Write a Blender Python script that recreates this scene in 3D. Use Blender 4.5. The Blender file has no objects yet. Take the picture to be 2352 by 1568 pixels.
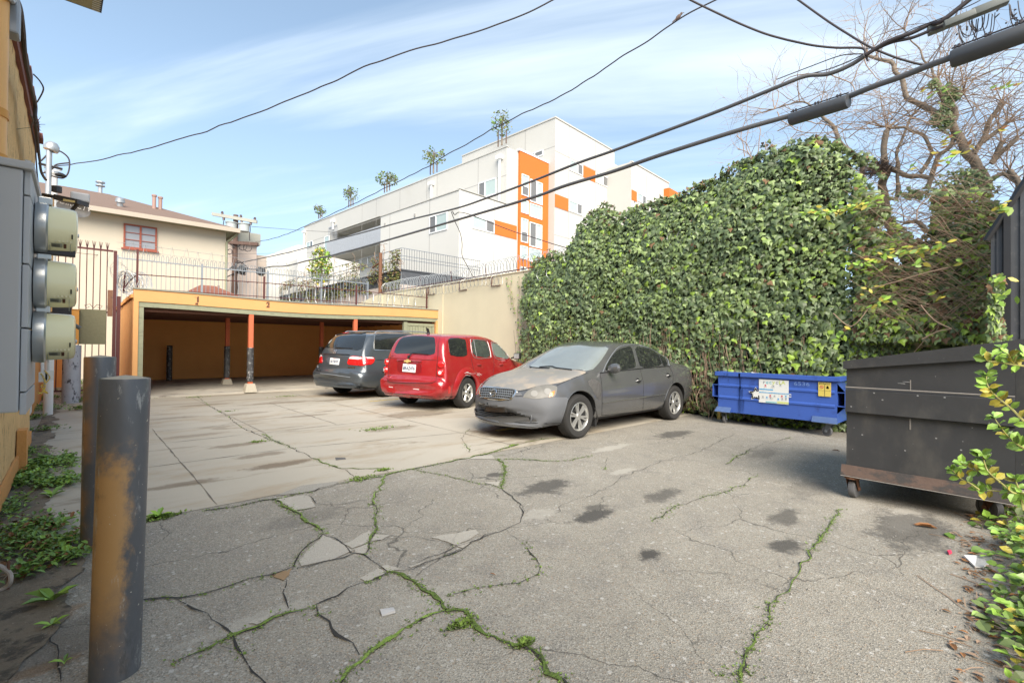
import bpy, bmesh, math, random
from mathutils import Vector, Matrix
from mathutils.bvhtree import BVHTree
from mathutils.noise import noise as pnoise
R_ = math.radians
rnd = random.Random(7)
S = bpy.context.scene
COL = S.collection
# ------------------------------------------------------------------ camera, sky, sun, exposure
CAMP = Vector((-9.544, -14.241, 1.35))
cd = bpy.data.cameras.new('camera'); cam = bpy.data.objects.new('camera', cd); COL.objects.link(cam); S.camera = cam
cd.sensor_width = 36; cd.lens = 36*1079/2352; cd.clip_end = 2000; cd.clip_start = .05
CROT = (Matrix.Rotation(R_(-42.83), 4, 'Z') @ Matrix.Rotation(R_(90.6), 4, 'X') @ Matrix.Rotation(R_(.6), 4, 'Z'))
cam.matrix_world = Matrix.Translation(CAMP) @ CROT
SUN_EL, SUN_AZ = 39, 242          # azimuth of the sun, degrees counter-clockwise from +X
W = bpy.data.worlds.new('World'); S.world = W; W.use_nodes = True
nt = W.node_tree; nt.nodes.clear()
def wn(t, **k):
    n = nt.nodes.new(t)
    for a, b in k.items(): setattr(n, a, b)
    return n
sky = wn('ShaderNodeTexSky', sky_type='NISHITA', sun_disc=False, sun_elevation=R_(SUN_EL), sun_rotation=R_(90-SUN_AZ), air_density=.9, dust_density=1.6, ozone_density=1.2, altitude=50)
tc = wn('ShaderNodeTexCoord'); sep = wn('ShaderNodeSeparateXYZ'); nt.links.new(tc.outputs['Generated'], sep.inputs[0])
mz = wn('ShaderNodeMath', operation='MAXIMUM'); nt.links.new(sep.outputs[2], mz.inputs[0]); mz.inputs[1].default_value = .0
ad = wn('ShaderNodeMath', operation='ADD'); nt.links.new(mz.outputs[0], ad.inputs[0]); ad.inputs[1].default_value = .12
dv = wn('ShaderNodeVectorMath', operation='DIVIDE'); nt.links.new(tc.outputs['Generated'], dv.inputs[0])
cb = wn('ShaderNodeCombineXYZ'); [nt.links.new(ad.outputs[0], cb.inputs[i]) for i in range(3)]; nt.links.new(cb.outputs[0], dv.inputs[1])
mp = wn('ShaderNodeMapping'); mp.inputs['Rotation'].default_value = (0, 0, 0); mp.inputs['Scale'].default_value = (.28, 1.5, 0); mp.inputs['Location'].default_value = (.3, 8.2, 0)
vr = wn('ShaderNodeVectorRotate', rotation_type='Z_AXIS'); vr.inputs['Angle'].default_value = R_(-124); nt.links.new(dv.outputs[0], vr.inputs['Vector']); nt.links.new(vr.outputs[0], mp.inputs[0])
nz = wn('ShaderNodeTexNoise'); nz.inputs['Scale'].default_value = 1.3; nz.inputs['Detail'].default_value = 7; nz.inputs['Roughness'].default_value = .52; nz.inputs['Distortion'].default_value = .35
nt.links.new(mp.outputs[0], nz.inputs['Vector'])
rp = wn('ShaderNodeMapRange', interpolation_type='SMOOTHSTEP'); rp.inputs['From Min'].default_value = .47; rp.inputs['From Max'].default_value = .78; rp.inputs['To Max'].default_value = .8
nt.links.new(nz.outputs[0], rp.inputs[0])
# thin high haze that whitens the sky towards the horizon
hz = wn('ShaderNodeMapRange', interpolation_type='SMOOTHSTEP'); hz.inputs['From Min'].default_value = -.05; hz.inputs['From Max'].default_value = .62; hz.inputs['To Min'].default_value = .8; hz.inputs['To Max'].default_value = .30
nt.links.new(sep.outputs[2], hz.inputs[0])
mxh = wn('ShaderNodeMix', data_type='RGBA'); nt.links.new(hz.outputs[0], mxh.inputs[0]); nt.links.new(sky.outputs[0], mxh.inputs[6]); mxh.inputs[7].default_value = (5.0, 7.1, 9.4, 1)
mx = wn('ShaderNodeMix', data_type='RGBA'); nt.links.new(rp.outputs[0], mx.inputs[0]); nt.links.new(mxh.outputs[2], mx.inputs[6]); mx.inputs[7].default_value = (7.2, 8.1, 8.9, 1)
bg = wn('ShaderNodeBackground'); bg.inputs[1].default_value = .069; nt.links.new(mx.outputs[2], bg.inputs[0])
wo = wn('ShaderNodeOutputWorld'); nt.links.new(bg.outputs[0], wo.inputs[0])
sd = bpy.data.lights.new('sun', 'SUN'); sd.energy = 2.9; sd.angle = R_(45); sd.color = (1, .915, .79)
sun = bpy.data.objects.new('sun', sd); COL.objects.link(sun); sun.location = (0, 0, 40)
_d = Vector((math.cos(R_(SUN_AZ))*math.cos(R_(SUN_EL)), math.sin(R_(SUN_AZ))*math.cos(R_(SUN_EL)), math.sin(R_(SUN_EL))))
sun.rotation_euler = _d.to_track_quat('Z', 'Y').to_euler()
S.view_settings.view_transform = 'Standard'; S.view_settings.look = 'None'; S.view_settings.gamma = 1; S.view_settings.exposure = 1.3
S.cycles.max_bounces = 8; S.cycles.diffuse_bounces = 6; S.cycles.glossy_bounces = 3; S.cycles.transparent_max_bounces = 8
S.cycles.use_denoising = True
# ------------------------------------------------------------------ where things of the photograph stand
ZT = {0:(0,0,1/.9408),1:(0,0,2.8),2:(0,350,2.24),3:(0,900,2.044),4:(250,500,3.135),5:(600,550,3.92),6:(700,250,3.485),7:(1150,250,3.485),8:(750,770,4.276),9:(1130,800,3.92),10:(1250,300,2.412),11:(1800,0,3.136),12:(1900,350,3.137),13:(1700,850,5.6),14:(2030,800,3.136),15:(2150,1200,3.357),16:(500,1050,2.541),17:(0,0,3.408),18:(60,420,5.6),19:(80,680,4.612),20:(480,500,6.03)}
CR3 = CROT.to_3x3()
def ray(n, x, y):
    o = ZT[n]; X = o[0]+x/o[2]; Y = o[1]+y/o[2]
    if n: X *= .9408; Y *= .9408
    else: X, Y = x, y
    return CR3 @ Vector(((X-1176)/1079, -(Y-784)/1079, -1))
def G(n, x, y, h=0.):
    d = ray(n, x, y); return CAMP+d*((h-CAMP.z)/d.z)
def PA(n, x, y, a):
    d = ray(n, x, y); return CAMP+d*((a-CAMP.x)/d.x)
def PB(n, x, y, b):
    d = ray(n, x, y); return CAMP+d*((b-CAMP.y)/d.y)
def PD(n, x, y, D):
    return CAMP+ray(n, x, y)*D
# ------------------------------------------------------------------ materials
MATS = {}
def _n(t, ty, **k):
    n = t.nodes.new(ty)
    for a, b in k.items(): setattr(n, a, b)
    return n
def c4(c): return (c[0], c[1], c[2], 1)
def mixc(t, f, a, b, bt='MIX'):
    m = _n(t, 'ShaderNodeMix', data_type='RGBA', blend_type=bt)
    for i, v in ((0, f), (6, a), (7, b)):
        if isinstance(v, (int, float)): m.inputs[i].default_value = v
        elif isinstance(v, tuple): m.inputs[i].default_value = c4(v)
        else: t.links.new(v, m.inputs[i])
    return m.outputs[2]
def noi(t, scale, detail=4, rough=.55, vec=None, dist=0, sc=None):
    n = _n(t, 'ShaderNodeTexNoise'); n.inputs['Scale'].default_value = scale; n.inputs['Detail'].default_value = detail; n.inputs['Roughness'].default_value = rough; n.inputs['Distortion'].default_value = dist
    if vec is None: vec = _n(t, 'ShaderNodeTexCoord').outputs['Object']
    if sc:
        m = _n(t, 'ShaderNodeMapping'); m.inputs['Scale'].default_value = sc; t.links.new(vec, m.inputs[0]); vec = m.outputs[0]
    t.links.new(vec, n.inputs['Vector']); return n.outputs[0]
def rng(t, v, a, b, c=0., d=1.):
    m = _n(t, 'ShaderNodeMapRange', interpolation_type='SMOOTHSTEP'); t.links.new(v, m.inputs[0])
    for i, x in enumerate((a, b, c, d)): m.inputs[i+1].default_value = x
    return m.outputs[0]
def mth(t, op, a, b=None):
    m = _n(t, 'ShaderNodeMath', operation=op)
    for i, v in enumerate((a, b)):
        if v is None: continue
        if isinstance(v, (int, float)): m.inputs[i].default_value = v
        else: t.links.new(v, m.inputs[i])
    return m.outputs[0]
def newmat(name):
    m = bpy.data.materials.new(name); m.use_nodes = True; t = m.node_tree; t.nodes.clear()
    p = _n(t, 'ShaderNodeBsdfPrincipled'); o = _n(t, 'ShaderNodeOutputMaterial'); t.links.new(p.outputs[0], o.inputs[0]); MATS[name] = m
    return m, t, p
def bump(t, p, v, s=.3, d=.01):
    b = _n(t, 'ShaderNodeBump'); b.inputs['Strength'].default_value = s; b.inputs['Distance'].default_value = d; t.links.new(v, b.inputs['Height']); t.links.new(b.outputs[0], p.inputs['Normal'])
def M(name, col, rough=.8, var=.25, scale=3., metal=0., bmp=0., bs=60., c2=None, c2s=3., c2r=(.55, .7), c2sc=None, c3=None, c3s=20., c3r=(.6, .68), spec=.5, coat=0., isl=0., bd=.01, c2rough=None, vsc=None):
    m, t, p = newmat(name)
    c = mixc(t, noi(t, scale, 6, .6, sc=vsc), tuple(x*(1-var) for x in col), tuple(min(1, x*(1+var)) for x in col))
    if c2:
        f = rng(t, noi(t, c2s, 6, .65, sc=c2sc), *c2r); c = mixc(t, f, c, c2)
        if c2rough is not None:
            r = _n(t, 'ShaderNodeMix', data_type='FLOAT'); t.links.new(f, r.inputs[0]); r.inputs[2].default_value = rough; r.inputs[3].default_value = c2rough; t.links.new(r.outputs[0], p.inputs['Roughness'])
    if c3: c = mixc(t, rng(t, noi(t, c3s, 5, .6), *c3r), c, c3)
    if isl:
        g = _n(t, 'ShaderNodeNewGeometry'); h = _n(t, 'ShaderNodeHueSaturation'); t.links.new(c, h.inputs['Color'])
        t.links.new(rng(t, g.outputs['Random Per Island'], 0, 1, 1-isl, 1+isl), h.inputs['Value']); c = h.outputs[0]
    t.links.new(c, p.inputs['Base Color'])
    if not (c2 and c2rough is not None): p.inputs['Roughness'].default_value = rough
    p.inputs['Metallic'].default_value = metal; p.inputs['Specular IOR Level'].default_value = spec; p.inputs['Coat Weight'].default_value = coat
    if coat: p.inputs['Coat Roughness'].default_value = .04
    if bmp: bump(t, p, noi(t, bs, 6, .65), bmp, bd)
    return m
# ------------------------------------------------------------------ mesh building
ROOTM = {}
class MB:
    def __init__(s): s.v = []; s.f = []; s.m = []
    def add(s, vs, fs, mi=0):
        o = len(s.v); s.v += [tuple(x) for x in vs]; s.f += [tuple(i+o for i in f) for f in fs]; s.m += [mi]*len(fs); return s
    def box(s, a, b, mi=0):
        x0, y0, z0 = [min(a[i], b[i]) for i in range(3)]; x1, y1, z1 = [max(a[i], b[i]) for i in range(3)]
        return s.add([(x0,y0,z0),(x1,y0,z0),(x1,y1,z0),(x0,y1,z0),(x0,y0,z1),(x1,y0,z1),(x1,y1,z1),(x0,y1,z1)], [(0,3,2,1),(4,5,6,7),(0,1,5,4),(1,2,6,5),(2,3,7,6),(3,0,4,7)], mi)
    def bevbox(s, a, b, r=.01, mi=0):
        bm = bmesh.new(); t = MB().box(a, b); vs = [bm.verts.new(v) for v in t.v]; [bm.faces.new([vs[i] for i in f]) for f in t.f]
        bmesh.ops.bevel(bm, geom=bm.edges[:]+bm.verts[:], offset=r, segments=2, profile=.6, affect='EDGES')
        bm.verts.index_update(); s.add([v.co[:] for v in bm.verts], [[v.index for v in f.verts] for f in bm.faces], mi); bm.free(); return s
    def quad(s, *p, mi=0): return s.add(p, [tuple(range(len(p)))], mi)
    def prism(s, poly, axis, lo, hi, mi=0):
        # poly in the two other axes (in order); extruded along axis
        n = len(poly); vs = []
        for t in (lo, hi):
            for (p, q) in poly: vs.append({'x': (t, p, q), 'y': (p, t, q), 'z': (p, q, t)}[axis])
        fs = [tuple(range(n))[::-1], tuple(range(n, 2*n))]+[(i, (i+1) % n, n+(i+1) % n, n+i) for i in range(n)]
        return s.add(vs, fs, mi)
    def tube(s, pts, r, n=6, mi=0, cap=True, taper=None):
        pts = [Vector(p) for p in pts]; L = len(pts)
        if L < 2: return s
        rs = r if isinstance(r, (list, tuple)) else [r]*L
        t0 = (pts[1]-pts[0]).normalized(); ref = Vector((0, 0, 1)) if abs(t0.z) < .9 else Vector((1, 0, 0))
        nrm = t0.cross(ref).normalized(); vs = []
        for i, p in enumerate(pts):
            t = (pts[min(i+1, L-1)]-pts[max(i-1, 0)]); t = t.normalized() if t.length > 1e-9 else t0
            nrm = (nrm-t*nrm.dot(t)); nrm = nrm.normalized() if nrm.length > 1e-6 else t.orthogonal().normalized(); b = t.cross(nrm)
            for k in range(n):
                a = 2*math.pi*k/n; vs.append(p+(nrm*math.cos(a)+b*math.sin(a))*rs[i])
        fs = []
        for i in range(L-1):
            for k in range(n): fs.append((i*n+k, i*n+(k+1) % n, (i+1)*n+(k+1) % n, (i+1)*n+k))
        if cap: fs += [tuple(range(n))[::-1], tuple((L-1)*n+k for k in range(n))]
        return s.add(vs, fs, mi)
    def lathe(s, prof, c, ax, n=24, mi=0):
        ax = Vector(ax).normalized(); e1 = ax.orthogonal().normalized(); e2 = ax.cross(e1); c = Vector(c); vs = []; m = len(prof)
        for k in range(n):
            a = 2*math.pi*k/n; d = e1*math.cos(a)+e2*math.sin(a)
            vs += [c+ax*h+d*r for (r, h) in prof]
        fs = [(k*m+i, ((k+1) % n)*m+i, ((k+1) % n)*m+i+1, k*m+i+1) for k in range(n) for i in range(m-1)]
        return s.add(vs, fs, mi)
    def build(s, name, mats, parent=None, smooth=False, loc=None, local=False, sharp=35, **tags):
        me = bpy.data.meshes.new(name); v = s.v
        off = Vector((0, 0, 0))
        if parent is not None and not local:
            mi_ = ROOTM.get(parent.name, Matrix.Identity(4)).inverted(); v = [tuple(mi_ @ Vector(p)) for p in v]
        if loc is not None: v = [(p[0]-loc[0], p[1]-loc[1], p[2]-loc[2]) for p in v]
        me.from_pydata(v, [], s.f)
        for m in (mats if isinstance(mats, (list, tuple)) else [mats]): me.materials.append(MATS[m] if isinstance(m, str) else m)
        me.polygons.foreach_set('material_index', s.m)
        if smooth:
            me.polygons.foreach_set('use_smooth', [True]*len(me.polygons))
            if sharp < 180: me.set_sharp_from_angle(angle=R_(sharp))
        me.update(); o = bpy.data.objects.new(name, me); COL.objects.link(o)
        if parent is not None: o.parent = parent
        if loc is not None: o.location = loc
        if parent is None: ROOTM[o.name] = Matrix.Translation(loc or (0, 0, 0))
        else: ROOTM[o.name] = ROOTM.get(parent.name, Matrix.Identity(4))
        for k, x in tags.items(): o[k] = x
        return o
def thing(name, label, cat, loc=(0, 0, 0), rz=0., group=None):
    o = bpy.data.objects.new(name, None); COL.objects.link(o); o.location = loc; o.rotation_euler = (0, 0, rz); o.empty_display_size = .2
    ROOTM[o.name] = Matrix.Translation(loc) @ Matrix.Rotation(rz, 4, 'Z')
    o['label'] = label; o['category'] = cat
    if group: o['group'] = group
    return o
def copy_tree(src, loc, rz, label, parent=None):
    c = src.copy(); COL.objects.link(c)
    if parent is None: c.location = loc; c.rotation_euler = (0, 0, rz); c['label'] = label; ROOTM[c.name] = Matrix.Translation(loc) @ Matrix.Rotation(rz, 4, 'Z')
    else: c.parent = parent
    for ch in list(src.children): copy_tree(ch, None, None, None, c)
    return c
def text_mb(txt, size, origin, right, up, depth=.002, mi=0, mb=None, center=True, sx=1., bold=0.):
    cu = bpy.data.curves.new('t', 'FONT'); cu.body = txt; cu.size = size; cu.extrude = 0; cu.offset = bold; cu.resolution_u = 3
    if center: cu.align_x = 'CENTER'; cu.align_y = 'CENTER'
    o = bpy.data.objects.new('t', cu); COL.objects.link(o); dg = bpy.context.evaluated_depsgraph_get(); dg.update()
    me = bpy.data.meshes.new_from_object(o.evaluated_get(dg)); mb = mb or MB(); origin = Vector(origin); right = Vector(right).normalized(); up = Vector(up).normalized(); nn = right.cross(up)
    mb.add([origin+right*v.co.x*sx+up*v.co.y+nn*depth for v in me.vertices], [tuple(p.vertices) for p in me.polygons], mi)
    bpy.data.objects.remove(o); bpy.data.curves.remove(cu); bpy.data.meshes.remove(me); return mb
def catmull(pts, k=6):
    pts = [Vector(p) for p in pts]; out = []
    for i in range(len(pts)-1):
        p0 = pts[max(i-1, 0)]; p1 = pts[i]; p2 = pts[i+1]; p3 = pts[min(i+2, len(pts)-1)]
        for j in range(k):
            t = j/k; out.append(.5*((2*p1)+(p2-p0)*t+(2*p0-5*p1+4*p2-p3)*t*t+(3*p1-p0-3*p2+p3)*t**3))
    out.append(pts[-1]); return out
# ------------------------------------------------------------------ materials of the place
M('stucco_orange', (.66, .32, .10), .9, .14, 1.5, bmp=.5, bs=45, c2=(.50, .22, .07), c2s=1.6, c2r=(.55, .8))
M('stucco_orange_light', (.64, .335, .13), .9, .08, 2., bmp=.35, bs=60, c2=(.62, .30, .1), c2s=2.2, c2r=(.6, .85))
M('stucco_orange_inside', (.92, .44, .14), .9, .1, 2., bmp=.25, bs=60)  # same orange paint, colour raised to stand in for light inside
M('orange_paint', (.62, .28, .05), .55, .08, 2.)
M('trim_green', (.26, .27, .18), .8, .2, 9, c2=(.14, .13, .1), c2s=5, c2sc=(1, 6, 6), bmp=.2, bs=30)
M('roof_edge', (.25, .25, .2), .8, .2, 6)
M('dark_wood', (.12, .05, .03), .9)
M('post_red', (.55, .13, .055), .7, .15, 8, c2=(.38, .08, .04), c2s=14)
M('footing', (.42, .38, .3), .95, .15, 12, bmp=.4)
M('rust_red', (.09, .022, .02), .65, .3, 30)
M('rust', (.19, .09, .05), .85, .3, 20, c2=(.09, .06, .05), c2s=14)
M('steel_grey', (.26, .28, .30), .45, .15, 9, metal=.35)
M('galv', (.42, .43, .43), .4, .2, 9, metal=.6)
M('pole_grey', (.34, .36, .4), .55, .18, 8, c2=(.06, .06, .07), c2s=9, c2r=(.56, .64), c2sc=(1, 1, .45))
M('cable_black', (.045, .036, .038), .6, .2)
M('cable_grey', (.10, .098, .10), .5, .2)
M('black_plastic', (.025, .025, .027), .45, .2)
M('cream_stucco', (.68, .6, .42), .92, .09, 1.3, bmp=.3, bs=50, c2=(.52, .46, .33), c2s=1.2, c2r=(.6, .9), c2sc=(3, 3, .5))
M('house_cream', (.52, .465, .37), .92, .06, 1.2, bmp=.2, bs=50, c2=(.55, .48, .38), c2s=1., c2r=(.5, .85), c2sc=(4, 4, .4))
M('house_pink', (.55, .46, .40), .92, .06, 1.2)
M('rubble', (.3, .28, .25), .95, .3, 9)
M('stucco_white', (.61, .595, .55), .9, .035, .5, bmp=.12, bs=30, c2=(.60, .58, .53), c2s=.45, c2r=(.5, .85))
M('stucco_grey', (.54, .525, .485), .9, .05, .5, bmp=.12, bs=30, c2=(.50, .48, .435), c2s=.4, c2r=(.5, .85))
M('orange_panel', (.60, .15, .02), .75, .05, 1.)
M('orange_panel_pale', (.82, .30, .07), .75, .05, 1.)
M('white_frame', (.85, .85, .84), .5, .02)
M('joint_grey', (.33, .32, .3), .9, .05)
M('glass_blind', (.42, .50, .47), .12, .06, 3., spec=.8)
M('glass_dark', (.10, .11, .11), .1, .15, 2., spec=.8)
M('screen_dark', (.17, .17, .17), .55, .1, 40)
M('window_grey', (.25, .26, .28), .25, .15, 2., spec=.7)
M('redwood', (.27, .07, .04), .7, .2, 8)
M('shingle', (.19, .13, .10), .95, .22, 30, c2=(.17, .1, .075), c2s=6, c2sc=(1, 1, 6), bmp=.4, bs=25)
M('shingle_red', (.27, .11, .075), .95, .22, 30, bmp=.4, bs=25)
M('white_paint', (.72, .71, .67), .7, .05)
M('pipe_clay', (.36, .23, .19), .8, .1)
M('pole_wood', (.12, .075, .06), .95, .3, 12, c2=(.2, .15, .12), c2s=8, c2sc=(1, 1, .1))
M('timber_grey', (.37, .37, .32), .9, .15, 9)
M('insulator', (.09, .05, .05), .35)
M('transformer', (.42, .45, .44), .5, .12, 6)
M('fence_dark', (.075, .078, .085), .5, .2, 5, c2=(.12, .12, .12), c2s=10)
M('railing_grey', (.36, .38, .41), .5, .1, 4)
M('bark', (.25, .205, .16), .95, .3, 9, bmp=.6, bs=35, c2=(.13, .1, .08), c2s=12)
M('twig', (.33, .23, .16), .9, .3, 5)
M('twig_dark', (.13, .09, .075), .9, .3, 5)
M('ivy_dark', (.125, .17, .075), .42, .25, 2.5, isl=.35, spec=.45)
M('ivy_mid', (.185, .25, .085), .42, .25, 2.5, isl=.35, spec=.45)
M('ivy_light', (.27, .40, .05), .45, .25, 3., isl=.25)
M('ivy_brown', (.16, .09, .045), .8, .3, 9, isl=.3)
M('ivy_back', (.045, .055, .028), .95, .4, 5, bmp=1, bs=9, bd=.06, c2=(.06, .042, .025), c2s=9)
M('leaf_yellow', (.42, .36, .05), .5, .25, 9, isl=.3)
M('leaf_green', (.15, .26, .05), .5, .25, 5, isl=.35)
M('leaf_fresh', (.24, .40, .06), .45, .2, 5, isl=.3)
M('leaf_olive', (.15, .165, .045), .55, .25, 5, isl=.35)
M('leaf_dry', (.26, .12, .045), .8, .3, 9, isl=.3)
M('moss', (.19, .29, .05), .9, .4, 40, isl=.35, bmp=1, bs=120, c2=(.08, .10, .03), c2s=50, c2r=(.5, .62))
M('meter_box', (.40, .41, .42), .5, .06, 2, c2=(.27, .25, .23), c2s=38, c2r=(.72, .76), bmp=.05, bs=8)
M('meter_ring', (.45, .46, .45), .3, .1, 9, metal=.7)
M('dirt_black', (.22, .18, .13), .95, .45, 12, bmp=1, bs=60, c2=(.08, .07, .055), c2s=6, c2r=(.5, .62), c3=(.4, .36, .3), c3s=70, c3r=(.64, .70))
M('crack', (.035, .033, .03), .95, .3, 20)
M('seam', (.16, .14, .12), .95, .2, 20)
M('paper', (.72, .72, .7), .8, .05)
M('pink', (.7, .05, .12), .6)
M('yellow_paint', (.62, .42, .06), .7, .25, 12, c2=(.36, .32, .25), c2s=30, c2r=(.5, .6))
M('brick_pale', (.5, .42, .35), .95)
# bollard steel: worn dark paint over older yellow, with pale scrapes
def boll(name, yellow):
    m, t, p = newmat(name)
    c = mixc(t, noi(t, 5, 6, .65, sc=(1, 1, .5)), (.05, .054, .062), (.15, .155, .165))
    co = _n(t, 'ShaderNodeTexCoord'); s = _n(t, 'ShaderNodeSeparateXYZ'); t.links.new(co.outputs['Object'], s.inputs[0])
    side = mth(t, 'ADD', mth(t, 'MULTIPLY', s.outputs[0], -.85), mth(t, 'MULTIPLY', s.outputs[1], -.3))
    if yellow:
        v = mth(t, 'ADD', side, mth(t, 'MULTIPLY', mth(t, 'SUBTRACT', noi(t, 9, 9, .72, sc=(1, 1, .6)), .5), .16))
        zn = mth(t, 'ADD', s.outputs[2], mth(t, 'MULTIPLY', mth(t, 'SUBTRACT', noi(t, 7, 9, .75), .5), .5)); zz = mth(t, 'MULTIPLY', mth(t, 'MULTIPLY', rng(t, zn, .0, .45), rng(t, zn, .97, .80)), .65)
        f = mth(t, 'MULTIPLY', rng(t, v, -.012, .03), zz); c = mixc(t, f, c, (.60, .33, .10))
    else:
        f = mth(t, 'MULTIPLY', rng(t, side, .035, .085), rng(t, noi(t, 3, 4), .4, .6)); c = mixc(t, f, c, (.34, .17, .07))
    sc = rng(t, noi(t, 14, 8, .75, sc=(1.3, 1.3, .35)), .57, .68); c = mixc(t, mth(t, 'MULTIPLY', sc, .6), c, (.45, .45, .43)); dk = rng(t, noi(t, 7, 7, .7, sc=(1.2, 1.2, .4)), .56, .68); c = mixc(t, mth(t, 'MULTIPLY', dk, .6), c, (.05, .05, .05))
    sp = rng(t, noi(t, 60, 3, .5), .70, .73); c = mixc(t, sp, c, (.5, .48, .4))
    t.links.new(c, p.inputs['Base Color']); p.inputs['Roughness'].default_value = .42; p.inputs['Specular IOR Level'].default_value = .5
    bump(t, p, noi(t, 14, 5, .6), .12, .01)
boll('bollard_yellow', True); boll('bollard_dark', False)
# meter glass: cloudy yellowish polycarbonate
m, t, p = newmat('meter_glass'); p.inputs['Base Color'].default_value = (.86, .80, .50, 1); p.inputs['Roughness'].default_value = .12; p.inputs['Transmission Weight'].default_value = .12; p.inputs['IOR'].default_value = 1.45
m, t, p = newmat('meter_inside'); p.inputs['Base Color'].default_value = (.6, .56, .36, 1); p.inputs['Roughness'].default_value = .5
# ------------------------------------------------------------------ ground
SP_A = [(0,1255,1118,.42,.22,.8),(0,1135,1090,.16,.1,.8),(0,1365,1182,.3,.12,.9),(0,1372,1165,.15,.1,.7),(0,1490,1272,.14,.09,.95),(0,1805,1252,.19,.12,.85),(0,1800,1187,.3,.12,.7),(0,1550,997,.6,.2,.75),(0,1525,1137,.35,.13,.7),(0,1750,1040,.5,.2,.4),(0,2090,1215,.65,.3,.7),(0,1860,1120,.5,.2,.35),(0,700,1190,.4,.2,.3)]  # dark spots; the long one by the black dumpster is painted shade
SP_L = [(0,2080,1190,.5,.14,.65),(0,1405,1028,.5,.12,.7),(0,1430,1082,.3,.08,.6),(0,1240,1180,.25,.12,.5),(0,960,1390,.3,.2,.3),(0,590,1420,.35,.07,.5),(0,1960,1170,.5,.12,.3)]
def spots(t, lst, vec, amp=.55, ns=7.):
    nv = noi(t, ns, 8, .78, vec=vec); nv = mth(t, 'MULTIPLY', mth(t, 'SUBTRACT', nv, .5), amp*5); tot = None
    for (n, x, y, ra, rb, st) in lst:
        g = G(n, x, y); mp_ = _n(t, 'ShaderNodeMapping', vector_type='POINT'); mp_.inputs['Location'].default_value = (-g.x/ra, -g.y/rb, 0); mp_.inputs['Scale'].default_value = (1/ra, 1/rb, 0)
        t.links.new(vec, mp_.inputs[0]); l = _n(t, 'ShaderNodeVectorMath', operation='LENGTH'); t.links.new(mp_.outputs[0], l.inputs[0])
        f = rng(t, mth(t, 'ADD', l.outputs['Value'], nv), 1.0, .5, 0, st); tot = f if tot is None else mth(t, 'MAXIMUM', tot, f)
    return tot
def asphalt(name, base=None, stains_and_shade=True):
    m, t, p = newmat(name)
    vec = _n(t, 'ShaderNodeTexCoord').outputs['Object']
    c = mixc(t, noi(t, .7, 8, .7, vec=vec), (.225, .205, .166), (.37, .342, .285)); c = mixc(t, rng(t, noi(t, 1.9, 8, .72, vec=vec, dist=.6), .52, .68, 0, .45), c, (.40, .375, .32)); c = mixc(t, rng(t, noi(t, 1.1, 8, .72, vec=vec, dist=.4), .40, .30, 0, .5), c, (.13, .12, .105))
    c = mixc(t, rng(t, noi(t, 3.3, 5, .6, vec=vec), .45, .72, 0, .4), c, (.17, .16, .148))
    vo = _n(t, 'ShaderNodeTexVoronoi'); vo.inputs['Scale'].default_value = 150; t.links.new(vec, vo.inputs['Vector'])
    cs = _n(t, 'ShaderNodeSeparateColor'); t.links.new(vo.outputs['Color'], cs.inputs[0])
    c = mixc(t, rng(t, cs.outputs[0], .62, .95, 0, .5), c, (.52, .49, .43))
    c = mixc(t, rng(t, cs.outputs[1], .66, .95, 0, .5), c, (.08, .075, .068))
    c = mixc(t, rng(t, cs.outputs[2], .90, .97, 0, .6), c, (.34, .25, .17))
    v2 = _n(t, 'ShaderNodeTexVoronoi'); v2.inputs['Scale'].default_value = 38; t.links.new(vec, v2.inputs['Vector']); cs2 = _n(t, 'ShaderNodeSeparateColor'); t.links.new(v2.outputs['Color'], cs2.inputs[0])
    c = mixc(t, mth(t, 'MULTIPLY', rng(t, cs2.outputs[0], .94, .97), rng(t, v2.outputs['Distance'], .5, .3)), c, (.46, .44, .40))
    nz_ = _n(t, 'ShaderNodeTexNoise'); nz_.inputs['Scale'].default_value = 2.2; nz_.inputs['Detail'].default_value = 6; t.links.new(vec, nz_.inputs['Vector']); wv = _n(t, 'ShaderNodeVectorMath', operation='MULTIPLY_ADD'); t.links.new(nz_.outputs['Color'], wv.inputs[0]); wv.inputs[1].default_value = (.55, .55, 0); t.links.new(vec, wv.inputs[2])
    v3 = _n(t, 'ShaderNodeTexVoronoi', feature='DISTANCE_TO_EDGE'); v3.inputs['Scale'].default_value = .95; t.links.new(wv.outputs[0], v3.inputs['Vector']); v3.inputs['Randomness'].default_value = 1
    hc = mth(t, 'MULTIPLY', rng(t, v3.outputs['Distance'], .007, .001), rng(t, noi(t, .6, 4, .6, vec=vec), .46, .56, 0, .75)); c = mixc(t, hc, c, (.07, .065, .055))
    if base: c = mixc(t, .62, c, base)
    if stains_and_shade: c = mixc(t, spots(t, [(0,60,1440,.16,.07,.7),(0,110,1530,.14,.05,.6),(0,40,1350,.12,.08,.7),(0,150,1400,.09,.05,.5)], vec, .6, 8.), c, (.26, .145, .06)); c = mixc(t, spots(t, [(0,100,1480,.30,.30,.55),(0,160,1330,.12,.2,.4)], vec, .3, 5.), c, (.10, .09, .075)); c = mixc(t, spots(t, SP_L, vec), c, (.46, .43, .37)); c = mixc(t, spots(t, SP_A, vec, .5, 6.), c, (.06, .056, .05))
    t.links.new(c, p.inputs['Base Color']); p.inputs['Roughness'].default_value = .88
    bump(t, p, mth(t, 'ADD', vo.outputs['Distance'], mth(t, 'MULTIPLY', noi(t, 18, 5, .6, vec=vec), .8)), .55, .006)
asphalt('asphalt'); asphalt('patch_light', (.50, .465, .40), False); asphalt('patch_grey', (.36, .34, .295), False)
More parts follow.
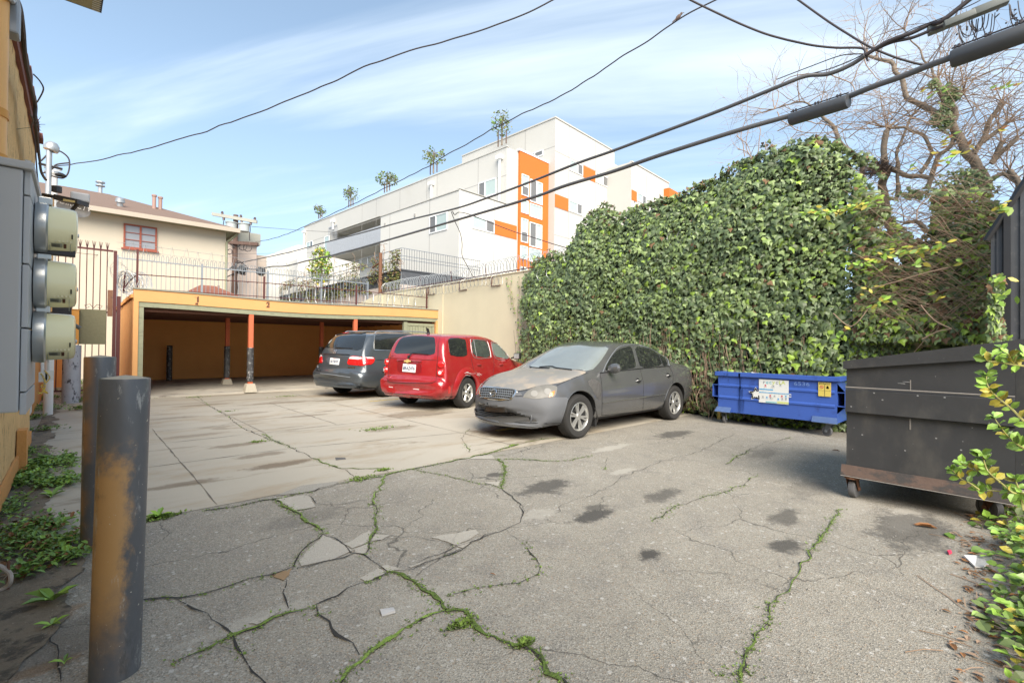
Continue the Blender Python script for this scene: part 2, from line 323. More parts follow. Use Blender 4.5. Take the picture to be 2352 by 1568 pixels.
SP_C = [(0,600,1045,0.34,0.15,.6),(0,640,1068,0.48,0.15,.8),(0,545,1022,0.46,0.14,.6),(0,425,1112,0.40,0.12,.65),(0,1185,985,1.03,0.59,.9),(0,960,950,0.92,0.51,.6),(0,800,905,1.15,0.59,.7),(0,560,950,0.57,0.20,.45),(0,470,930,0.69,0.26,.5),(0,700,955,0.57,0.17,.5),(0,780,918,0.69,0.26,.6),(0,400,960,0.57,0.17,.4),(0,900,985,0.57,0.20,.45),(0,640,925,1.03,0.26,.5),(0,450,1000,0.57,0.14,.4),(0,540,905,1.61,0.51,.4)]
m, t, p = newmat('concrete')
vec = _n(t, 'ShaderNodeTexCoord').outputs['Object']
c = mixc(t, noi(t, .55, 6, .6, vec=vec), (.385, .345, .275), (.52, .475, .39))
c = mixc(t, rng(t, noi(t, 1.1, 8, .7, vec=vec, sc=(.6, 1.3, 1), dist=.5), .48, .66, 0, .75), c, (.37, .30, .21)); c = mixc(t, rng(t, noi(t, .9, 8, .7, vec=vec, sc=(.5, 1.6, 1), dist=.8), .56, .64, 0, .6), c, (.22, .175, .12))
c = mixc(t, rng(t, noi(t, 45, 4, .6, vec=vec), .62, .72, 0, .35), c, (.27, .25, .22))
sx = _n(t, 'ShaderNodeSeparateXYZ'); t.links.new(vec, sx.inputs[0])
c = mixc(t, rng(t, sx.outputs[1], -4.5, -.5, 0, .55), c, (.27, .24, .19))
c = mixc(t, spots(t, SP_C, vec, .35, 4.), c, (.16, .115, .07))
t.links.new(c, p.inputs['Base Color']); p.inputs['Roughness'].default_value = .8
bump(t, p, noi(t, 30, 6, .65, vec=vec), .25, .006)
M('concrete_floor', (.42, .385, .32), .85, .18, 1.5, bmp=.2, bs=30, c2=(.12, .1, .085), c2s=1.2, c2r=(.5, .75))
def sheet(name, x0, y0, x1, y1, z, mat, nx=1, ny=1, **tg):
    mb = MB()
    for i in range(nx):
        for j in range(ny):
            a = x0+(x1-x0)*i/nx; b = x0+(x1-x0)*(i+1)/nx; c_ = y0+(y1-y0)*j/ny; d = y0+(y1-y0)*(j+1)/ny
            mb.quad((a, c_, z), (b, c_, z), (b, d, z), (a, d, z))
    return mb.build(name, mat, kind='structure', **tg)
sheet('ground', -250, -250, 250, 250, 0, 'asphalt')
sheet('concrete_pavement', -9.95, -9.72, .6, .02, .004, 'concrete')
MB().box((-8.42, .0, -.02), (.3, 6.5, .05)).build('carport_floor', 'concrete_floor', kind='structure')
# earth strip along the left wall
mb = MB(); pl = [(-9.97, -12.3), (-9.85, -12.1), (-9.7, -11.5), (-9.58, -11.1), (-9.55, -10.6), (-9.52, -10.1), (-9.62, -9.7), (-9.66, -9.2), (-9.75, -8.2), (-9.7, -7), (-9.8, -5.6), (-9.78, -3), (-9.8, -1), (-9.97, -1)]
P2 = []
for i in range(len(pl)):
    a_, b_ = Vector((*pl[i], 0)), Vector((*pl[(i+1) % len(pl)], 0)); k_ = max(1, int((b_-a_).length/.04))
    for j in range(k_): q = a_.lerp(b_, j/k_); w_ = .0 if q.x < -9.95 else 1; P2.append((q.x+w_*(.09*pnoise(q*3.1)+.04*pnoise(q*11)), q.y, .008))
mb.add(P2, [tuple(range(len(P2)))]); mb.build('earth_strip', 'dirt_black', kind='structure')
# cracks and the moss that grows in them
CR = [ # (crop, points, half width m, moss amount 0..1)
 (16,[(0,500),(190,475),(360,435),(440,425),(640,385),(800,345),(905,320),(1030,300),(1115,290),(1160,265),(1300,240),(1500,200),(1740,150),(1900,105),(2000,75),(2170,48)],.012,.6),
 (16,[(440,430),(545,510),(640,570),(735,640)],.011,.8),(16,[(735,640),(765,660),(800,670),(860,710),(915,755),(990,770),(1030,815),(1090,855),(1140,885)],.010,.25),
 (16,[(1140,885),(1220,900),(1280,945),(1400,1020),(1470,1070),(1510,1120),(1590,1130),(1630,1190),(1700,1230),(1870,1300),(1930,1340),(2020,1390),(2100,1450),(2150,1500),(2215,1560),(2290,1640)],.013,1.),
 (16,[(1510,1125),(1420,1150),(1350,1190),(1270,1225),(1180,1280),(1110,1330),(1040,1370),(950,1430),(900,1490),(840,1568),(780,1640)],.012,.7),
 (16,[(1130,890),(1010,945)],.012,.9),(16,[(1010,945),(900,990),(830,1030),(670,1095)],.012,.35),(16,[(670,1095),(520,1135),(430,1170),(330,1215),(180,1275),(0,1365),(-180,1440)],.012,.55),
 (16,[(670,1095),(710,1145),(760,1195),(830,1270),(900,1330),(960,1400)],.009,.35),(16,[(-420,1060),(-150,1040),(0,1015),(150,970),(270,935),(420,895),(540,850),(640,730),(735,645)],.012,.22),
 (16,[(545,860),(640,840),(760,820),(860,790),(930,765)],.010,.05),(16,[(490,930),(500,1050),(520,1110)],.009,.05),(16,[(180,1275),(180,1350),(210,1410),(265,1455),(300,1500),(350,1540),(400,1568),(470,1640)],.010,.3),
 (16,[(-200,1060),(-50,1100),(0,1150),(100,1195),(180,1275)],.007,0),(16,[(100,1340),(170,1365)],.007,0),(16,[(1120,290),(1090,345),(1040,430),(1065,490),(1055,580),(1040,640),(1020,700),(1000,770)],.009,.5),
 (16,[(1020,435),(870,460),(760,465),(700,455),(650,415),(600,400)],.006,.15),(16,[(565,505),(690,480)],.005,.4),(16,[(1290,245),(1400,265),(1550,295),(1700,330),(1820,355)],.006,.35),
 (16,[(1830,180),(1860,230),(1850,310),(1840,360)],.01,.9),(16,[(1840,360),(1900,410),(1960,460),(1980,530),(1960,575),(1880,615),(1830,635),(1750,655),(1660,695),(1590,745),(1470,790),(1370,820),(1290,860),(1220,875)],.010,.05),
 (16,[(1820,635),(1700,680),(1560,725),(1450,770),(1330,820)],.008,.05),(16,[(1600,735),(1480,775),(1380,830),(1260,865)],.007,0),(16,[(1060,640),(1130,655),(1210,665),(1330,665),(1430,690),(1500,700),(1540,720)],.006,.1),(16,[(1040,690),(1150,680),(1240,670)],.005,.1),
 (16,[(1830,178),(1950,180),(2080,190),(2200,195),(2287,180),(2400,160)],.006,.5),(16,[(1880,620),(1890,650),(1950,690),(2030,700),(2110,698)],.006,.05),(16,[(1980,705),(2050,800),(2070,850),(2055,895),(1950,950),(1850,970),(1700,990),(1520,1020),(1450,1025)],.005,.3),
 (16,[(365,25),(430,65),(510,100),(580,130),(640,155),(690,185),(760,215),(850,240),(1100,240),(1140,262)],.011,.55),(16,[(850,240),(935,290),(910,320)],.008,.3),
 (0,[(435,895),(470,925),(520,955),(560,985),(645,1020)],.01,.25),
 (0,[(1270,1180),(1290,1160),(1390,1125),(1430,1095),(1520,1060),(1600,1040),(1690,995)],.005,.15),(0,[(1815,1005),(1740,1025),(1690,1050),(1665,1068)],.008,.3),(0,[(1740,1090),(1710,1115),(1560,1160),(1500,1195)],.006,.35),
 (0,[(1930,1170),(1890,1230),(1830,1320),(1770,1390),(1740,1460),(1710,1530),(1690,1590)],.006,.45),(0,[(1860,1310),(1960,1340),(2060,1370),(2150,1400),(2240,1440)],.003,0),(0,[(1540,1310),(1680,1320),(1800,1360),(1860,1352)],.003,.3),(0,[(1655,1545),(1720,1545)],.005,.8),
 (0,[(1130,1050),(1190,1040),(1260,1020)],.006,.4),(0,[(1395,1050),(1385,1080)],.005,.3),(0,[(1080,985),(1060,1005),(1080,1040)],.006,.3),(0,[(120,1290),(115,1400),(130,1500),(140,1568)],.009,.15),(0,[(20,1230),(120,1290)],.008,.1)]
SEAM = [((-7.44,-6.6),(-7.44,-.1)),((-8.66,-9.7),(-8.66,-5)),((-7.44,-7.85),(-5.0,-8.4)),((-9.5,-7.85),(-7.44,-7.85)),((-9.9,-6.45),(.4,-6.5)),((-9.8,-4.75),(.4,-4.85)),((-5.15,-9.6),(-5.2,-.1)),((-2.9,-9.6),(-2.9,-.1)),((-9.7,-2.6),(.3,-2.65)),((-9.9,-5.3),(-7.6,-5.35)),((-9.7,-3.3),(-5.2,-3.3)),((-6.3,-6.4),(-6.3,-2.6))]
ck = MB(); sm_ = MB(); MOSSP = []
def ribbon(mb, P, hw, z, jit=.02, seg=.06):
    pts = []
    for i in range(len(P)-1):
        a, b = Vector(P[i]), Vector(P[i+1]); n = max(1, int((b-a).length/seg))
        for k in range(n):
            q = a.lerp(b, k/n); d = (b-a).normalized(); nn = Vector((-d.y, d.x, 0)); q = q+nn*(jit*2*pnoise(q*7)+jit*.8*pnoise(q*23)+.3*jit*rnd.uniform(-1, 1)); pts.append(q)
    pts.append(Vector(P[-1])); vs = []; n = len(pts)
    for i, q in enumerate(pts):
        d = (pts[min(i+1, n-1)]-pts[max(i-1, 0)]); nn = Vector((-d.y, d.x, 0)); nn = nn.normalized() if nn.length > 0 else Vector((1, 0, 0)); w = hw*(.45+1.1*abs(pnoise(q*5+Vector((9, 2, 1)))*1.7))*rnd.uniform(.6, 1.3)
        if i in (0, n-1): w *= .3
        vs += [(q.x+nn.x*w, q.y+nn.y*w, z), (q.x-nn.x*w, q.y-nn.y*w, z)]
    mb.add(vs, [(2*i, 2*i+1, 2*i+3, 2*i+2) for i in range(n-1)]); return pts
for n, P, hw, ms in CR:
    pts = ribbon(ck, [G(n, *q) for q in P], hw*.5, .0075)
    for q in pts:
        if pnoise(q*1.1+Vector((3, 3, 3)))*.9+.5 < ms+.12*(ms > .05):
            for k in range(6+int(14*ms)): MOSSP.append((q+Vector((rnd.gauss(0, .025+hw*.2), rnd.gauss(0, .025+hw*.2), 0)) if k % 3 else q+Vector((rnd.gauss(0, hw*.8), rnd.gauss(0, hw*.8), 0)), hw))
mr = MB()
for n, P, hw, ms_a in CR:
    if ms_a < .2: continue
    pts = [G(n, *q) for q in P]; fine = []
    for i in range(len(pts)-1): k_ = max(1, int((pts[i+1]-pts[i]).length/.05)); fine += [pts[i].lerp(pts[i+1], j/k_) for j in range(k_)]
    run = []
    for q in fine+[None]:
        on = q is not None and pnoise(q*1.3+Vector((7, 3, 3)))*.9+.45 < ms_a
        if on: run.append(q)
        elif len(run) > 2: ribbon(mr, run, hw*(.5+.42*ms_a), .0095, .022, .03); run = []
        else: run = []
mr.build('moss', 'moss', kind='stuff')
cr_ = MB()
for n, P, hw, ms_a in CR:
    pts = [G(n, *q) for q in P]
    for i in range(len(pts)-1):
        for j in range(int((pts[i+1]-pts[i]).length*14)):
            q = pts[i].lerp(pts[i+1], rnd.random())+Vector((rnd.gauss(0, .03), rnd.gauss(0, .03), .006)); r = rnd.uniform(.003, .008); cr_.add([q+Vector((r, 0, 0)), q+Vector((0, r*.8, 0)), q+Vector((-r, 0, 0)), q+Vector((0, -r, 0)), q+Vector((0, 0, r*.8))], [(0, 1, 4), (1, 2, 4), (2, 3, 4), (3, 0, 4)])
for k in range(900):
    q = G(0, rnd.uniform(150, 2300), rnd.uniform(1150, 1568)); r = rnd.uniform(.002, .006); q.z = .006; cr_.add([q+Vector((r, 0, 0)), q+Vector((0, r*.8, 0)), q+Vector((-r, 0, 0)), q+Vector((0, -r, 0)), q+Vector((0, 0, r*.8))], [(0, 1, 4), (1, 2, 4), (2, 3, 4), (3, 0, 4)])
cr_.build('grit', 'rubble', kind='stuff')
ck.build('asphalt_cracks', 'crack', kind='structure')
for a, b in SEAM: ribbon(sm_, [Vector((*a, 0)), Vector((*b, 0))], .006, .0072, .006, .15)
sm_.build('pavement_joints', 'seam', kind='structure')
PATCH = [(16,[(740,655),(830,695),(915,750),(800,800),(600,845),(585,815),(640,745)],'l'),(16,[(1055,648),(1150,655),(1100,680),(1035,692)],'l'),(16,[(930,740),(1010,708),(1000,760),(985,772),(935,762)],'l'),(16,[(1025,620),(1035,680),(960,720),(910,735),(870,710)],'l'),(16,[(1500,650),(1680,620),(1705,640),(1640,680),(1560,715),(1490,690),(1400,665)],'l'),
 (16,[(1370,815),(1280,855),(1260,850),(1330,825)],'l'),(16,[(1090,850),(1140,880),(1215,865),(1130,835)],'l'),(16,[(480,1120),(330,1205),(270,1200),(400,1140)],'l'),(16,[(1730,325),(1825,350),(1830,320)],'l'),(16,[(1600,170),(1780,155),(1800,178),(1620,182)],'l'),(16,[(1000,940),(1120,890),(1080,860),(960,920)],'l'),(16,[(440,428),(560,500),(690,478),(640,400)],'l'),
 (16,[(1660,690),(1560,715),(1600,735),(1700,670)],'l'),(16,[(430,410),(640,385),(800,345),(830,318),(600,345)],'g'),(16,[(540,860),(420,895),(430,915),(490,935),(520,900)],'b'),(16,[(810,170),(870,172),(875,182),(810,188)],'k')]
M('patch_brown', (.30, .2, .11), .95, .2, 12, bmp=.5, bs=50); M('patch_dark', (.12, .115, .11), .95, .2, 12)
pm = MB()
for n, P, k in PATCH:
    Q = [G(n, *q) for q in P]; ps = []
    for i in range(len(Q)):
        a, b = Q[i], Q[(i+1) % len(Q)]; nn = max(2, int((b-a).length/.03))
        for j in range(nn): q = a.lerp(b, j/nn); ps.append((q.x+.012*pnoise(q*30), q.y+.012*pnoise(q*30+Vector((5, 5, 5))), .0055))
    pm.add(ps, [tuple(range(len(ps)))], 'lgbk'.index(k))
pm.build('worn_asphalt_patches', ['patch_light', 'patch_grey', 'patch_brown', 'patch_dark'], kind='structure')
# yellow bay lines on the concrete
MB().box((-4.6, -8.62, .005), (-3.2, -8.53, .0085)).box((-4.4, -3.75, .005), (-2.2, -3.67, .0085)).build('parking_lines', 'yellow_paint', kind='structure')
def tuft(mb, p, s, n=5, up=.6, mi=0):
    for k in range(n):
        a = rnd.uniform(0, 6.28); d = Vector((math.cos(a), math.sin(a), rnd.uniform(.2, 1.4)*up)).normalized()*s*rnd.uniform(.6, 1.3); w = Vector((-math.sin(a), math.cos(a), 0))*s*.3
        b = Vector(p); mb.add([b, b+d*.55+w, b+d, b+d*.55-w], [(0, 1, 2, 3)], mi)
ms = MB()
for q, hw in MOSSP: tuft(ms, (q.x, q.y, .003), rnd.uniform(.006, .014), 3, .6)
for n, x, y, r_, k in [(0,360,1190,.07,150),(0,385,1185,.06,60),(0,1110,0,0,0),(0,880,1080,.035,120),(0,1205,1478,.02,80),(0,655,910,.14,90),(0,870,985,.16,170),(0,450,912,.12,60),(0,520,945,.08,50),(0,730,888,.2,90),(0,590,1015,.06,60),(0,1060,1435,.04,60),(0,340,915,.1,60),(0,1180,1023,.05,50),(0,830,1100,.07,90)]:
    if k:
        c_ = G(n, x, y)
        for i in range(k): tuft(ms, (c_.x+rnd.gauss(0, r_), c_.y+rnd.gauss(0, r_*.5), .003), rnd.uniform(.012, .03), 3, .7)
ms.build('moss', 'moss', kind='stuff')
# ------------------------------------------------------------------ carport
cp = thing('carport', 'long orange stucco carport with numbered bays and green wood trim', 'carport', (-8.57, 0, 0))
MB().box((-8.57, 0, 0), (-8.40, 6.5, 2.42)).build('side_wall', 'stucco_orange', cp)
MB().box((-8.40, 6.30, 0), (-.02, 6.5, 2.42)).build('back_wall', 'stucco_orange_inside', cp)
MB().box((-.14, .16, 0), (-.02, 6.30, 2.42)).build('side_wall', 'stucco_orange_inside', cp)
mb = MB(); N = 30                      # rough top cap of the side wall
for i in range(N):
    y0 = .14+6.3*i/N; h = .05+.05*abs(pnoise(Vector((0, y0*3, 0)))); mb.box((-8.60-.02*rnd.random(), y0, 2.42), (-8.36, y0+6.3/N-.003, 2.42+h+.03))
mb.build('wall_cap', 'stucco_orange', cp)
# fascia with a slight sag
def topz(a): t = (a+8.57)/8.57; return 2.625-.07*math.sin(math.pi*min(1, t*1.12))**2*(1 if t < .9 else .6)
fm = MB(); tm = MB(); em = MB(); NX = 24
for i in range(NX):
    x0 = -8.57+8.57*i/NX; x1 = x0+8.57/NX; z0, z1 = topz(x0), topz(x1)
    for mb, lo, hi, ya, yb in ((fm, -.30, -.012, -.035, .14), (tm, -.425, -.302, -.012, .10), (em, -.010, .022, -.06, .30)):
        if mb is tm and (x0 < -8.5): x0_ = -8.47
        else: x0_ = x0
        mb.add([(x0_,ya,z0+lo),(x1,ya,z1+lo),(x1,yb,z1+lo),(x0_,yb,z0+lo),(x0_,ya,z0+hi),(x1,ya,z1+hi),(x1,yb,z1+hi),(x0_,yb,z0+hi)], [(0,3,2,1),(4,5,6,7),(0,1,5,4),(1,2,6,5),(2,3,7,6),(3,0,4,7)])
fm.build('fascia', 'stucco_orange_light', cp); em.build('drip_edge', 'roof_edge', cp)
tm.box((-8.47, -.012, .05), (-8.375, .10, 2.19)).build('wood_trim', 'trim_green', cp)
MB().box((-8.57, -.035, 0), (-8.475, -.001, 2.325)).build('corner_pier', 'stucco_orange_light', cp); MB().box((-.10, -.035, 0), (-.0, .155, 2.24)).build('corner_pier', 'stucco_orange_light', cp)
MB().box((-8.40, .145, 2.27), (-.15, 6.29, 2.36)).box((-8.39, .12, 2.10), (-.15, .30, 2.20)).build('roof_deck', 'dark_wood', cp)
sd_ = MB()
for i in range(9): y = .5+i*.68; sd_.box((-8.39, y, 2.14), (-.16, y+.05, 2.265))
sd_.build('roof_joists', 'dark_wood', cp)
mb = MB(); x = -1.27
mb.box((-1.35, .03, .05), (-1.22, .14, 2.15))
k = 0
while x < -.24:
    w = .105; mb.box((x+.055, .06+.004*(k % 2), .06), (x+.05+w, .09+.003*(k % 2), 2.12)); x += w+.006; k += 1
mb.box((-1.215, .045, 2.03), (-.12, .098, 2.12)).box((-.20, .04, .05), (-.12, .10, 2.02))
mb.build('storage_door', 'trim_green', cp)
def post(x, y, h0, wrap):
    p_ = MB().box((x-.055, y-.055, h0), (x+.055, y+.055, 2.2)).build('post', 'post_red', cp)
    f = MB(); a, b, z1 = .15, .10, h0; f.add([(x-a,y-a,.03),(x+a,y-a,.03),(x+a,y+a,.03),(x-a,y+a,.03),(x-b,y-b,z1),(x+b,y-b,z1),(x+b,y+b,z1),(x-b,y+b,z1)], [(0,3,2,1),(4,5,6,7),(0,1,5,4),(1,2,6,5),(2,3,7,6),(3,0,4,7)]); f.build('footing', 'footing', p_)
    if wrap:
        w = MB(); pr_ = []; n = 46
        for i in range(n+1): z = wrap[0]+(wrap[1]-wrap[0])*i/n; pr_.append(z)
        vs = []; K = 16
        for i, z in enumerate(pr_):
            for k in range(K):
                a = 2*math.pi*k/K; r = .082+.010*pnoise(Vector((math.cos(a)*2.4+x, math.sin(a)*2.4, z*26)))+.007*pnoise(Vector((math.cos(a)*6+x, math.sin(a)*6, z*60))); sq = 1/max(abs(math.cos(a)), abs(math.sin(a))); r *= (.75+.25*sq); vs.append((x+math.cos(a)*r, y+math.sin(a)*r, z))
        w.add(vs, [(i*K+k, i*K+(k+1) % K, (i+1)*K+(k+1) % K, (i+1)*K+k) for i in range(n) for k in range(K)]); w.build('tape_wrap', 'tape', p_, smooth=True, sharp=180)
m = M('tape', (.05, .05, .052), .28, .3, 25, c2=(.30, .30, .29), c2s=16, c2r=(.54, .62), bmp=.8, bs=45)
post(-6.05, .05, .26, (.32, 1.24)); post(-3.08, .05, .26, None); post(-6.02, 2.9, .22, (.26, 1.26)); post(-3.05, 2.9, .22, (.26, 1.26))
nb = MB(); q = PB(4, 733, 725, -.037); text_mb('1', .20, (q.x, -.037, q.z), (1,0,0), (0,0,1), mb=nb, sx=.8, bold=.008)
nb.build('bay_number', 'dark_wood', cp); nb = MB(); q = PB(4, 1267, 768, -.037); text_mb('2', .20, (q.x, -.037, q.z), (1,0,0), (0,0,1), mb=nb, sx=.85, bold=.008)
nb.build('bay_number', 'dark_wood', cp); nb = MB()
for c_ in ((722, 757, .02), ): q = PB(4, c_[0], c_[1], -.037); nb.box((q.x-.03, -.040, q.z-.025), (q.x+.03, -.037, q.z+.02))
for xx in (726, 1278): q = PB(4, xx, 735 if xx < 900 else 768, -.037); nb.box((q.x-.006, -.0385, q.z-.07), (q.x+.004, -.037, q.z+.09)); nb.box((q.x-.06, -.0385, q.z+.085), (q.x+.004, -.037, q.z+.092))
nb.build('paint_marks', 'dark_wood', cp)
# small roof clutter
mb = MB(); [mb.tube([(x, .75, 2.40), (x, .75, 2.78)], .03, 8) for x in (-1.35, -1.0)]; mb.tube([(-1.35, .75, 2.70), (-1.0, .75, 2.70), (-.55, .75, 2.62)], .022, 6); mb.build('vent_pipe', 'white_paint', cp, smooth=True)
MB().box((-3.6, 1.4, 2.42), (-2.3, 1.9, 2.60)).build('roof_board', 'shingle', cp)
MB().box((-8.57, .31, 2.40), (-.02, 6.5, 2.44)).build('roof_covering', 'roof_edge', cp)
# ------------------------------------------------------------------ bollards
def bollard(x, y, r, h, mat, label, tilt=(0, 0), top='footing', name='bollard', grp=None):
    t = thing(name, label, 'bollard', (x, y, 0)); 
    if grp: t['group'] = grp
    t.rotation_euler = (tilt[0], tilt[1], 0)
    mb = MB(); pf = [(r*.96, h-.004), (r, h-.01)]+[(r, h*(1-i/6)) for i in range(1, 7)]; mb.lathe([(pp[0], pp[1]) for pp in pf], (0, 0, -.02), (0, 0, 1), 40); mb.build('pipe', mat, t, smooth=True, local=True)
    mb = MB(); vs = [(0, 0, h-.012)]; K = 32
    for k in range(K): a = 2*math.pi*k/K; vs.append((math.cos(a)*r*.965, math.sin(a)*r*.965, h-.026+.006*pnoise(Vector((math.cos(a)*2+x, math.sin(a)*2, 1)))))
    mb.add(vs, [(0, i+1, (i+1) % K+1) for i in range(K)]); mb.build('concrete_fill', top, t, smooth=True, local=True)
    return t
g1 = G(0, 265, 1535); bollard(-9.408, -11.725, .0835, 1.228, 'bollard_yellow', 'nearest thick steel bollard with yellow showing through worn dark paint', (R_(.7), R_(.7)), grp='steel bollards by the left wall')
bollard(-9.425, -10.05, .0835, 1.275, 'bollard_dark', 'dark steel bollard with rusty left edge, just behind the nearest bollard', grp='steel bollards by the left wall')
gb = G(0, 163, 925); bb = bollard(gb.x, gb.y, .155, 1.30, 'pole_grey', 'peeling grey bollard under the orange box beside the gate', grp='steel bollards by the left wall')
q = G(4, 510, 1345, .05); t = bollard(q.x, q.y, .085, 1.28, 'tape', 'black taped bollard standing alone near the back wall inside the carport', top='tape')
# ------------------------------------------------------------------ block wall under the ivy
wl = thing('boundary_wall', 'tall cream stucco wall between carport and ivy, razor wire on top', 'wall', (0, -5, 0))
WE = PA(0, 2030, 500, 0).y
mb = MB(); mb.prism([(6.6, 0), (-20, 0), (-20, 1.5), (WE+.3, 1.5), (-10.6, 3.53), (4.6, 3.53), (6.6, 3.25)], 'x', 0, .2); mb.build('wall_face', 'cream_stucco', wl)
mb = MB()
for yy in [PA(5, x_, 640, 0).y for x_ in (1290, 1860)]: mb.box((-.02, yy-.2, 0), (-.001, yy+.2, 3.50))
mb.box((-.03, 4.5, 3.531), (.22, -10.5, 3.56)); mb.build('wall_cap', 'cream_stucco', wl)
def coil(mb, p0, p1, r, n, w=.007, jit=.05, seg=14, k=4, sq=1.):
    p0, p1 = Vector(p0), Vector(p1); d = (p1-p0).normalized(); e1 = d.cross(Vector((0, 0, 1))).normalized(); e2 = Vector((0, 0, 1)); pts = []
    for i in range(n*seg+1):
        a = 2*math.pi*i/seg; t = i/(n*seg); rr = r*(1+jit*math.sin(t*17+a*.37)+jit*pnoise(Vector((t*40, r, 0)))); c_ = p0.lerp(p1, t)+e2*(.04*math.sin(t*11)); pts.append(c_+e1*math.cos(a)*rr*.7+e2*math.sin(a)*rr*sq+d*(.12*math.sin(a*.5)*jit*8*r))
    mb.tube(pts, w, k); return pts
rw = thing('razor_wire', 'razor wire coil running along the top of the cream stucco wall', 'razor wire', (.1, 0, 3.6))
mb = MB(); coil(mb, (.1, 4.2, 3.72), (.1, -6.5, 3.80), .25, 74, .008); coil(mb, (-.12, 1.2, 3.32), (-.12, -3.6, 3.42), .17, 24, .006); mb.build('wire_coil', 'galv', rw)
mb = MB(); mb.tube([(.0, 4.5, 3.60), (0, -7, 3.62)], .016, 6); mb.tube([(-.15, 1.4, 3.45), (-.15, -3.2, 3.47)], .012, 6)
for y in (3.2, 1.2, -.8, -2.7, -4.4): mb.tube([(0, y, 3.5), (-.02, y, 3.95)], .014, 6)
for y in (.6, -1.3, -3.0): mb.tube([(0, y, 3.55), (-.03, y, 3.22), (-.03, y-.42, 3.22)], .016, 6)
mb.build('bracket', 'rust_red', rw)
rw2 = thing('razor_wire', 'big tangled razor wire coil on the left corner of the carport roof', 'razor wire', (-8.6, 1, 2.6))
mb = MB(); coil(mb, (-8.72, .25, 2.72), (-8.15, 2.6, 3.05), .27, 17, .006, .12); coil(mb, (-8.78, .3, 2.8), (-8.3, 2.2, 2.95), .2, 12, .006, .2); coil(mb, (-8.85, .1, 2.9), (-8.85, .5, 3.3), .22, 3, .004, .2); mb.build('wire_coil', 'galv', rw2)
rw3 = thing('razor_wire', 'razor wire loops lying on the right half of the carport roof', 'razor wire', (-2.5, 1, 2.6))
mb = MB(); coil(mb, (-4.9, .95, 2.82), (-.2, .95, 2.86), .27, 17, .008, .1); coil(mb, (-1.3, 1.4, 3.3), (-.1, .9, 3.5), .3, 11, .006, .05); mb.build('wire_coil', 'galv', rw3)
rw4 = thing('razor_wire', 'thin wide razor wire loops over the grey picket fence', 'razor wire', (-4, 6.4, 4.5))
mb = MB(); coil(mb, (-8.3, 6.4, 4.42), (.2, 6.4, 4.45), .30, 22, .0045, .12); mb.tube([(-8.6, 6.4, 4.72), (.3, 6.4, 4.62)], .006, 4); mb.tube([(-8.6, 6.38, 4.5), (.3, 6.38, 4.35)], .005, 4); mb.build('wire_coil', 'galv', rw4)
# rust red wire frame on the carport roof
rf = thing('rusty_wire_fence', 'rusty red steel posts and wires standing on the carport roof edge', 'wire fence', (-8.3, .6, 2.55))
PP_ = [PB(4, 265, 620, .5).x, PB(4, 1237, 700, .5).x, PB(5, 1057, 740, .5).x, PB(5, 1745, 795, .4).x]
for i, x in enumerate(PP_): MB().box((x-.022, .48, 2.44), (x+.022, .52, [PB(4, 265, 340, .5).z, PB(4, 1237, 548, .5).z, PB(5, 1057, 570, .5).z, PB(5, 1745, 600, .4).z][i])).build('post', 'rust_red', rf)
mb = MB(); mb.tube([(PP_[0], .5, 3.02), (PP_[1], .5, 3.10), (PP_[2], .5, 3.12), (-.1, .5, 3.1)], .012, 5); mb.tube([(PP_[0], .5, 2.68), (PP_[1], .5, 2.70), (PP_[2], .5, 2.72), (-.1, .5, 2.75)], .011, 5); mb.tube([(PP_[0], .5, 3.02), (-8.62, .7, 2.84), (-8.75, .2, 2.6)], .014, 5)
for i in range(34): x = -8.2+i*.24; mb.tube([(x-.02, .49, 3.03+.012*i/4), (x+.025, .51, 3.05+.012*i/4)], .006, 4)
mb.build('wire', 'rust_red', rf)
mb = MB(); mb.tube([(-8.72, .6, 2.55), (-8.70, .6, 3.05)], .02, 6); mb.build('post', 'rust_red', rf)
# grey picket fence behind the carport
fn = thing('picket_fence', 'grey steel picket fence with hooped tops behind the carport', 'fence', (-8.57, 6.45, 2.4))
mb = MB(); x = -8.45
while x < .35: mb.tube([(x, 6.45, 2.5), (x, 6.45, 4.36), (x+.012, 6.45, 4.42), (x+.035, 6.45, 4.45), (x+.058, 6.45, 4.42), (x+.07, 6.45, 4.36), (x+.07, 6.45, 4.2)], .0095, 5); x += .135
mb.build('pickets', 'steel_grey', fn, smooth=True)
for z in (4.2, 2.72): MB().box((-8.57, 6.43, z-.02), (.4, 6.47, z+.02)).build('rail', 'steel_grey', fn)
for x in (-8.57, -6.15, -3.9, -1.75, .4): MB().box((x-.03, 6.42, 0), (x+.03, 6.48, 4.30)).build('post', 'steel_grey', fn)
# ------------------------------------------------------------------ dark red gate beside the carport
gt = thing('iron_gate', 'tall dark red iron bar gate with spiked top left of the carport', 'gate', (-9.9, .05, 0))
q0 = PB(18, 660, 1005, .05); q1 = PB(18, 1215, 1075, .05); sp = (PB(18, 1130, 1200, .05).x-PB(18, 660, 1200, .05).x)/5
mb = MB(); x = PB(18, 660, 1200, .05).x-3*sp; xs = []
while x < q1.x-.05: xs.append(x); mb.tube([(x, .05, .25), (x, .05, 3.46)], .010, 6); x += sp
mb.build('bars', 'rust_red', gt, smooth=True)
MB().box((xs[0]-.1, .03, 3.44), (q1.x, .07, 3.48)).build('top_rail', 'rust_red', gt)
for z_ in (2.02, .25): MB().box((xs[0]-.1, .03, z_), (q1.x, .07, z_+.035)).build('rail', 'rust_red', gt)
mb = MB()
for x in xs[1:]:
    for d in (-.03, .0, .03): mb.tube([(x, .05+d*.5, 3.46), (x+d, .05+d, 3.64)], [.010, .004], 5)
mb.build('spikes', 'rust_red', gt)
mb = MB(); x = PB(18, 1225, 1200, .05).x; MB().box((x-.01, 0, 0), (x+.05, .08, 3.47)).build('gate_post', 'rust_red', gt)
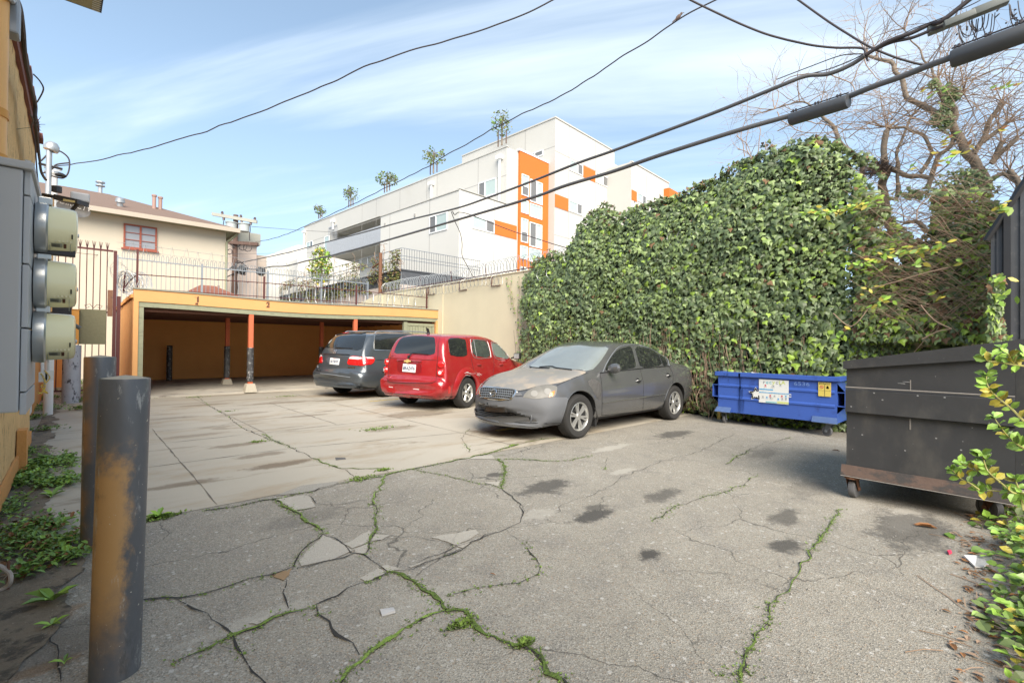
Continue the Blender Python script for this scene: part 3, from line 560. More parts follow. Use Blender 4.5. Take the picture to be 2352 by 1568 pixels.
MB().box((x+.06, .01, 0), (x+.13, .1, 2.42)).build('hinge_post', 'rust_red', gt)
MB().box((x-.10, .0, 1.95), (x-.015, .14, 2.55)).build('latch_panel', 'rust', gt)
m = M('mesh_cloth', (.17, .16, .095), .9, .2, 20, bmp=.4, bs=60)
a0 = PB(19, 515, 340, .02); a1 = PB(19, 820, 740, .02); MB().box((a0.x, .005, a1.z), (a1.x, .02, a0.z)).build('screen_panel', 'mesh_cloth', gt)
mb = MB()
for cx_ in (a0.x+.25, a0.x+.62): 
    for s_ in (-1, 1): mb.tube([(cx_, .05, a0.z+.03), (cx_+s_*.06, .05, a0.z+.12), (cx_+s_*.15, .05, a0.z+.09), (cx_+s_*.12, .05, a0.z+.03), (cx_+s_*.07, .05, a0.z+.06)], .006, 5)
mb.build('scrollwork', 'rust_red', gt)
# orange box by the gate, and the orange stub wall behind the meters
ob = thing('utility_box', 'tall narrow orange painted metal box above the peeling grey bollard', 'box', (-9.7, .1, 1.3))
a0 = PB(19, 405, 350, -.12); a1 = PB(19, 517, 738, -.12); MB().bevbox((a0.x-.02, -.12, a1.z), (a1.x, .12, a0.z), .012).build('cabinet', 'orange_paint', ob)
MB().box((a0.x-.03, -.13, a0.z+.003), (a1.x+.01, .13, a0.z+.02)).build('lid', 'orange_paint', ob); q = PB(19, 455, 475, -.14); MB().box((q.x-.03, -.15, q.z-.05), (q.x+.03, -.121, q.z+.05)).build('latch', 'rust', ob)
sw = thing('stub_wall', 'low orange stucco wall end behind the electricity meters', 'wall', (-10.2, 3.9, 0)); a0 = PB(19, 370, 1250, 3.9); a1 = PB(19, 370, 850, 3.9)
MB().box((-12.2, 3.9, .08), (a0.x, 4.1, 2.0)).build('wall_face', 'stucco_orange', sw); MB().box((-12.2, 3.82, 0), (a0.x, 4.1, .075)).build('plinth', 'footing', sw)
# ------------------------------------------------------------------ stucco building on the left
lb = thing('stucco_building', 'rough orange stucco building wall along the left edge with tiled eave', 'building', (-10, -8, 0))
mb = MB(); NY, NZ = 60, 44; vs = []
for j in range(NZ+1):
    for i in range(NY+1):
        y = -17+11.53*i/NY; z = (PA(17, 262, 800, -9.93).z-.03)*j/NZ; vs.append((-9.975+.012*pnoise(Vector((0, y*6, z*2.2)))+.006*pnoise(Vector((3, y*19, z*6))), y, z))
mb.add(vs, [(j*(NY+1)+i, j*(NY+1)+i+1, (j+1)*(NY+1)+i+1, (j+1)*(NY+1)+i) for j in range(NZ) for i in range(NY)]); mb.box((-14, -17, 0), (-10.0, -5.47, PA(17, 262, 800, -9.93).z-.03))
M('stucco_rough', (.86, .56, .25), .95, .2, 5, bmp=1, bs=38, bd=.03, c2=(.30, .15, .06), c2s=16, c2r=(.58, .66), c2sc=(1.3, 1.3, .35))
mb.build('wall_face', 'stucco_rough', lb)
M('tile_red', (.16, .055, .04), .8, .3, 12)
EV = PA(17, 262, 800, -9.93); mb = MB(); y = -17
while y < -5.5: mb.box((-14.0, y, EV.z+.01*rnd.random()), (-9.93+.03*rnd.random(), y+.24, EV.z+.08)); y += .25
mb.build('roof_tiles', 'tile_red', lb); MB().box((-9.975, -17, EV.z-.09), (-9.945, -5.4, EV.z-.003)).build('eave_board', 'tile_red', lb)
MB().box((-9.972, -9.2, .05), (-9.95, -5.6, .20)).box((-9.97, -7.4, .0), (-9.90, -7.2, .45)).build('base_trim', 'stucco_orange', lb)
# building continues set back beyond the corner
MB().box((-12.3, -5.4, 0), (-10.12, 3.8, 3.1)).build('rear_wing', 'stucco_orange', lb)
mb = MB(); [mb.box((-10.115, y, .25), (-10.04, y+.045, 1.45)) for y in [-5.3+i*.06 for i in range(26)]]; mb.build('louvre_panel', 'white_paint', lb)
# drainpipe
dp = thing('drainpipe', 'fat orange painted pipe strapped to the stucco wall above meters', 'pipe', (-9.9, -12.35, 2.2))
q = PD(0, -24, 200, 2.3); DPX, DPY = q.x, q.y
MB().tube([(DPX, DPY, 2.1), (DPX, DPY, 5.0)], .062, 24).build('pipe', 'orange_pipe' if 'orange_pipe' in MATS else M('orange_pipe', (.78, .42, .14), .5, .08, 3), dp, smooth=True)
for z in (PD(17, 40, 700, 2.05).z, PD(17, 40, 1125, 2.05).z):
    mb = MB(); mb.lathe([(.0625, -.02), (.068, -.02), (.068, .02), (.0625, .02)], (DPX, DPY, z), (0, 0, 1), 24); mb.box((DPX-.02, DPY+.055, z-.02), (DPX+.03, DPY+.13, z+.02)); mb.build('strap', 'orange_paint', dp, smooth=True)
# ------------------------------------------------------------------ meter cabinet with three meters
mc = thing('meter_cabinet', 'grey steel electricity meter cabinet on the orange stucco wall', 'meter cabinet', (-9.9, -12.3, 1.1))
qa = PD(0, 85, 385, 2.0); qb = PD(0, 62, 378, 1.72)
# front face plane x = FX ; near end y = Y0
FX = PD(0, 66, 600, 1.80).x; Y0 = PD(0, 66, 600, 1.80).y; Y1 = PA(0, 86, 600, FX+.0).y
ZT_, ZB_ = PD(0, 66, 380, 1.80).z, PD(0, 62, 945, 1.80).z
MB().bevbox((-9.97, Y0, ZB_), (FX-.02, Y1, ZT_-.02), .006).build('cabinet', 'meter_box', mc)
MB().bevbox((-9.97, Y0-.012, ZT_-.018), (FX+.01, Y1+.01, ZT_+.012), .006).build('lid', 'meter_box', mc)
zs = [PD(0, 75, v, 1.9).z for v in (385, 465, 615, 755, 895, 945)]
mb = MB()
for i in range(5): mb.bevbox((FX-.018, Y0+.02, zs[i+1]+.003), (FX, Y1, zs[i]-.003), .003)
mb.build('cover_panel', 'meter_box', mc)
for i, (yp, xm) in enumerate(((520, 88), (648, 84), (772, 80))):
    c_ = PD(0, xm, yp, 1.98); c_ = Vector((FX+.004, (Y0+Y1)/2+.02, c_.z)); D_ = .104
    mt = MB(); mt.lathe([(.0, .0), (D_+.006, .0), (D_+.008, .012), (D_+.008, .034), (D_+.002, .04)], c_, (1, 0, 0), 40); ring = mt.build('meter', 'meter_ring', mc, smooth=True)
    MB().lathe([(D_-.002, .04), (D_-.006, .115), (D_-.012, .127), (D_-.03, .132), (0, .132)], c_, (1, 0, 0), 40).build('meter_dome', 'meter_glass', ring, smooth=True)
    g_ = MB(); g_.lathe([(0, .04), (D_-.022, .04), (D_-.022, .10), (0, .10)], c_, (1, 0, 0), 24)
    for k in range(5): g_.box((c_.x+.06+k*.012, c_.y-D_+.02, c_.z-.06), (c_.x+.066+k*.012, c_.y-D_+.026, c_.z-.035))
    g_.build('meter_inner', 'meter_inside', ring)
    lm = MB()
    def dp_(h, a, w, l, o, mi_): 
        y_, z_ = -math.cos(R_(a)), math.sin(R_(a)); n_ = Vector((0, y_, z_)); t_ = Vector((0, -z_, y_)); p_ = c_+Vector((h, 0, 0))+n_*(D_-.004+o); lm.add([p_-t_*w, p_-t_*w+Vector((l, 0, 0)), p_+t_*w+Vector((l, 0, 0)), p_+t_*w], [(0, 1, 2, 3), (3, 2, 1, 0)], mi_)
    dp_(.05, -46, .011, .034, .003, 0)
    for k in range(7): dp_(.052+.0036*k, -46, .008, .0016, .004, 1)
    dp_(.088, -46, .012, .009, .004, 2); dp_(.112, -20, .010, .005, .003, 1); dp_(.108, -62, .05, .002, .003, 3); dp_(.045, -66, .045, .002, .003, 3)
    lm.build('meter_label', ['sticker_pale' if 'sticker_pale' in MATS else M('sticker_pale', (.5, .5, .4), .5), 'black_plastic', 'rust', 'meter_ring'], ring)
    MB().lathe([(0, .137), (.008, .136), (.01, .131)], c_+Vector((0, -.05, -.02)), (1, 0, 0), 10).build('meter_screw', 'meter_ring', ring)
    MB().bevbox((c_.x+.005, c_.y-.03, c_.z+D_-.002), (c_.x+.05, c_.y+.02, c_.z+D_+.03), .004).build('clamp', 'meter_ring', ring)
mb = MB(); q = Vector((FX+.02, (Y0+Y1)/2, 0)); mb.tube([(q.x, q.y, zs[3]+.02), (q.x+.05, q.y, zs[3]-.0), (q.x+.09, q.y+.02, zs[3]+.04), (q.x+.13, q.y+.02, zs[3]+.01)], .009, 8); mb.build('hose', 'cable_grey', mc, smooth=True)
mb = MB(); q = PD(18, 300, 1070, 2.02); mb.bevbox((FX+.0, q.y-.02, q.z-.018), (FX+.13, q.y+.02, q.z+.012), .004).build('bracket', 'black_plastic', mc)
# clutter beyond the meters
cl = thing('conduit_boxes', 'dark utility box and thin white conduits low behind the meter cabinet', 'utility box', (-9.9, -4, 1))
q = PB(19, 370, 320, -4.6); MB().box((-10.1, -4.7, PB(19, 300, 445, -4.7).z), (PB(19, 437, 320, -4.7).x, -4.3, PB(19, 300, 200, -4.7).z)).build('utility_box', 'black_plastic', cl)
mb = MB()
for xx, y0, y1 in ((110, 870, 1130), (185, 870, 1110)): a0 = PB(19, xx, y0, -4.5); a1 = PB(19, xx, y1, -4.5); mb.tube([a0, a1], .02, 8); mb.box((a1.x-.04, -4.54, a1.z-.04), (a1.x+.05, -4.46, a1.z+.1))
mb.build('conduit', 'white_paint', cl)
mb = MB(); P_ = [PB(19, *p_, -4.6) for p_ in ((90, 1065), (130, 1130), (135, 1220), (95, 1290), (60, 1280))]; mb.tube(catmull(P_), .012, 6); P_ = [PB(19, *p_, -4.6) for p_ in ((130, 1030), (190, 1110), (150, 1170), (95, 1220), (170, 1290), (120, 1270))]; mb.tube(catmull(P_), .009, 6); mb.build('loose_cord', 'yellow_paint', cl)
# pipe stub with rope at the near left edge
st = thing('pipe_stub', 'short rusty pipe with frayed rope at the foot of left wall', 'pipe', G(3, 40, 1100)); q = G(3, 40, 1105)
MB().tube([(q.x, q.y, 0), (q.x, q.y, .16)], .006, 8).build('pipe', 'rust', st); mb = MB(); mb.tube(catmull([(q.x-.12, q.y-.02, .13), (q.x-.05, q.y, .15), (q.x, q.y, .10), (q.x+.01, q.y-.02, .06), (q.x-.01, q.y, .02), (q.x-.08, q.y, .0)]), .011, 8)
for k in range(14): mb.tube([(q.x, q.y, .09), (q.x+rnd.gauss(0, .02), q.y+rnd.gauss(0, .02), .09+rnd.gauss(0, .015))], .0015, 3)
mb.build('rope', 'brick_pale', st, smooth=True)
# flat floodlight at the top edge of the picture
fl = thing('wall_lamp', 'flat rectangular lamp with louvred end sticking out above, at the top left', 'lamp', PD(0, 190, -20, 1.6))
Z0 = PD(0, 232, 30, 1.5).z
cpt = [CAMP+ray(0, x_, y_)*((Z0-CAMP.z)/ray(0, x_, y_).z) for x_, y_ in ((146, 0), (233, 31), (240, -14), (140, -60))]
vs = [Vector(p_) for p_ in cpt]; cc = sum(vs, Vector())/4; vs2 = [cc+(p_-cc)*.86+Vector((0, 0, -.003)) for p_ in vs]; mb = MB(); mb.add([*vs, *[p_+Vector((0, 0, .04)) for p_ in vs]], [(3,2,1,0),(4,5,6,7),(0,1,5,4),(1,2,6,5),(2,3,7,6),(3,0,4,7)]); mb.tube([cc+Vector((0, 0, .04)), Vector((-9.6, cc.y, Z0+.3)), Vector((-9.97, cc.y, Z0+.3))], .02, 8); mb.build('housing', M('lamp_frame', (.06, .055, .06), .5), fl)
mb = MB(); mb.add(vs2, [(3, 2, 1, 0)]); mb.build('diffuser', M('lamp_beige', (.42, .36, .2), .5, .1, 5), fl)
mb = MB(); e = (vs[2]-vs[1]); f = (vs[0]-vs[1]).normalized()
for k in range(9): p_ = vs[1]+e*(.06+.1*k)+f*.004+Vector((0, 0, -.004)); mb.add([p_, p_+e*.045, p_+e*.045+f*.02, p_+f*.02], [(0, 1, 2, 3)])
mb.build('louvres', 'white_paint', fl)
# ------------------------------------------------------------------ service mast, street light and satellite dish
MY = -3.6
ms_ = thing('service_mast', 'grey steel service mast with round weatherhead above the stucco building', 'mast', PB(17, 400, 1568, MY))
mb = MB(); a0 = PB(17, 400, 1700, MY); a1 = PB(17, 402, 1240, MY); mb.tube([(a0.x, MY, 2.8), (a0.x, MY, a1.z)], .038, 14).build('pole', 'galv', ms_, smooth=True)
mb = MB(); mb.lathe([(.0, .13), (.05, .12), (.085, .08), (.1, .02), (.09, -.02), (.05, -.03)], (a0.x+.02, MY, a1.z), (.25, 0, 1), 18); mb.build('weatherhead', 'galv', ms_, smooth=True)
mb = MB(); mb.tube(catmull([PB(17, *p_, MY) for p_ in ((440, 1240), (520, 1270), (575, 1330), (570, 1430), (530, 1480), (470, 1475), (420, 1460))]), .012, 6); mb.tube(catmull([PB(17, *p_, MY) for p_ in ((420, 1250), (380, 1300), (340, 1340))]), .012, 6); mb.tube(catmull([PB(17, *p_, MY) for p_ in ((360, 1440), (430, 1410), (470, 1370), (580, 1355))]), .012, 6); mb.build('wire_loop', 'cable_black', ms_, smooth=True)
mb = MB(); mb.tube([(a0.x-.12, MY, PB(17, 400, 1375, MY).z), (a0.x+.16, MY, PB(17, 400, 1385, MY).z)], .02, 6); mb.lathe([(.07, -.02), (.075, 0), (.03, .03)], (a0.x+.14, MY, PB(17, 400, 1385, MY).z-.1), (0, 0, 1), 10); mb.build('insulator', 'black_plastic', ms_)
p2 = thing('vent_stack', 'white vent pipe standing behind the service mast', 'pipe', PB(17, 440, 1568, MY+1.5)); a1 = PB(17, 440, 1440, MY+1.5)
mb = MB(); mb.tube([(a1.x, MY+1.5, 0), (a1.x, MY+1.5, a1.z)], .07, 14); mb.build('pipe', 'white_paint', p2, smooth=True); mb = MB(); [mb.lathe([(.12, -.02), (.12, .02)], (a1.x, MY+1.5, a1.z+k*.09), (0, 0, 1), 14) for k in (0, 1)]; mb.build('cap', 'galv', p2)
dr = thing('downpipe', 'orange painted downpipe behind the meters at building corner', 'pipe', (PB(18, 320, 900, -5.5).x, -5.45, 0)); x = PB(18, 320, 900, -5.45).x; MB().tube([(x, -5.45, 1.75), (x, -5.45, PB(18, 320, 330, -5.45).z)], .055, 14).build('pipe', 'orange_pipe', dr, smooth=True)
mb = MB(); [mb.tube([(x-.16, -5.5, z), (x+.04, -5.5, z)], .025, 8) for z in (3.02, 3.12, 2.7)]; mb.build('bracket', 'orange_paint', dr)
sl = thing('street_light', 'small black wall light on a bracket in front of satellite dish', 'lamp', PD(18, 390, 330, 5.8)); qs = [PD(18, *p_, 5.8) for p_ in ((395, 300), (720, 370), (720, 430), (390, 370))]
pv = (qs[1]-qs[0]).normalized(); nv = Vector((-.68, -.73, 0)).cross(pv).normalized(); dp_ = Vector((.5, .6, 0))*.22
mb = MB(); mb.add([*qs, *[q_+dp_ for q_ in qs]], [(3,2,1,0),(4,5,6,7),(0,1,5,4),(1,2,6,5),(2,3,7,6),(3,0,4,7)]); q_ = PD(18, 440, 275, 5.85); mb.tube([q_, q_+Vector((0, 0, .07))], .05, 10); mb.build('housing', 'black_plastic', sl)
mb = MB(); ql = [PD(18, *p_, 5.79) for p_ in ((530, 365), (690, 395), (690, 420), (525, 395))]; mb.add(ql, [(3, 2, 1, 0)]); mb.build('lens', M('lens_yellow', (.5, .42, .2), .4), sl)
mb = MB(); mb.tube([PD(18, 250, 310, 5.9), PD(18, 395, 335, 5.9)], .022, 6); mb.tube([PD(18, 740, 420, 5.9), PD(18, 650, 520, 5.9)], .022, 6); mb.build('arm', 'black_plastic', sl)
DD = 6.3
sdh = thing('satellite_dish', 'grey oval satellite dish with white lettering behind the wall light', 'satellite dish', PD(18, 720, 520, DD)); m = M('dish_grey', (.36, .37, .385), .45, .03)
c_ = PD(18, 668, 500, DD); ux = (PD(18, 900, 580, DD)-PD(18, 430, 440, DD)); ax = ux.length/2; ux.normalize(); vz = Vector((0, 0, 1)); vz = (vz-ux*vz.dot(ux)).normalized(); vy = ux.cross(vz); mb = MB(); vs = [c_+vy*.06]; K = 36
if vy.dot(CAMP-c_) > 0: vy = -vy
vs = [c_+vy*.07]
for rr in (.5, 1.): vs += [c_+ux*math.cos(2*math.pi*k/K)*ax*rr+vz*math.sin(2*math.pi*k/K)*ax*.42*rr+vy*.07*(1-rr*rr) for k in range(K)]
mb.add(vs, [(0, 1+k, 1+(k+1) % K) for k in range(K)]+[(1+k, 1+K+k, 1+K+(k+1) % K, 1+(k+1) % K) for k in range(K)]); mb.build('dish', 'dish_grey', sdh, smooth=True, sharp=180)
mb = MB(); text_mb('DIRECTV', .11, PD(18, 700, 455, DD-.04), ux, vz, mb=mb); mb.build('lettering', 'white_frame', sdh)
mb = MB(); mb.tube([PD(18, 700, 460, DD-.1), PD(18, 755, 370, DD-.35)], .02, 6); mb.tube([PD(18, 640, 560, DD+.1), PD(18, 600, 700, DD+.3), PD(18, 560, 900, DD+.3)], .025, 8); mb.build('arm', 'dish_grey', sdh); q_ = PD(18, 760, 365, DD-.35); MB().bevbox((q_.x-.09, q_.y-.09, q_.z-.05), (q_.x+.09, q_.y+.09, q_.z+.06), .02).build('receiver', 'dish_grey', sdh)
# cable bundle hanging along the eave
cbn = thing('cable_bundle', 'thick bundle of old black cables sagging along the eave', 'cables', (-9.6, -9, 4))
mb = MB(); BP = [(17,110,-60,2.2),(17,165,60,2.4),(17,190,250,2.7),(17,205,430,3.0),(17,235,600,3.3),(17,270,760,3.6),(17,295,880,3.9),(17,292,1000,4.1),(17,310,1150,4.3),(17,325,1300,4.6),(17,345,1430,4.8),(17,385,1500,5.)]
for k in range(13):
    o1, o2 = rnd.uniform(-1, 1), rnd.uniform(0, 6); mb.tube(catmull([PA(n_, x_+5*math.sin(o2+i*1.3)*o1+9*o1*(1-i/14), y_, -9.85+.01*o1) for i, (n_, x_, y_, d_) in enumerate(BP)], 5), .009, 5, mi=0)
mb.build('cable', 'cable_black', cbn, smooth=True); mb = MB()
for P_ in (((280, 620, 3.3), (335, 680, 3.4), (360, 750, 3.5), (310, 850, 3.8)), ((250, 950, 3.6), (275, 1000, 3.7), (262, 1060, 3.8), (290, 1180, 3.9), (305, 1400, 3.9), (320, 1560, 3.9), (330, 1700, 3.9))): mb.tube(catmull([PD(17, *p_) for p_ in P_]), .005, 5)
for k in range(10): q_ = PD(17, 290+rnd.uniform(-20, 25), rnd.uniform(1030, 1060), 4.1); mb.tube([q_, q_+Vector((rnd.gauss(0, .05), rnd.gauss(0, .05), rnd.gauss(0, .03)))], .002, 3)
mb.build('loose_wire', 'cable_black', cbn, smooth=True)
jb = thing('junction_box', 'small grey junction box with conduit high on the stucco wall', 'junction box', PD(17, 115, 190, 2.5)); q_ = PD(17, 110, 160, 2.4); MB().bevbox((q_.x-.04, q_.y-.05, q_.z-.09), (q_.x+.025, q_.y+.05, q_.z+.09), .01).build('box', 'steel_grey', jb); MB().tube([q_+Vector((0, 0, .08)), PD(17, 85, -20, 2.3)], .015, 8).build('conduit', 'galv', jb, smooth=True)
# ------------------------------------------------------------------ neighbour house on the left
hs = thing('house', 'cream stucco house with brown shingle hip roof behind the gate', 'house', (-8, 9, 0))
ex = PB(20, 435, 420, 9).x; ez = PB(0, 540, 528, 8.45).z; exr = PB(20, 625, 400, 8.45).x
MB().box((-22, 9, 0), (ex, 18.5, ez+.02)).build('wall_face', 'house_cream', hs)
RB = 13.6; rt_ = PB(0, 250, 446, RB)
rx1 = rt_.x; rz = rt_.z
mb = MB(); mb.add([(-23, 8.4, ez+.05), (exr, 8.4, ez+.05), (exr, 19, ez+.05), (-23, 19, ez+.05), (-23, RB, rz), (rx1, RB, rz)], [(0,1,5,4),(1,2,5),(2,3,4,5),(3,0,4),(3,2,1,0)]); mb.build('roof', 'shingle', hs)
MB().box((-23, 8.36, ez-.11), (exr+.03, 8.43, ez+.06)).box((exr-.03, 8.431, ez-.11), (exr+.03, 19, ez+.06)).build('gutter', 'gutter_cream' if 'gutter_cream' in MATS else M('gutter_cream', (.42, .36, .29), .7, .1), hs)
MB().box((-22, 8.45, ez-.05), (exr-.05, 18.9, ez-.02)).build('soffit', 'trim_green', hs)
wa = PB(4, 163, 135, 8.98); wb_ = PB(4, 415, 362, 8.98); wx0, wx1, wz1, wz0 = wa.x, wb_.x, wa.z-.03, wb_.z+.03
fr = MB(); t_ = .055
for b_ in (((wx0, wz0), (wx0+t_, wz1)), ((wx1-t_, wz0), (wx1, wz1)), ((wx0+t_, wz0), (wx1-t_, wz0+t_)), ((wx0+t_, wz1-t_), (wx1-t_, wz1)), (((wx0+wx1)/2-.03, wz0+t_), ((wx0+wx1)/2+.03, wz1-t_))): fr.box((b_[0][0], 8.93, b_[0][1]), (b_[1][0], 9.02, b_[1][1]))
for k in (1, 2): z = wz0+t_+(wz1-wz0-2*t_)*k/3; fr.box((wx0+t_, 8.945, z-.012), (wx1-t_, 8.99, z+.012))
fr.box((wx0-.06, 8.9, wz0-.06), (wx1+.06, 9.01, wz0-.003))
w_ = fr.build('window', 'redwood', hs); MB().box((wx0+t_, 8.975, wz0+t_), (wx1-t_, 8.99, wz1-t_)).build('pane', 'window_grey', w_)
def onroof(n, x, y):                                      # front roof slope
    d = ray(n, x, y); k = (rz-ez-.05)/(RB-8.4); t = (CAMP.z-ez-.05-k*(CAMP.y-8.4))/(k*d.y-d.z); return CAMP+d*t
for n, x, y, r, h, m_ in ((1, 1053, 1425, .07, .5, 'pipe_clay'), (1, 1095, 1430, .07, .45, 'pipe_clay')):
    q = onroof(n, x, y); f = MB(); f.lathe([(r, -.1), (r, h), (r*1.35, h+.01), (r*1.35, h+.08), (0, h+.09)], q, (0, 0, 1), 12); f.build('vent_pipe', m_, hs, smooth=True)
q = onroof(1, 820, 1410); MB().lathe([(.1, -.1), (.1, .12), (.16, .15), (.14, .3), (0, .36)], q, (0, -.2, 1), 12).build('turbine_vent', 'galv', hs, smooth=True)
q = PB(18, 1033, 275, RB); MB().lathe([(.08, -.3), (.08, .25), (.17, .26), (.17, .3), (.09, .31), (.09, .4), (.17, .41), (.17, .46), (0, .47)], q, (0, 0, 1), 12).build('chimney_flue', 'galv', hs)
q = PB(18, 665, 260, RB); MB().box((q.x-.35, RB-.2, q.z-.25), (q.x+.35, RB+.2, q.z-.02)).box((q.x-.45, RB-.28, q.z-.01), (q.x+.45, RB+.28, q.z+.07)).build('roof_vent', 'shingle', hs)
MB().tube([(ex+.02, 8.96, 0), (ex+.02, 8.96, ez-.5), (ex+.35, 8.6, ez-.12)], .05, 8).build('downpipe', 'trim_green', hs)
# small roof in front of the house
q = PB(4, 812, 615, 7.6); sr = thing('low_house', 'low red brown hip roof just showing behind the picket fence', 'house', (q.x, 7.6, 0))
ql = PB(4, 620, 665, 6.9); qr = PB(4, 1110, 705, 6.9); MB().add([(ql.x, 6.9, ql.z-.05), (qr.x, 6.9, qr.z-.1), (qr.x, 8.6, qr.z-.1), (ql.x, 8.6, ql.z-.05), (q.x-.25, 7.7, q.z), (q.x+.25, 7.7, q.z)], [(0,1,5,4),(1,2,5),(2,3,4,5),(3,0,4),(3,2,1,0)]).build('roof', 'shingle_red', sr)
MB().box((ql.x+.3, 7.0, 0), (qr.x-.3, 8.5, ql.z-.12)).build('wall_face', 'house_cream', sr); q = PB(4, 888, 640, 7.6); MB().tube([(q.x, 7.6, q.z-.6), (q.x, 7.6, q.z+.12)], .04, 8).build('vent_pipe', 'pipe_clay', sr)
# pale pink flat-roofed building behind
def bx_px(mb, n, x0, x1, yt, b, depth=4, z0=0, mi=0):
    a, c_ = PB(n, x0, yt, b), PB(n, x1, yt, b); mb.box((a.x, b, z0), (c_.x, b+depth, (a.z+c_.z)/2), mi)
pk = thing('flat_building', 'pale pink flat roofed building right of the cream house', 'building', (0, 17, 0))
mb = MB(); bx_px(mb, 20, 380, 888, 575, 17); mb.build('wall_face', 'house_pink', pk); mb = MB(); bx_px(mb, 20, 888.5, 1030, 745, 17.2); mb.build('annex', 'brick_pale', pk)
a = PB(20, 470, 522, 16.7); c_ = PB(20, 942, 585, 16.7); MB().box((a.x, 16.7, c_.z-.05), (c_.x, 21.2, c_.z+.62)).build('roof_slab', 'timber_grey', pk)
wg = thing('gable_building', 'low white building with a shallow gable left of the apartment block', 'building', (5, 24, 0))
P_ = [PB(20, 1032, 750, 24), PB(20, 1490, 592, 24), PB(6, 170, 1220, 24), PB(6, 175, 1350, 24)]
mb = MB(); mb.prism([(P_[0].x, 0), (P_[3].x, 0), (P_[2].x, P_[2].z), (P_[1].x, P_[1].z), (P_[0].x, P_[0].z)], 'y', 24, 30); mb.build('wall_face', 'stucco_white', wg)
P_ = [PB(6, 90, 1330, 22), PB(6, 400, 1320, 22), PB(6, 620, 1372, 22), PB(6, 640, 1500, 22)]
lw = thing('low_building', 'low white flat roof building under the apartment balconies', 'building', (8, 22, 0)); mb = MB(); mb.prism([(P_[0].x, 0), (P_[3].x, 0), (P_[2].x, P_[2].z), (P_[1].x, P_[1].z), (P_[0].x, P_[0].z)], 'y', 22, 23.8); mb.build('wall_face', 'stucco_white', lw)
# ------------------------------------------------------------------ apartment block
YA = R_(3.6); E1 = Vector((math.cos(YA), math.sin(YA), 0)); E2 = Vector((-math.sin(YA), math.cos(YA), 0)); UP = Vector((0, 0, 1))
C0 = PD(7, 718, 132, 33.5); ab = thing('apartment_building', 'large white and orange modern apartment block with flat stepped roofs', 'apartment building', (C0.x, C0.y, 0))
def hit(n, x, y, P, N):
    d = ray(n, x, y); return CAMP+d*((Vector(P)-CAMP).dot(N)/d.dot(N))
def L(P): d = Vector(P)-C0; return (d.dot(E1), d.dot(E2), P[2])       # local s (along E1), t (along E2)
def Wd(s, t, z): p_ = C0+E1*s+E2*t; return (p_.x, p_.y, z)
def lbox(mb, s0, s1, t0, t1, z0, z1, mi=0):
    s0, s1 = sorted((s0, s1)); t0, t1 = sorted((t0, t1)); z0, z1 = sorted((z0, z1))
    return mb.add([Wd(s0,t0,z0),Wd(s1,t0,z0),Wd(s1,t1,z0),Wd(s0,t1,z0),Wd(s0,t0,z1),Wd(s1,t0,z1),Wd(s1,t1,z1),Wd(s0,t1,z1)], [(0,3,2,1),(4,5,6,7),(0,1,5,4),(1,2,6,5),(2,3,7,6),(3,0,4,7)], mi)
FR_ = lambda n, x, y, t=0.: L(hit(n, x, y, C0+E2*t, E2))    # on a face of constant t  (faces the yard, recedes right)
FL_ = lambda n, x, y, s=0.: L(hit(n, x, y, C0+E1*s, E1))    # on a face of constant s  (recedes left)
HT = C0.z
s_r = FR_(7, 1220, 420)[0]; t_p = FL_(6, 1492, 445)[1]
j = FL_(7, 648, 545); T_K = j[1]                           # plane of the orange tower
K = FR_(7, 305, 378, T_K); S_K = K[0]
Q = FR_(6, 1470, 745, T_K); S_Q = Q[0]; ZQ = Q[2]
TQ = FL_(6, 800, 963, S_Q)[1]; TE = FL_(6, 150, 1045, S_K)[1]
ZK = FL_(6, 1000, 690, S_K)[2]
print('APT', HT, s_r, t_p, T_K, S_K, K[2], S_Q, ZQ, TQ, TE, ZK)
mw = MB(); lbox(mw, 0, s_r, 0, t_p, 0, HT); mw.build('main_block', ['stucco_grey'], ab)
tA = FL_(6, 370, 1200, S_K)[1]; tB = TQ; zc = FL_(6, 770, 975, S_K)[2]; zf = FL_(6, 795, 1172, S_K)[2]; zu = zf-.35; RD = 1.9; tC = TE-1.2
mw = MB(); lbox(mw, S_K, -.002, T_K, tB-.002, 0, K[2]); lbox(mw, S_K+RD, -.002, tB, tA, 0, K[2]-.004); lbox(mw, S_K, S_K+RD-.002, tB, tA, zc, K[2]); lbox(mw, S_K, S_K+RD-.002, tB, tA, zu, zf); lbox(mw, S_K, -.002, tA+.002, TE, 0, K[2]); lbox(mw, S_K+.1, S_K+RD-.002, tB+1.2, tB+1.6, zf+.002, zc-.002); lbox(mw, S_K+3, -.003, TE*.35, TE*.52, K[2], K[2]+1.6); lbox(mw, S_K+3, -.003, TE*.62, TE*.74, K[2], K[2]+1.2); mw.build('left_wing', 'stucco_grey', ab)
mw = MB(); lbox(mw, S_Q, S_K-.002, T_K+.002, TQ, 0, ZQ); mw.build('lower_block', 'stucco_white', ab)
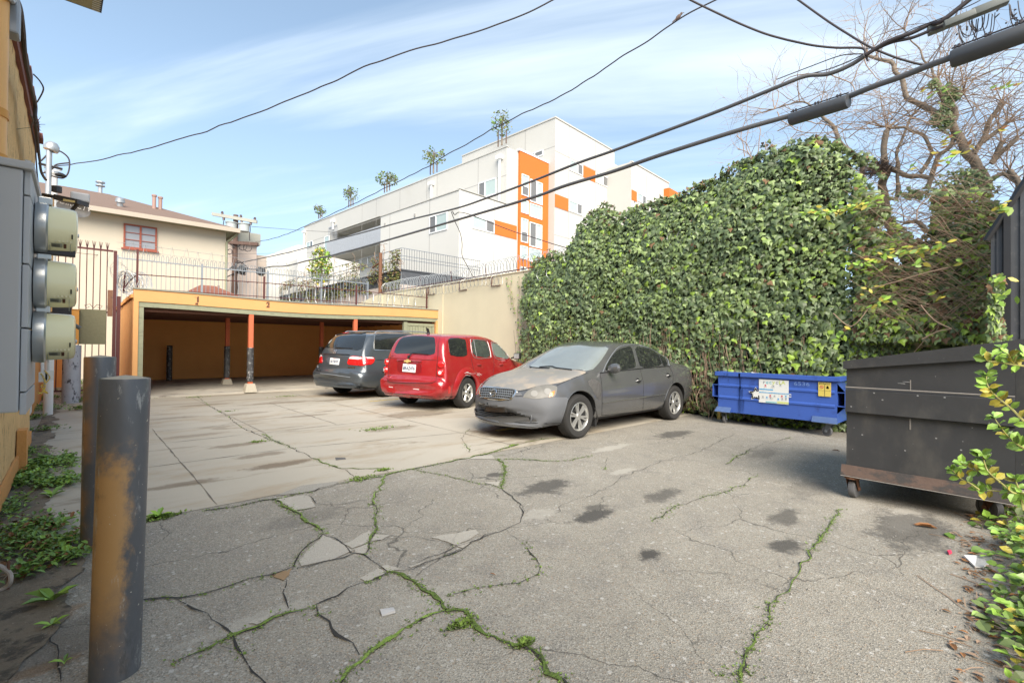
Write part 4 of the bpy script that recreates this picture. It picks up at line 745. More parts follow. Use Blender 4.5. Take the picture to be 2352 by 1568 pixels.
# second volume to the right
zb_ = FR_(7, 1240, 512)[2]; s2 = FR_(7, 1276, 530)[0]; mw = MB(); lbox(mw, s_r+.002, s2+4, .3, 12, 0, zb_); mw.build('recess_block', 'stucco_grey', ab)
t2 = -2.2; a2 = FR_(7, 1363, 520, t2); b2 = FR_(7, 1682, 690, t2); mw = MB(); lbox(mw, a2[0], b2[0], t2, 10, 0, b2[2]); mw.build('right_block', 'stucco_grey', ab)
t3 = t2-.5; a3 = FR_(7, 1686, 725, t3); b3 = FR_(7, 1960, 880, t3); mw = MB(); lbox(mw, a3[0], b3[0], t3, 9, 0, a3[2]); mw.build('orange_block', 'orange_panel', ab)
def capl(name, boxes, mat='white_frame'):
    m_ = MB(); [lbox(m_, *b_) for b_ in boxes]; return m_.build(name, mat, ab)
capl('roof_coping', [(-.06, s_r+.05, -.06, .15, HT+.003, HT+.09), (-.06, .15, .151, t_p, HT+.003, HT+.09), (S_K-.05, S_K+.15, T_K-.05, TE, K[2]+.003, K[2]+.07), (S_Q-.05, S_Q+.15, T_K, TQ, ZQ+.003, ZQ+.07), (S_Q-.05, S_K-.01, T_K-.05, T_K+.15, ZQ+.003+.07, ZQ+.1), (a2[0], b2[0]+.05, t2-.06, t2+.15, b2[2]+.003, b2[2]+.09)], 'stucco_grey')
# orange tower and bands: thin proud panels
ztop = FR_(7, 400, 397, T_K)[2]; so = FR_(7, 400, 700, T_K)[0]; zt2 = FR_(7, 648, 545, T_K)[2]
mw = MB(); lbox(mw, so, -.02, T_K-.16, T_K-.003, 0, (ztop+zt2)/2); tw = mw.build('orange_tower', 'orange_panel', ab)
mw = MB(); lbox(mw, so-.12, .0, T_K-.2, T_K+.1, (ztop+zt2)/2+.003, (ztop+zt2)/2+.12); mw.build('tower_coping', 'white_frame', ab)
def panR(name, n, x0, y0, x1, y1, t, mat, th=.03):       # x0,y0 top left; x1,y1 bottom right
    a = FR_(n, x0, y0, t); b = FR_(n, x1, y1, t); mw = MB(); lbox(mw, a[0], b[0], t-th, t-.004, b[2], a[2]); return mw.build(name, mat, ab)
panR('orange_band', 6, 1768, 1000, 1954, 1168, T_K, 'orange_panel')
panR('orange_band', 7, 955, 537, 1056, 683, 0, 'orange_panel'); panR('orange_band', 7, 713, 777, 826, 928, 0, 'orange_panel'); panR('orange_band', 7, 1365, 742, 1408, 848, t2, 'orange_panel')
panR('orange_band', 7, 1165, 960, 1216, 1010, 0, 'orange_panel')
# wall joints
mj = MB()
for x in (832, 1058): a = FR_(7, x, 500); lbox(mj, a[0]-.02, a[0]+.02, -.006, -.002, 0, HT)
for y in (412, 893, 1127): a = FR_(7, 716, y); lbox(mj, 0, s_r, -.006, -.002, a[2]-.02, a[2]+.02)
for x in (462,): a = FL_(7, x, 300); lbox(mj, -.006, -.002, a[1]-.02, a[1]+.02, ZQ, HT)
a = FL_(7, 640, 400); lbox(mj, -.006, -.002, 0, t_p, a[2]-.02, a[2]+.02)
for x in (1628, 1192, 965, 765, 645, 1280): a = FL_(6, x, 700, S_K); lbox(mj, S_K-.006, S_K-.002, a[1]-.02, a[1]+.02, 0, K[2])
for x in (1217, 880): a = FL_(6, x, 900, S_Q); lbox(mj, S_Q-.006, S_Q-.002, a[1]-.02, a[1]+.02, 0, ZQ)
a = FL_(6, 1880, 615, S_K); lbox(mj, S_K-.006, S_K-.002, T_K, TE, a[2]-.02, a[2]+.02)
a = FR_(6, 1766, 900, T_K); lbox(mj, a[0]-.02, a[0]+.02, T_K-.006, T_K-.002, 0, ZQ)
a = FR_(7, 1492, 620, t2); lbox(mj, a[0]-.02, a[0]+.02, t2-.006, t2-.002, 0, a2[2]-.3)
mj.build('wall_joints', 'joint_grey', ab)
def win(face, n, x0, y0, x1, y1, c, split=(.5,), kinds=('b', 'd'), horiz=False, off=.0):
    fn_ = FR_ if face == 'R' else FL_; a = fn_(n, x0, y0, c); b = fn_(n, x1, y1, c); z1, z0 = a[2], b[2]
    u0, u1 = (a[0], b[0]) if face == 'R' else (a[1], b[1])
    if face == 'R': bx = lambda mb, p0, p1, q0, q1, d0, d1: lbox(mb, p0, p1, c-d1, c-d0, q0, q1)
    else: bx = lambda mb, p0, p1, q0, q1, d0, d1: lbox(mb, c-d1, c-d0, p0, p1, q0, q1)
    w = .055*(1 if u1 > u0 else -1); mb = MB(); bx(mb, u0, u1, z1-.06, z1, off-.02, off+.05); bx(mb, u0, u1, z0, z0+.06, off-.02, off+.05); bx(mb, u0, u0+w, z0+.06, z1-.06, off-.02, off+.05); bx(mb, u1-w, u1, z0+.06, z1-.06, off-.02, off+.05)
    cuts = [0]+list(split)+[1]
    for s_ in split:
        if horiz: zz = z1+(z0-z1)*s_; bx(mb, u0+w, u1-w, zz-.03, zz+.03, off-.01, off+.048)
        else: uu = u0+(u1-u0)*s_; bx(mb, uu-.03, uu+.03, z0+.06, z1-.06, off-.01, off+.048)
    o = mb.build('window', 'white_frame', ab)
    for i in range(len(cuts)-1):
        m_ = MB()
        if horiz: bx(m_, u0+w, u1-w, z1+(z0-z1)*cuts[i], z1+(z0-z1)*cuts[i+1], off+.0, off+.018)
        else: bx(m_, u0+(u1-u0)*cuts[i]+(w if i == 0 else 0), u0+(u1-u0)*cuts[i+1]-(w if i == len(cuts)-2 else 0), z0+.06, z1-.06, off+.0, off+.018)
        m_.build('pane', {'b': 'glass_blind', 'd': 'screen_dark', 'k': 'glass_dark'}[kinds[i]], o)
win('R', 7, 835, 482, 948, 628, 0, (.62,)); win('R', 7, 1062, 592, 1160, 725, 0, (.6,)); win('R', 7, 832, 830, 943, 963, 0, (.62,)); win('R', 7, 826, 1180, 940, 1310, 0, (.62,)); win('R', 7, 1410, 765, 1488, 872, t2, (.6,))
win('R', 7, 1100, 910, 1165, 1000, 0, (.6,))
to = .16
for (x0, y0, x1, y1, h_, kd) in ((430, 606, 489, 808, True, 'bd'), (426, 822, 486, 955, None, 'b'), (425, 982, 481, 1200, True, 'bd'), (418, 1215, 478, 1340, None, 'b'), (416, 1394, 476, 1500, True, 'bd'), (502, 650, 604, 878, False, 'db'), (498, 855, 601, 1002, None, 'b'), (497, 1015, 600, 1248, False, 'db'), (491, 1235, 595, 1372, None, 'b'), (489, 1410, 590, 1560, False, 'db')):
    if h_ is None: win('R', 7, x0, y0, x1, y1, T_K-to, (), kd)
    elif h_: win('R', 7, x0, y0, x1, y1, T_K-to, (.55,), kd, True)
    else: win('R', 7, x0, y0, x1, y1, T_K-to, (.52,), kd)
win('R', 6, 1578, 962, 1764, 1118, T_K, (.62,)); 
win('L', 6, 1634, 690, 1782, 780, S_K, (.37,), 'db'); win('L', 6, 1217, 975, 1367, 1082, S_Q, (.37,), 'db'); win('L', 7, 515, 438, 613, 450, 0, (.3,), 'dd')
win('L', 6, 168, 1195, 222, 1228, S_K, (.6,), 'bk'); win('L', 6, 322, 1145, 362, 1250, S_K, (), 'b')
# balcony on the left wing
def lpan(name, n, x0, y0, x1, y1, s, d0, d1, mat, par=None):
    a = FL_(n, x0, y0, s); b = FL_(n, x1, y1, s); mw = MB(); lbox(mw, s-d1, s-d0, a[1], b[1], b[2], a[2]); return mw.build(name, mat, par or ab)
zr_ = FL_(6, 795, 1050, S_K)[2]
mw = MB(); lbox(mw, S_K-.06, S_K-.02, tB, tA+.6, zf-.3, zr_)
t_ = tB+.15
while t_ < tA+.6: lbox(mw, S_K-.08, S_K-.061, t_, t_+.03, zf-.28, zr_-.03); t_ += .14
mw.build('balcony_railing', 'railing_grey', ab)
mw = MB()
for k in range(7): lbox(mw, S_K-.08, S_K-.05, tA-1.6+k*.3, tA-1.56+k*.3, zr_, zr_+1.4)
lbox(mw, S_K-.08, S_K-.04, tA-1.6, tA+.3, zr_+1.4, zr_+1.48); mw.build('privacy_screen', 'railing_grey', ab)
mw = MB(); lbox(mw, S_K+.1, S_K+.35, tB+3.2, tB+3.5, 0, zu-.002); mw.build('balcony_column', 'stucco_white', ab)
mw = MB(); lbox(mw, S_K+RD-.02, S_K+RD-.004, tB+2.2, tB+3.6, zf+.9, zc-.3); mw.build('window', 'glass_dark', ab)
# roof drain boxes and pipes
for (x, yt, yb, s) in ((1815, 485, 840, S_K), (1232, 705, 812, S_K), (395, 1020, 1080, S_K), (150, 1110, 1215, S_K)):
    a = FL_(6, x, yt, s-.1); b = FL_(6, x, yb, s-.1); m_ = MB(); m_.tube([Wd(s-.12, a[1], b[2]), Wd(s-.12, a[1], a[2])], .09, 10); lbox(m_, s-.3, s-.02, a[1]-.22, a[1]+.22, a[2], a[2]+.25); m_.build('rain_pipe', 'white_frame', ab)
for n, x, y, s in ((6, 1092, 960, S_Q), (6, 838, 1040, S_Q)): lpan('wall_vent', n, x-4, y-10, x+5, y+10, s, .003, .06, 'joint_grey')
# small trees standing along the roof edge
def leafball(mb, c, rx, rz, n, s, mi=lambda: 0, holes=.0):
    for k in range(n):
        while True:
            p = Vector((rnd.uniform(-1, 1), rnd.uniform(-1, 1), rnd.uniform(-1, 1)))
            if p.length < 1 and pnoise(p*1.6+Vector(c))*1.2+.35 > holes: break
        a = Vector((rnd.gauss(0, 1), rnd.gauss(0, 1), rnd.gauss(0, .6))).normalized(); b = a.orthogonal().normalized(); b = (b*math.cos(k)+a.cross(b)*math.sin(k)); q = Vector(c)+Vector((p.x*rx, p.y*rx, p.z*rz)); ss = s*rnd.uniform(.6, 1.3)
        mb.add([q, q+a*ss*.5+b*ss*.35, q+a*ss, q+a*ss*.5-b*ss*.35], [(0, 1, 2, 3)], mi())
def stake_tree(n, x, yt, yb, w, s, label, lf='leaf_olive', nleaf=420):
    b = hit(n, x, yb, C0+E1*s, E1); a = hit(n, x, yt, C0+E1*s, E1); H_ = a.z-b.z; t = thing('rooftop_tree', label, 'tree', tuple(b), 0, 'staked trees along the roof edge')
    m_ = MB(); [m_.tube([b+E2*d, b+E2*d+UP*H_*(.42+.05*k)], .05, 5) for k, d in enumerate((-.45, 0, .4))]; m_.build('stake', 'twig_dark', t)
    m_ = MB(); c_ = b+UP*H_*.62; m_.tube([b, c_, b+UP*H_*.9], [.07, .05, .02], 6)
    for k in range(9): d = Vector((rnd.gauss(0, 1), rnd.gauss(0, 1), rnd.uniform(.2, 1))).normalized()*w*rnd.uniform(.5, .9); m_.tube([b+UP*H_*rnd.uniform(.4, .8), c_+d], [.04, .012], 4)
    m_.build('trunk', 'bark', t); m_ = MB(); leafball(m_, c_+UP*H_*.05, w*.72, H_*.40, int(nleaf*.6), .18, lambda: rnd.choice((0, 0, 1)), .42); m_.build('crown', [lf, 'leaf_green'], t)
SKp = S_K+.1
stake_tree(6, 285, 880, 985, .95, SKp, 'leftmost small olive tree on the apartment roof edge'); stake_tree(6, 545, 728, 885, 1.05, SKp, 'second small tree from the left on the apartment roof edge'); stake_tree(6, 852, 605, 760, 1.35, SKp, 'round bushy tree in the middle of the apartment roof edge', nleaf=650)
stake_tree(6, 1248, 395, 605, 1.25, SKp, 'fourth roof edge tree from the left, with three black stakes'); stake_tree(7, 262, 90, 365, 1.15, -1.5, 'tallest thin roof tree beside the top storey of the apartment block', nleaf=520)
# street tree behind the fence
q = PB(0, 735, 640, 12.5); t = thing('young_tree', 'small bright green tree in front of the low white buildings', 'tree', (q.x, 12.5, 0)); a = PB(0, 735, 572, 12.5)
m_ = MB(); m_.tube([(q.x, 12.5, 0), (q.x+.1, 12.5, a.z-.6)], [.08, .04], 6); m_.build('trunk', 'bark', t); m_ = MB(); leafball(m_, (q.x, 12.5, a.z-.95), .62, 1.1, 900, .16, lambda: rnd.choice((0, 1, 1, 2))); m_.build('crown', ['leaf_olive', 'leaf_fresh', 'leaf_yellow'], t)
# ------------------------------------------------------------------ neighbour's dark panel fence with railing on top
K2 = PD(5, 1490, 425, 22.5); nf = thing('panel_fence', 'dark metal panel fence topped by a grey bar railing beyond the wall', 'fence', (K2.x, K2.y, 0))
kb = CAMP+ray(5, 1490, 562)*((K2.x-CAMP.x)/ray(5, 1490, 562).x); kt = CAMP+ray(5, 1490, 217)*((K2.x-CAMP.x)/ray(5, 1490, 217).x)
yend = PA(5, 40, 690, K2.x).y; xend = PB(6, 1650, 1400, K2.y).x
mb = MB(); mb.box((K2.x-.05, K2.y, kb.z-.0), (K2.x, yend, K2.z)); mb.box((K2.x, K2.y-.05, kb.z), (xend+2, K2.y, K2.z)); mb.build('panel', 'fence_dark', nf)
mb = MB(); y = K2.y+.3
while y < yend: mb.box((K2.x-.09, y, kb.z), (K2.x-.055, y+.06, K2.z)); y += 1.1
mb.box((K2.x-.10, K2.y-.1, K2.z-.03), (K2.x-.052, yend, K2.z+.03)); mb.box((K2.x-.10, K2.y-.10, K2.z-.03), (xend+2, K2.y-.055, K2.z+.03)); mb.build('frame', 'fence_dark', nf)
mb = MB(); x = K2.x
while x < xend: mb.tube([(x, K2.y, K2.z), (x, K2.y, kt.z)], .012, 4); x += .14
mb.build('railing_bars', 'fence_dark', nf)
mb = MB(); y = K2.y
while y < yend: mb.tube([(K2.x, y, kb.z), (K2.x, y, kt.z)], .018, 4); y += .9
for z in (kt.z, (kt.z+K2.z)/2, kt.z-.35*(kt.z-K2.z)): mb.tube([(xend, K2.y, z), (K2.x, K2.y, z), (K2.x, yend, z)], .018, 4)
mb.build('railing_rails', 'steel_grey', nf)
MB().box((K2.x-.06, K2.y+.02, 0), (K2.x+.0, yend, kb.z-.004)).box((K2.x+.01, K2.y-.04, 0), (xend+2, K2.y, kb.z-.004)).build('base_wall', 'house_pink', nf)
vn = thing('climbing_vine', 'dry climbing vine spread along the railing of the dark panel fence', 'vine', (K2.x, K2.y+2, 0)); mb = MB()
for k in range(6000):
    y = K2.y+rnd.random()**1.4*(yend-K2.y)*.75; h = rnd.random()**1.3; z = kb.z-.2+(kt.z-kb.z+.1)*h
    if pnoise(Vector((3, y*.7, z*1.3)))+.42-.55*h < 0: continue
    a_ = Vector((rnd.gauss(0, 1), rnd.gauss(0, 1), rnd.gauss(0, 1))).normalized(); b_ = a_.orthogonal(); q = Vector((K2.x-.12+rnd.gauss(0, .06), y, z)); s_ = .11; mb.add([q, q+a_*s_*.5+b_*s_*.35, q+a_*s_, q+a_*s_*.5-b_*s_*.35], [(0, 1, 2, 3)], rnd.choice((0, 0, 1)))
mb.build('foliage', ['leaf_olive', 'ivy_brown'], vn); mb = MB()
for k in range(70):
    y = K2.y-.5+rnd.random()*(yend-K2.y)*.8; z = K2.z+rnd.random()*(kt.z-K2.z); P_ = [Vector((K2.x-.1, y, z))]
    for i in range(6): P_.append(P_[-1]+Vector((0, rnd.gauss(0, .25), rnd.gauss(-.03, .18))))
    mb.tube(catmull(P_, 3), .012, 3)
q = PA(5, 1285, 480, K2.x-.3); mb.build('stem', 'twig', vn)
pst = thing('timber_post', 'leaning brown timber post in front of the vine covered railing', 'post', (q.x, q.y, 0)); MB().tube([PA(5, 1285, 700, q.x), PA(5, 1292, 265, q.x)], .09, 8).tube([PA(5, 1285, 355, q.x), PA(5, 1215, 405, q.x)], .05, 5).build('post', 'rust', pst)
# ------------------------------------------------------------------ utility pole
PD_ = 27.; pb = PD(20, 578, 150, PD_); up_ = thing('utility_pole', 'brown timber utility pole with crossarms and two transformers', 'utility pole', (pb.x, pb.y, 0))
MB().tube([(pb.x-.05, pb.y, 0), (pb.x, pb.y, pb.z)], [.16, .13], 12).build('pole', 'pole_wood', up_, smooth=True)
def pp(x, y): return PD(20, x, y, PD_-.25)
def beam(a, b, w=.09, nm='crossarm', mt='timber_grey'):
    m_ = MB(); d = (b-a).normalized(); n_ = d.cross(UP).normalized()*w*.7; u_ = UP*w; m_.add([a-n_-u_, a+n_-u_, a+n_+u_, a-n_+u_, b-n_-u_, b+n_-u_, b+n_+u_, b-n_+u_], [(0,1,2,3),(7,6,5,4),(0,4,5,1),(1,5,6,2),(2,6,7,3),(3,7,4,0)]); return m_.build(nm, mt, up_)
beam(pp(230, 135), pp(888, 252)); beam(pp(460, 550), pp(905, 580), nm='crossarm', mt='pole_wood')
for x, y in ((378, 125), (652, 175), (858, 212), (400, 200), (665, 240), (797, 268)): q = pp(x, y); MB().lathe([(0, -.12), (.07, -.1), (.05, -.03), (.08, 0), (.05, .06), (.07, .08), (0, .12)], q, (0, 0, 1), 8).build('insulator', 'insulator', up_)
for x in (512, 697): a = pp(x, 258 if x < 600 else 278); b = pp(x, 345 if x < 600 else 395); MB().lathe([(0, 0), (.27, 0), (.27, a.z-b.z-.06), (.31, a.z-b.z-.05), (.31, a.z-b.z), (0, a.z-b.z+.05)], (b.x, b.y, b.z), (0, 0, 1), 18).build('transformer', 'transformer', up_, smooth=True)
m_ = MB(); m_.tube([pp(445, 490), pp(575, 440)], .03, 5); m_.tube([pp(490, 575), pp(560, 625)], .025, 5); m_.tube([pp(660, 580), pp(600, 620)], .025, 5); m_.tube([pp(430, 990), pp(540, 900)], .04, 5); m_.tube([pp(430, 1070), pp(550, 1010)], .03, 5); m_.build('brace', 'black_plastic', up_)
m_ = MB()
for (x, y, r) in ((690, 610, .24), (760, 620, .26), (640, 930, .33), (690, 960, .28), (490, 690, .15), (620, 880, .2)):
    c_ = pp(x, y); m_.tube([c_+Vector((-.68, -.73, 0)).cross(UP)*math.cos(k*.7)*r*(1+.2*math.sin(k))+UP*math.sin(k*.7)*r for k in range(14)], .022, 4)
for P_ in (((785, 280), (790, 380), (778, 430), (782, 530)), ((400, 235), (392, 300)), ((600, 1000), (590, 1100), (600, 1200), (590, 1300)), ((600, 820), (680, 860), (700, 960), (710, 1040))): m_.tube(catmull([pp(*p_) for p_ in P_]), .022, 4)
m_.build('wire_tangle', 'cable_black', up_)
for q in (pp(660, 965), pp(945, 985)): MB().lathe([(0, -.2), (.22, -.15), (.25, 0), (.2, .18), (0, .2)], q, (.5, .3, 1), 12).build('wire_can', 'black_plastic', up_, smooth=True)
# ------------------------------------------------------------------ cables
def cable(label, P_, r, name='cable', mat='cable_black', wob=0., k=8, n=6, rr=None):
    pts = catmull([PD(*p_) for p_ in P_], k); q = pts[0]
    if wob: pts = [p_+Vector((0, 0, wob*pnoise(p_*2.2))) for p_ in pts]
    mb = MB().tube(pts, r, n); o = mb.build(name, mat, None, smooth=True, loc=tuple(q), sharp=180); o['label'] = label; o['category'] = 'cable'; return o
cable('thin twisted cable from the service mast rising to top centre of the sky', [(17,470,1385,11.5),(0,185,375,11.2),(0,300,350,10.6),(0,420,318,10),(0,530,281,9.5),(0,640,240,9),(0,750,195,8.6),(0,850,150,8.2),(0,970,107,8),(0,1080,80,7.8),(0,1180,43,7.6),(0,1275,0,7.4),(0,1400,-65,7.2)], .011, mat='cable_black', wob=.035)
cable('thin cable from the utility pole passing the rooftop trees to upper centre', [(20,870,548,26.5),(0,640,545,24),(0,700,520,22),(0,790,479,20),(0,875,437,18),(0,960,395,16.5),(0,1040,349,15),(0,1120,303,14),(0,1200,262,13),(0,1300,215,12),(0,1400,150,11),(0,1480,100,10.4),(0,1555,48,9.9),(0,1645,0,9.4),(0,1750,-60,9)], .014, wob=.04)
cable('upper black overhead cable with wrapped lashing, crossing in front of orange tower', [(20,600,860,26.8),(6,0,1280,24),(6,330,1190,21),(6,600,1120,18.5),(6,1000,1010,15.5),(6,1430,905,13),(6,1700,815,11.6),(6,2091,670,10.2),(7,900,520,9),(7,1200,415,8.3),(7,1600,265,7.5),(7,2091,80,6.8),(11,300,670,6.2),(11,520,585,6),(11,680,570,5.9),(11,790,535,5.8),(11,900,480,5.7),(11,980,425,5.6)], .026, mat='cable_grey', n=8)
cable('bundled upper cable continuing from the splice to the top right corner', [(11,980,425,5.6),(11,1090,355,5.5),(11,1200,300,5.4),(11,1330,255,5.3),(11,1480,185,5.2),(11,1560,165,5.1),(11,1700,60,5),(11,1850,-60,4.9)], .024, mat='cable_black', n=8)
cable('second strand of the top right bundle that carries the splice boxes', [(11,980,420,5.62),(11,1170,330,5.45),(11,1340,290,5.3),(11,1480,235,5.2),(11,1600,190,5.1),(11,1720,140,5),(11,1830,90,4.95),(11,1950,40,4.9),(11,2060,-20,4.8)], .017, mat='cable_black')
cable('lower thick black overhead cable running through two dark splice sleeves', [(20,640,880,26.5),(20,780,945,25.8),(20,960,940,25),(5,240,395,23.5),(6,0,1390,22.5),(6,180,1345,21),(6,370,1305,19),(6,480,1275,18),(6,600,1245,17),(6,1000,1130,14.5),(6,1500,985,12.1),(6,2091,810,10),(7,800,710,8.9),(7,1200,590,8.1),(7,1600,452,7.3),(7,2091,295,6.6),(11,100,972,6.3),(11,400,888,6),(11,630,820,5.7),(11,850,740,5.45),(11,1050,660,5.2),(11,1250,590,5),(11,1450,510,4.8),(11,1640,440,4.6),(11,1900,340,4.4),(11,2195,230,4.2),(11,2400,150,4.1)], .032, mat='cable_grey', n=8)
for lb_, a, b, r, xs_ in (('shorter dark splice sleeve left on the lower thick overhead cable', (11,408,905,5.98), (11,852,762,5.42), .078, .1), ('larger dark splice sleeve at the right edge on the lower thick cable', (11,1640,440,4.6), (11,2260,215,4.16), .085, .1)):
    a, b = PD(*a), PD(*b); d = (b-a).normalized(); sl_ = thing('cable_splice', lb_, 'cable splice', tuple(a)); mb = MB(); Lh = (b-a).length; mb.lathe([(0, 0), (r*.9, 0), (r, .02), (r, Lh-.02), (r*.9, Lh), (0, Lh)], a+Vector((0, 0, -.02)), d, 24); mb.build('sleeve', M('sleeve', (.06, .062, .066), .45, .15, 6) if 'sleeve' not in MATS else 'sleeve', sl_, smooth=True)
    mb = MB(); [mb.tube([a+d*Lh*f+Vector((0, 0, r*.9)), a+d*Lh*f+Vector((0, 0, r*1.25))], .012, 6) for f in (.05, .1, .45, .5, .82, .87)]; mb.tube([a+Vector((0, 0, r*1.0)), b+Vector((0, 0, r*1.0))], .008, 5); mb.build('clamp', 'cable_black', sl_)
for lb_, p_, s_ in (('small square splice box hanging on the top right cable bundle', (11,1525,215,5.2), (.075, .045)), ('long grey splice box hanging in the middle of the top right bundle', (11,1700,150,5), (.125, .035)), ('splice box nearest to the top right corner of the sky', (11,1930,55,4.9), (.14, .04))):
    q = PD(*p_); e = (PD(11, 1900, 70, 4.92)-PD(11, 1500, 230, 5.15)).normalized(); nn = e.cross(UP).normalized(); uu = nn.cross(e); t = thing('splice_box', lb_, 'cable box', tuple(q), 0, 'splice boxes on the overhead bundle'); mb = MB(); mb.bevbox((-s_[0], -.045, -s_[1]), (s_[0], .045, s_[1]), .012); mb.v = [tuple(q+e*v[0]+nn*v[1]+uu*v[2]) for v in mb.v]; mb.build('case', M('box_grey', (.12, .13, .12), .5, .1, 9) if 'box_grey' not in MATS else 'box_grey', t, smooth=True)
cable('dark cable sagging from the top edge to a hook left of the bare tree', [(0,1540,-25,6.6),(0,1585,0,6.5),(0,1640,27,6.4),(0,1700,55,6.3),(0,1755,77,6.2),(0,1800,90,6.1),(0,1830,97,6),(0,1870,105,5.9),(0,1920,110,5.8),(0,1965,110,5.7),(0,1984,113,5.65),(0,1988,125,5.62),(0,1993,140,5.6)], .013, mat='cable_black')
cable('dark cable slanting down from the top edge across both overhead cables', [(0,1800,-25,6.8),(0,1833,0,6.7),(0,1900,48,6.4),(0,1950,80,6.2),(0,1990,104,6),(0,2030,122,5.9),(0,2075,138,5.8),(0,2130,150,5.7),(0,2170,140,5.6)], .013, mat='cable_black')
cable('very thin wire falling steeply from the top edge to the upper bundle', [(0,2085,-30,6.2),(0,2070,0,6.1),(0,2040,50,5.9),(0,2012,103,5.7)], .004, mat='cable_grey')
cable('thin slanting wire crossing behind the lower cable in front of bare tree', [(11,1770,-60,6),(11,1730,0,5.9),(11,1600,270,5.7),(11,1480,500,5.6),(11,1340,720,5.5),(11,1180,920,5.4)], .007)
cable('thin drop wire looping down from upper cable toward the apartment wall', [(6,1400,930,13.2),(6,1430,1010,13.5),(6,1475,1110,14),(6,1492,1200,14.2),(6,1492,1300,14.4),(6,1530,1380,14.6),(6,1590,1490,15)], .011)
cable('drop wire from upper cable slanting right across the orange tower', [(6,1410,925,13.2),(6,1430,955,13.3),(6,1470,935,13.4),(6,1570,958,13.3),(6,1750,1030,13),(6,1950,1105,12.8),(7,500,1140,12.6),(7,700,1205,12.3),(7,840,1245,12)], .012)
cable('thin horizontal wire from the pole to the apartment balcony', [(20,800,320,26.5),(20,1200,350,30),(20,1568,378,33),(6,540,1112,36)], .014, mat='cable_grey')
cable('upper thin wire stretched behind the picket fence from gate to pole', [(18,400,1000,16),(18,900,1100,18),(4,340,395,19),(20,0,600,24),(20,560,630,26.6)], .009, mat='cable_grey')
cable('lower thin wire stretched behind the picket fence towards the gable building', [(18,440,1065,16),(18,1200,1140,18),(20,0,712,22),(20,700,722,26),(6,300,1275,30)], .009, mat='cable_grey')
cable('thin sagging wire above the upper cable left of its splice', [(11,300,610,6.1),(11,560,510,5.95),(11,800,425,5.75),(11,970,415,5.6)], .006)
cable('thin straight wire just above the upper cable near the hook', [(11,520,575,6),(11,700,530,5.85),(11,880,460,5.7),(11,985,405,5.6)], .006)
cable('thin wire lashed over the top right bundle', [(11,985,375,5.6),(11,1120,345,5.5),(11,1330,230,5.3),(11,1540,150,5.1),(11,1640,105,5.05),(11,1830,20,4.9),(11,1900,-30,4.9)], .005)
mb = MB()
for k in range(13):
    x0 = rnd.uniform(1690, 2150); y0 = 270-(x0-1500)*.42+rnd.uniform(-5, 20); w = rnd.uniform(80, 200); h = rnd.uniform(70, 190); mb.tube(catmull([PD(11, x0, y0, 5.), PD(11, x0+w*.1, y0+h*.6, 5), PD(11, x0+w*.4, y0+h, 5.05), PD(11, x0+w*.85, y0+h*.7, 5.05), PD(11, x0+w, y0+h*.1-.42*w, 5)], 6), .0045, 4)
for k in range(16): q = PD(11, rnd.uniform(1650, 2150), rnd.uniform(60, 260), 5.); mb.tube([q, q+Vector((rnd.gauss(0, .03), rnd.gauss(0, .03), rnd.gauss(0, .02)))], .009, 4)
o = mb.build('wire_loops', 'cable_black', None, loc=tuple(PD(11, 1900, 180, 5))); o['label'] = 'tangle of thin looping wires under the top right splice boxes'; o['category'] = 'cable'
b_ = thing('small_bird', 'tiny bird perched on the thin cable near top centre', 'bird', tuple(PD(0, 1558, 45, 9.9))); q = PD(0, 1558, 45, 9.9); mb = MB(); mb.lathe([(0, -.09), (.02, -.07), (.04, -.02), (.035, .04), (.018, .07), (.026, .09), (.02, .115), (0, .125)], q+Vector((0, 0, .05)), (.5, -.5, .8), 10); mb.tube([q+Vector((-.04, .04, .0)), q+Vector((-.09, .09, -.06))], [.018, .008], 5); mb.tube([q+Vector((.07, -.07, .14)), q+Vector((.09, -.09, .135))], [.008, .002], 5); mb.build('body', 'twig_dark', b_, smooth=True)
for dz in (0,): MB().tube([q+Vector((0, 0, .04)), q], .004, 4).build('leg', 'twig_dark', b_)
# ------------------------------------------------------------------ cars
def paint(name, col, rough=.25, coat=.6, metal=.0, dust=None, spec=.5, dr=(.45, .75), fl=0):
    m, t, p = newmat(name); c = mixc(t, noi(t, 1.3, 5, .6), tuple(x*.92 for x in col), tuple(x*1.08 for x in col)); r = rough
    if dust:
        co = _n(t, 'ShaderNodeNewGeometry'); s = _n(t, 'ShaderNodeSeparateXYZ'); t.links.new(co.outputs['Normal'], s.inputs[0])
        f = rng(t, noi(t, 3.2, 6, .65), *dr, 0, dust[1]); c = mixc(t, f, c, dust[0])
    t.links.new(c, p.inputs['Base Color']); p.inputs['Roughness'].default_value = rough; p.inputs['Metallic'].default_value = metal; p.inputs['Coat Weight'].default_value = coat; p.inputs['Coat Roughness'].default_value = .06; p.inputs['Specular IOR Level'].default_value = spec
    return m
paint('paint_van', (.075, .088, .10), .32, .8, .35); paint('paint_red', (.33, .014, .018), .22, 1., .1, dust=((.42, .10, .1), .25))
paint('paint_sedan', (.12, .122, .125), .24, .8, .4, dust=((.2, .19, .18), .2), dr=(.5, .7)); paint('paint_hood', (.28, .265, .24), .5, .12, .25, dust=((.44, .36, .27), .6), dr=(.5, .62)); paint('bumper_sedan', (.115, .12, .13), .62, .0, .0, dust=((.13, .13, .13), .5))
M('tyre', (.028, .027, .026), .85, .2, 12, bmp=.3, bs=40); M('arch_dark', (.012, .012, .012), .9); M('trim_black', (.02, .02, .021), .4, .15)
M('chrome', (.75, .75, .74), .18, .03, metal=1.); M('alloy', (.55, .55, .53), .32, .08, 9, metal=.75, c2=(.25, .22, .18), c2s=14, c2r=(.6, .8)); M('seam_dark', (.012, .012, .012), .8)
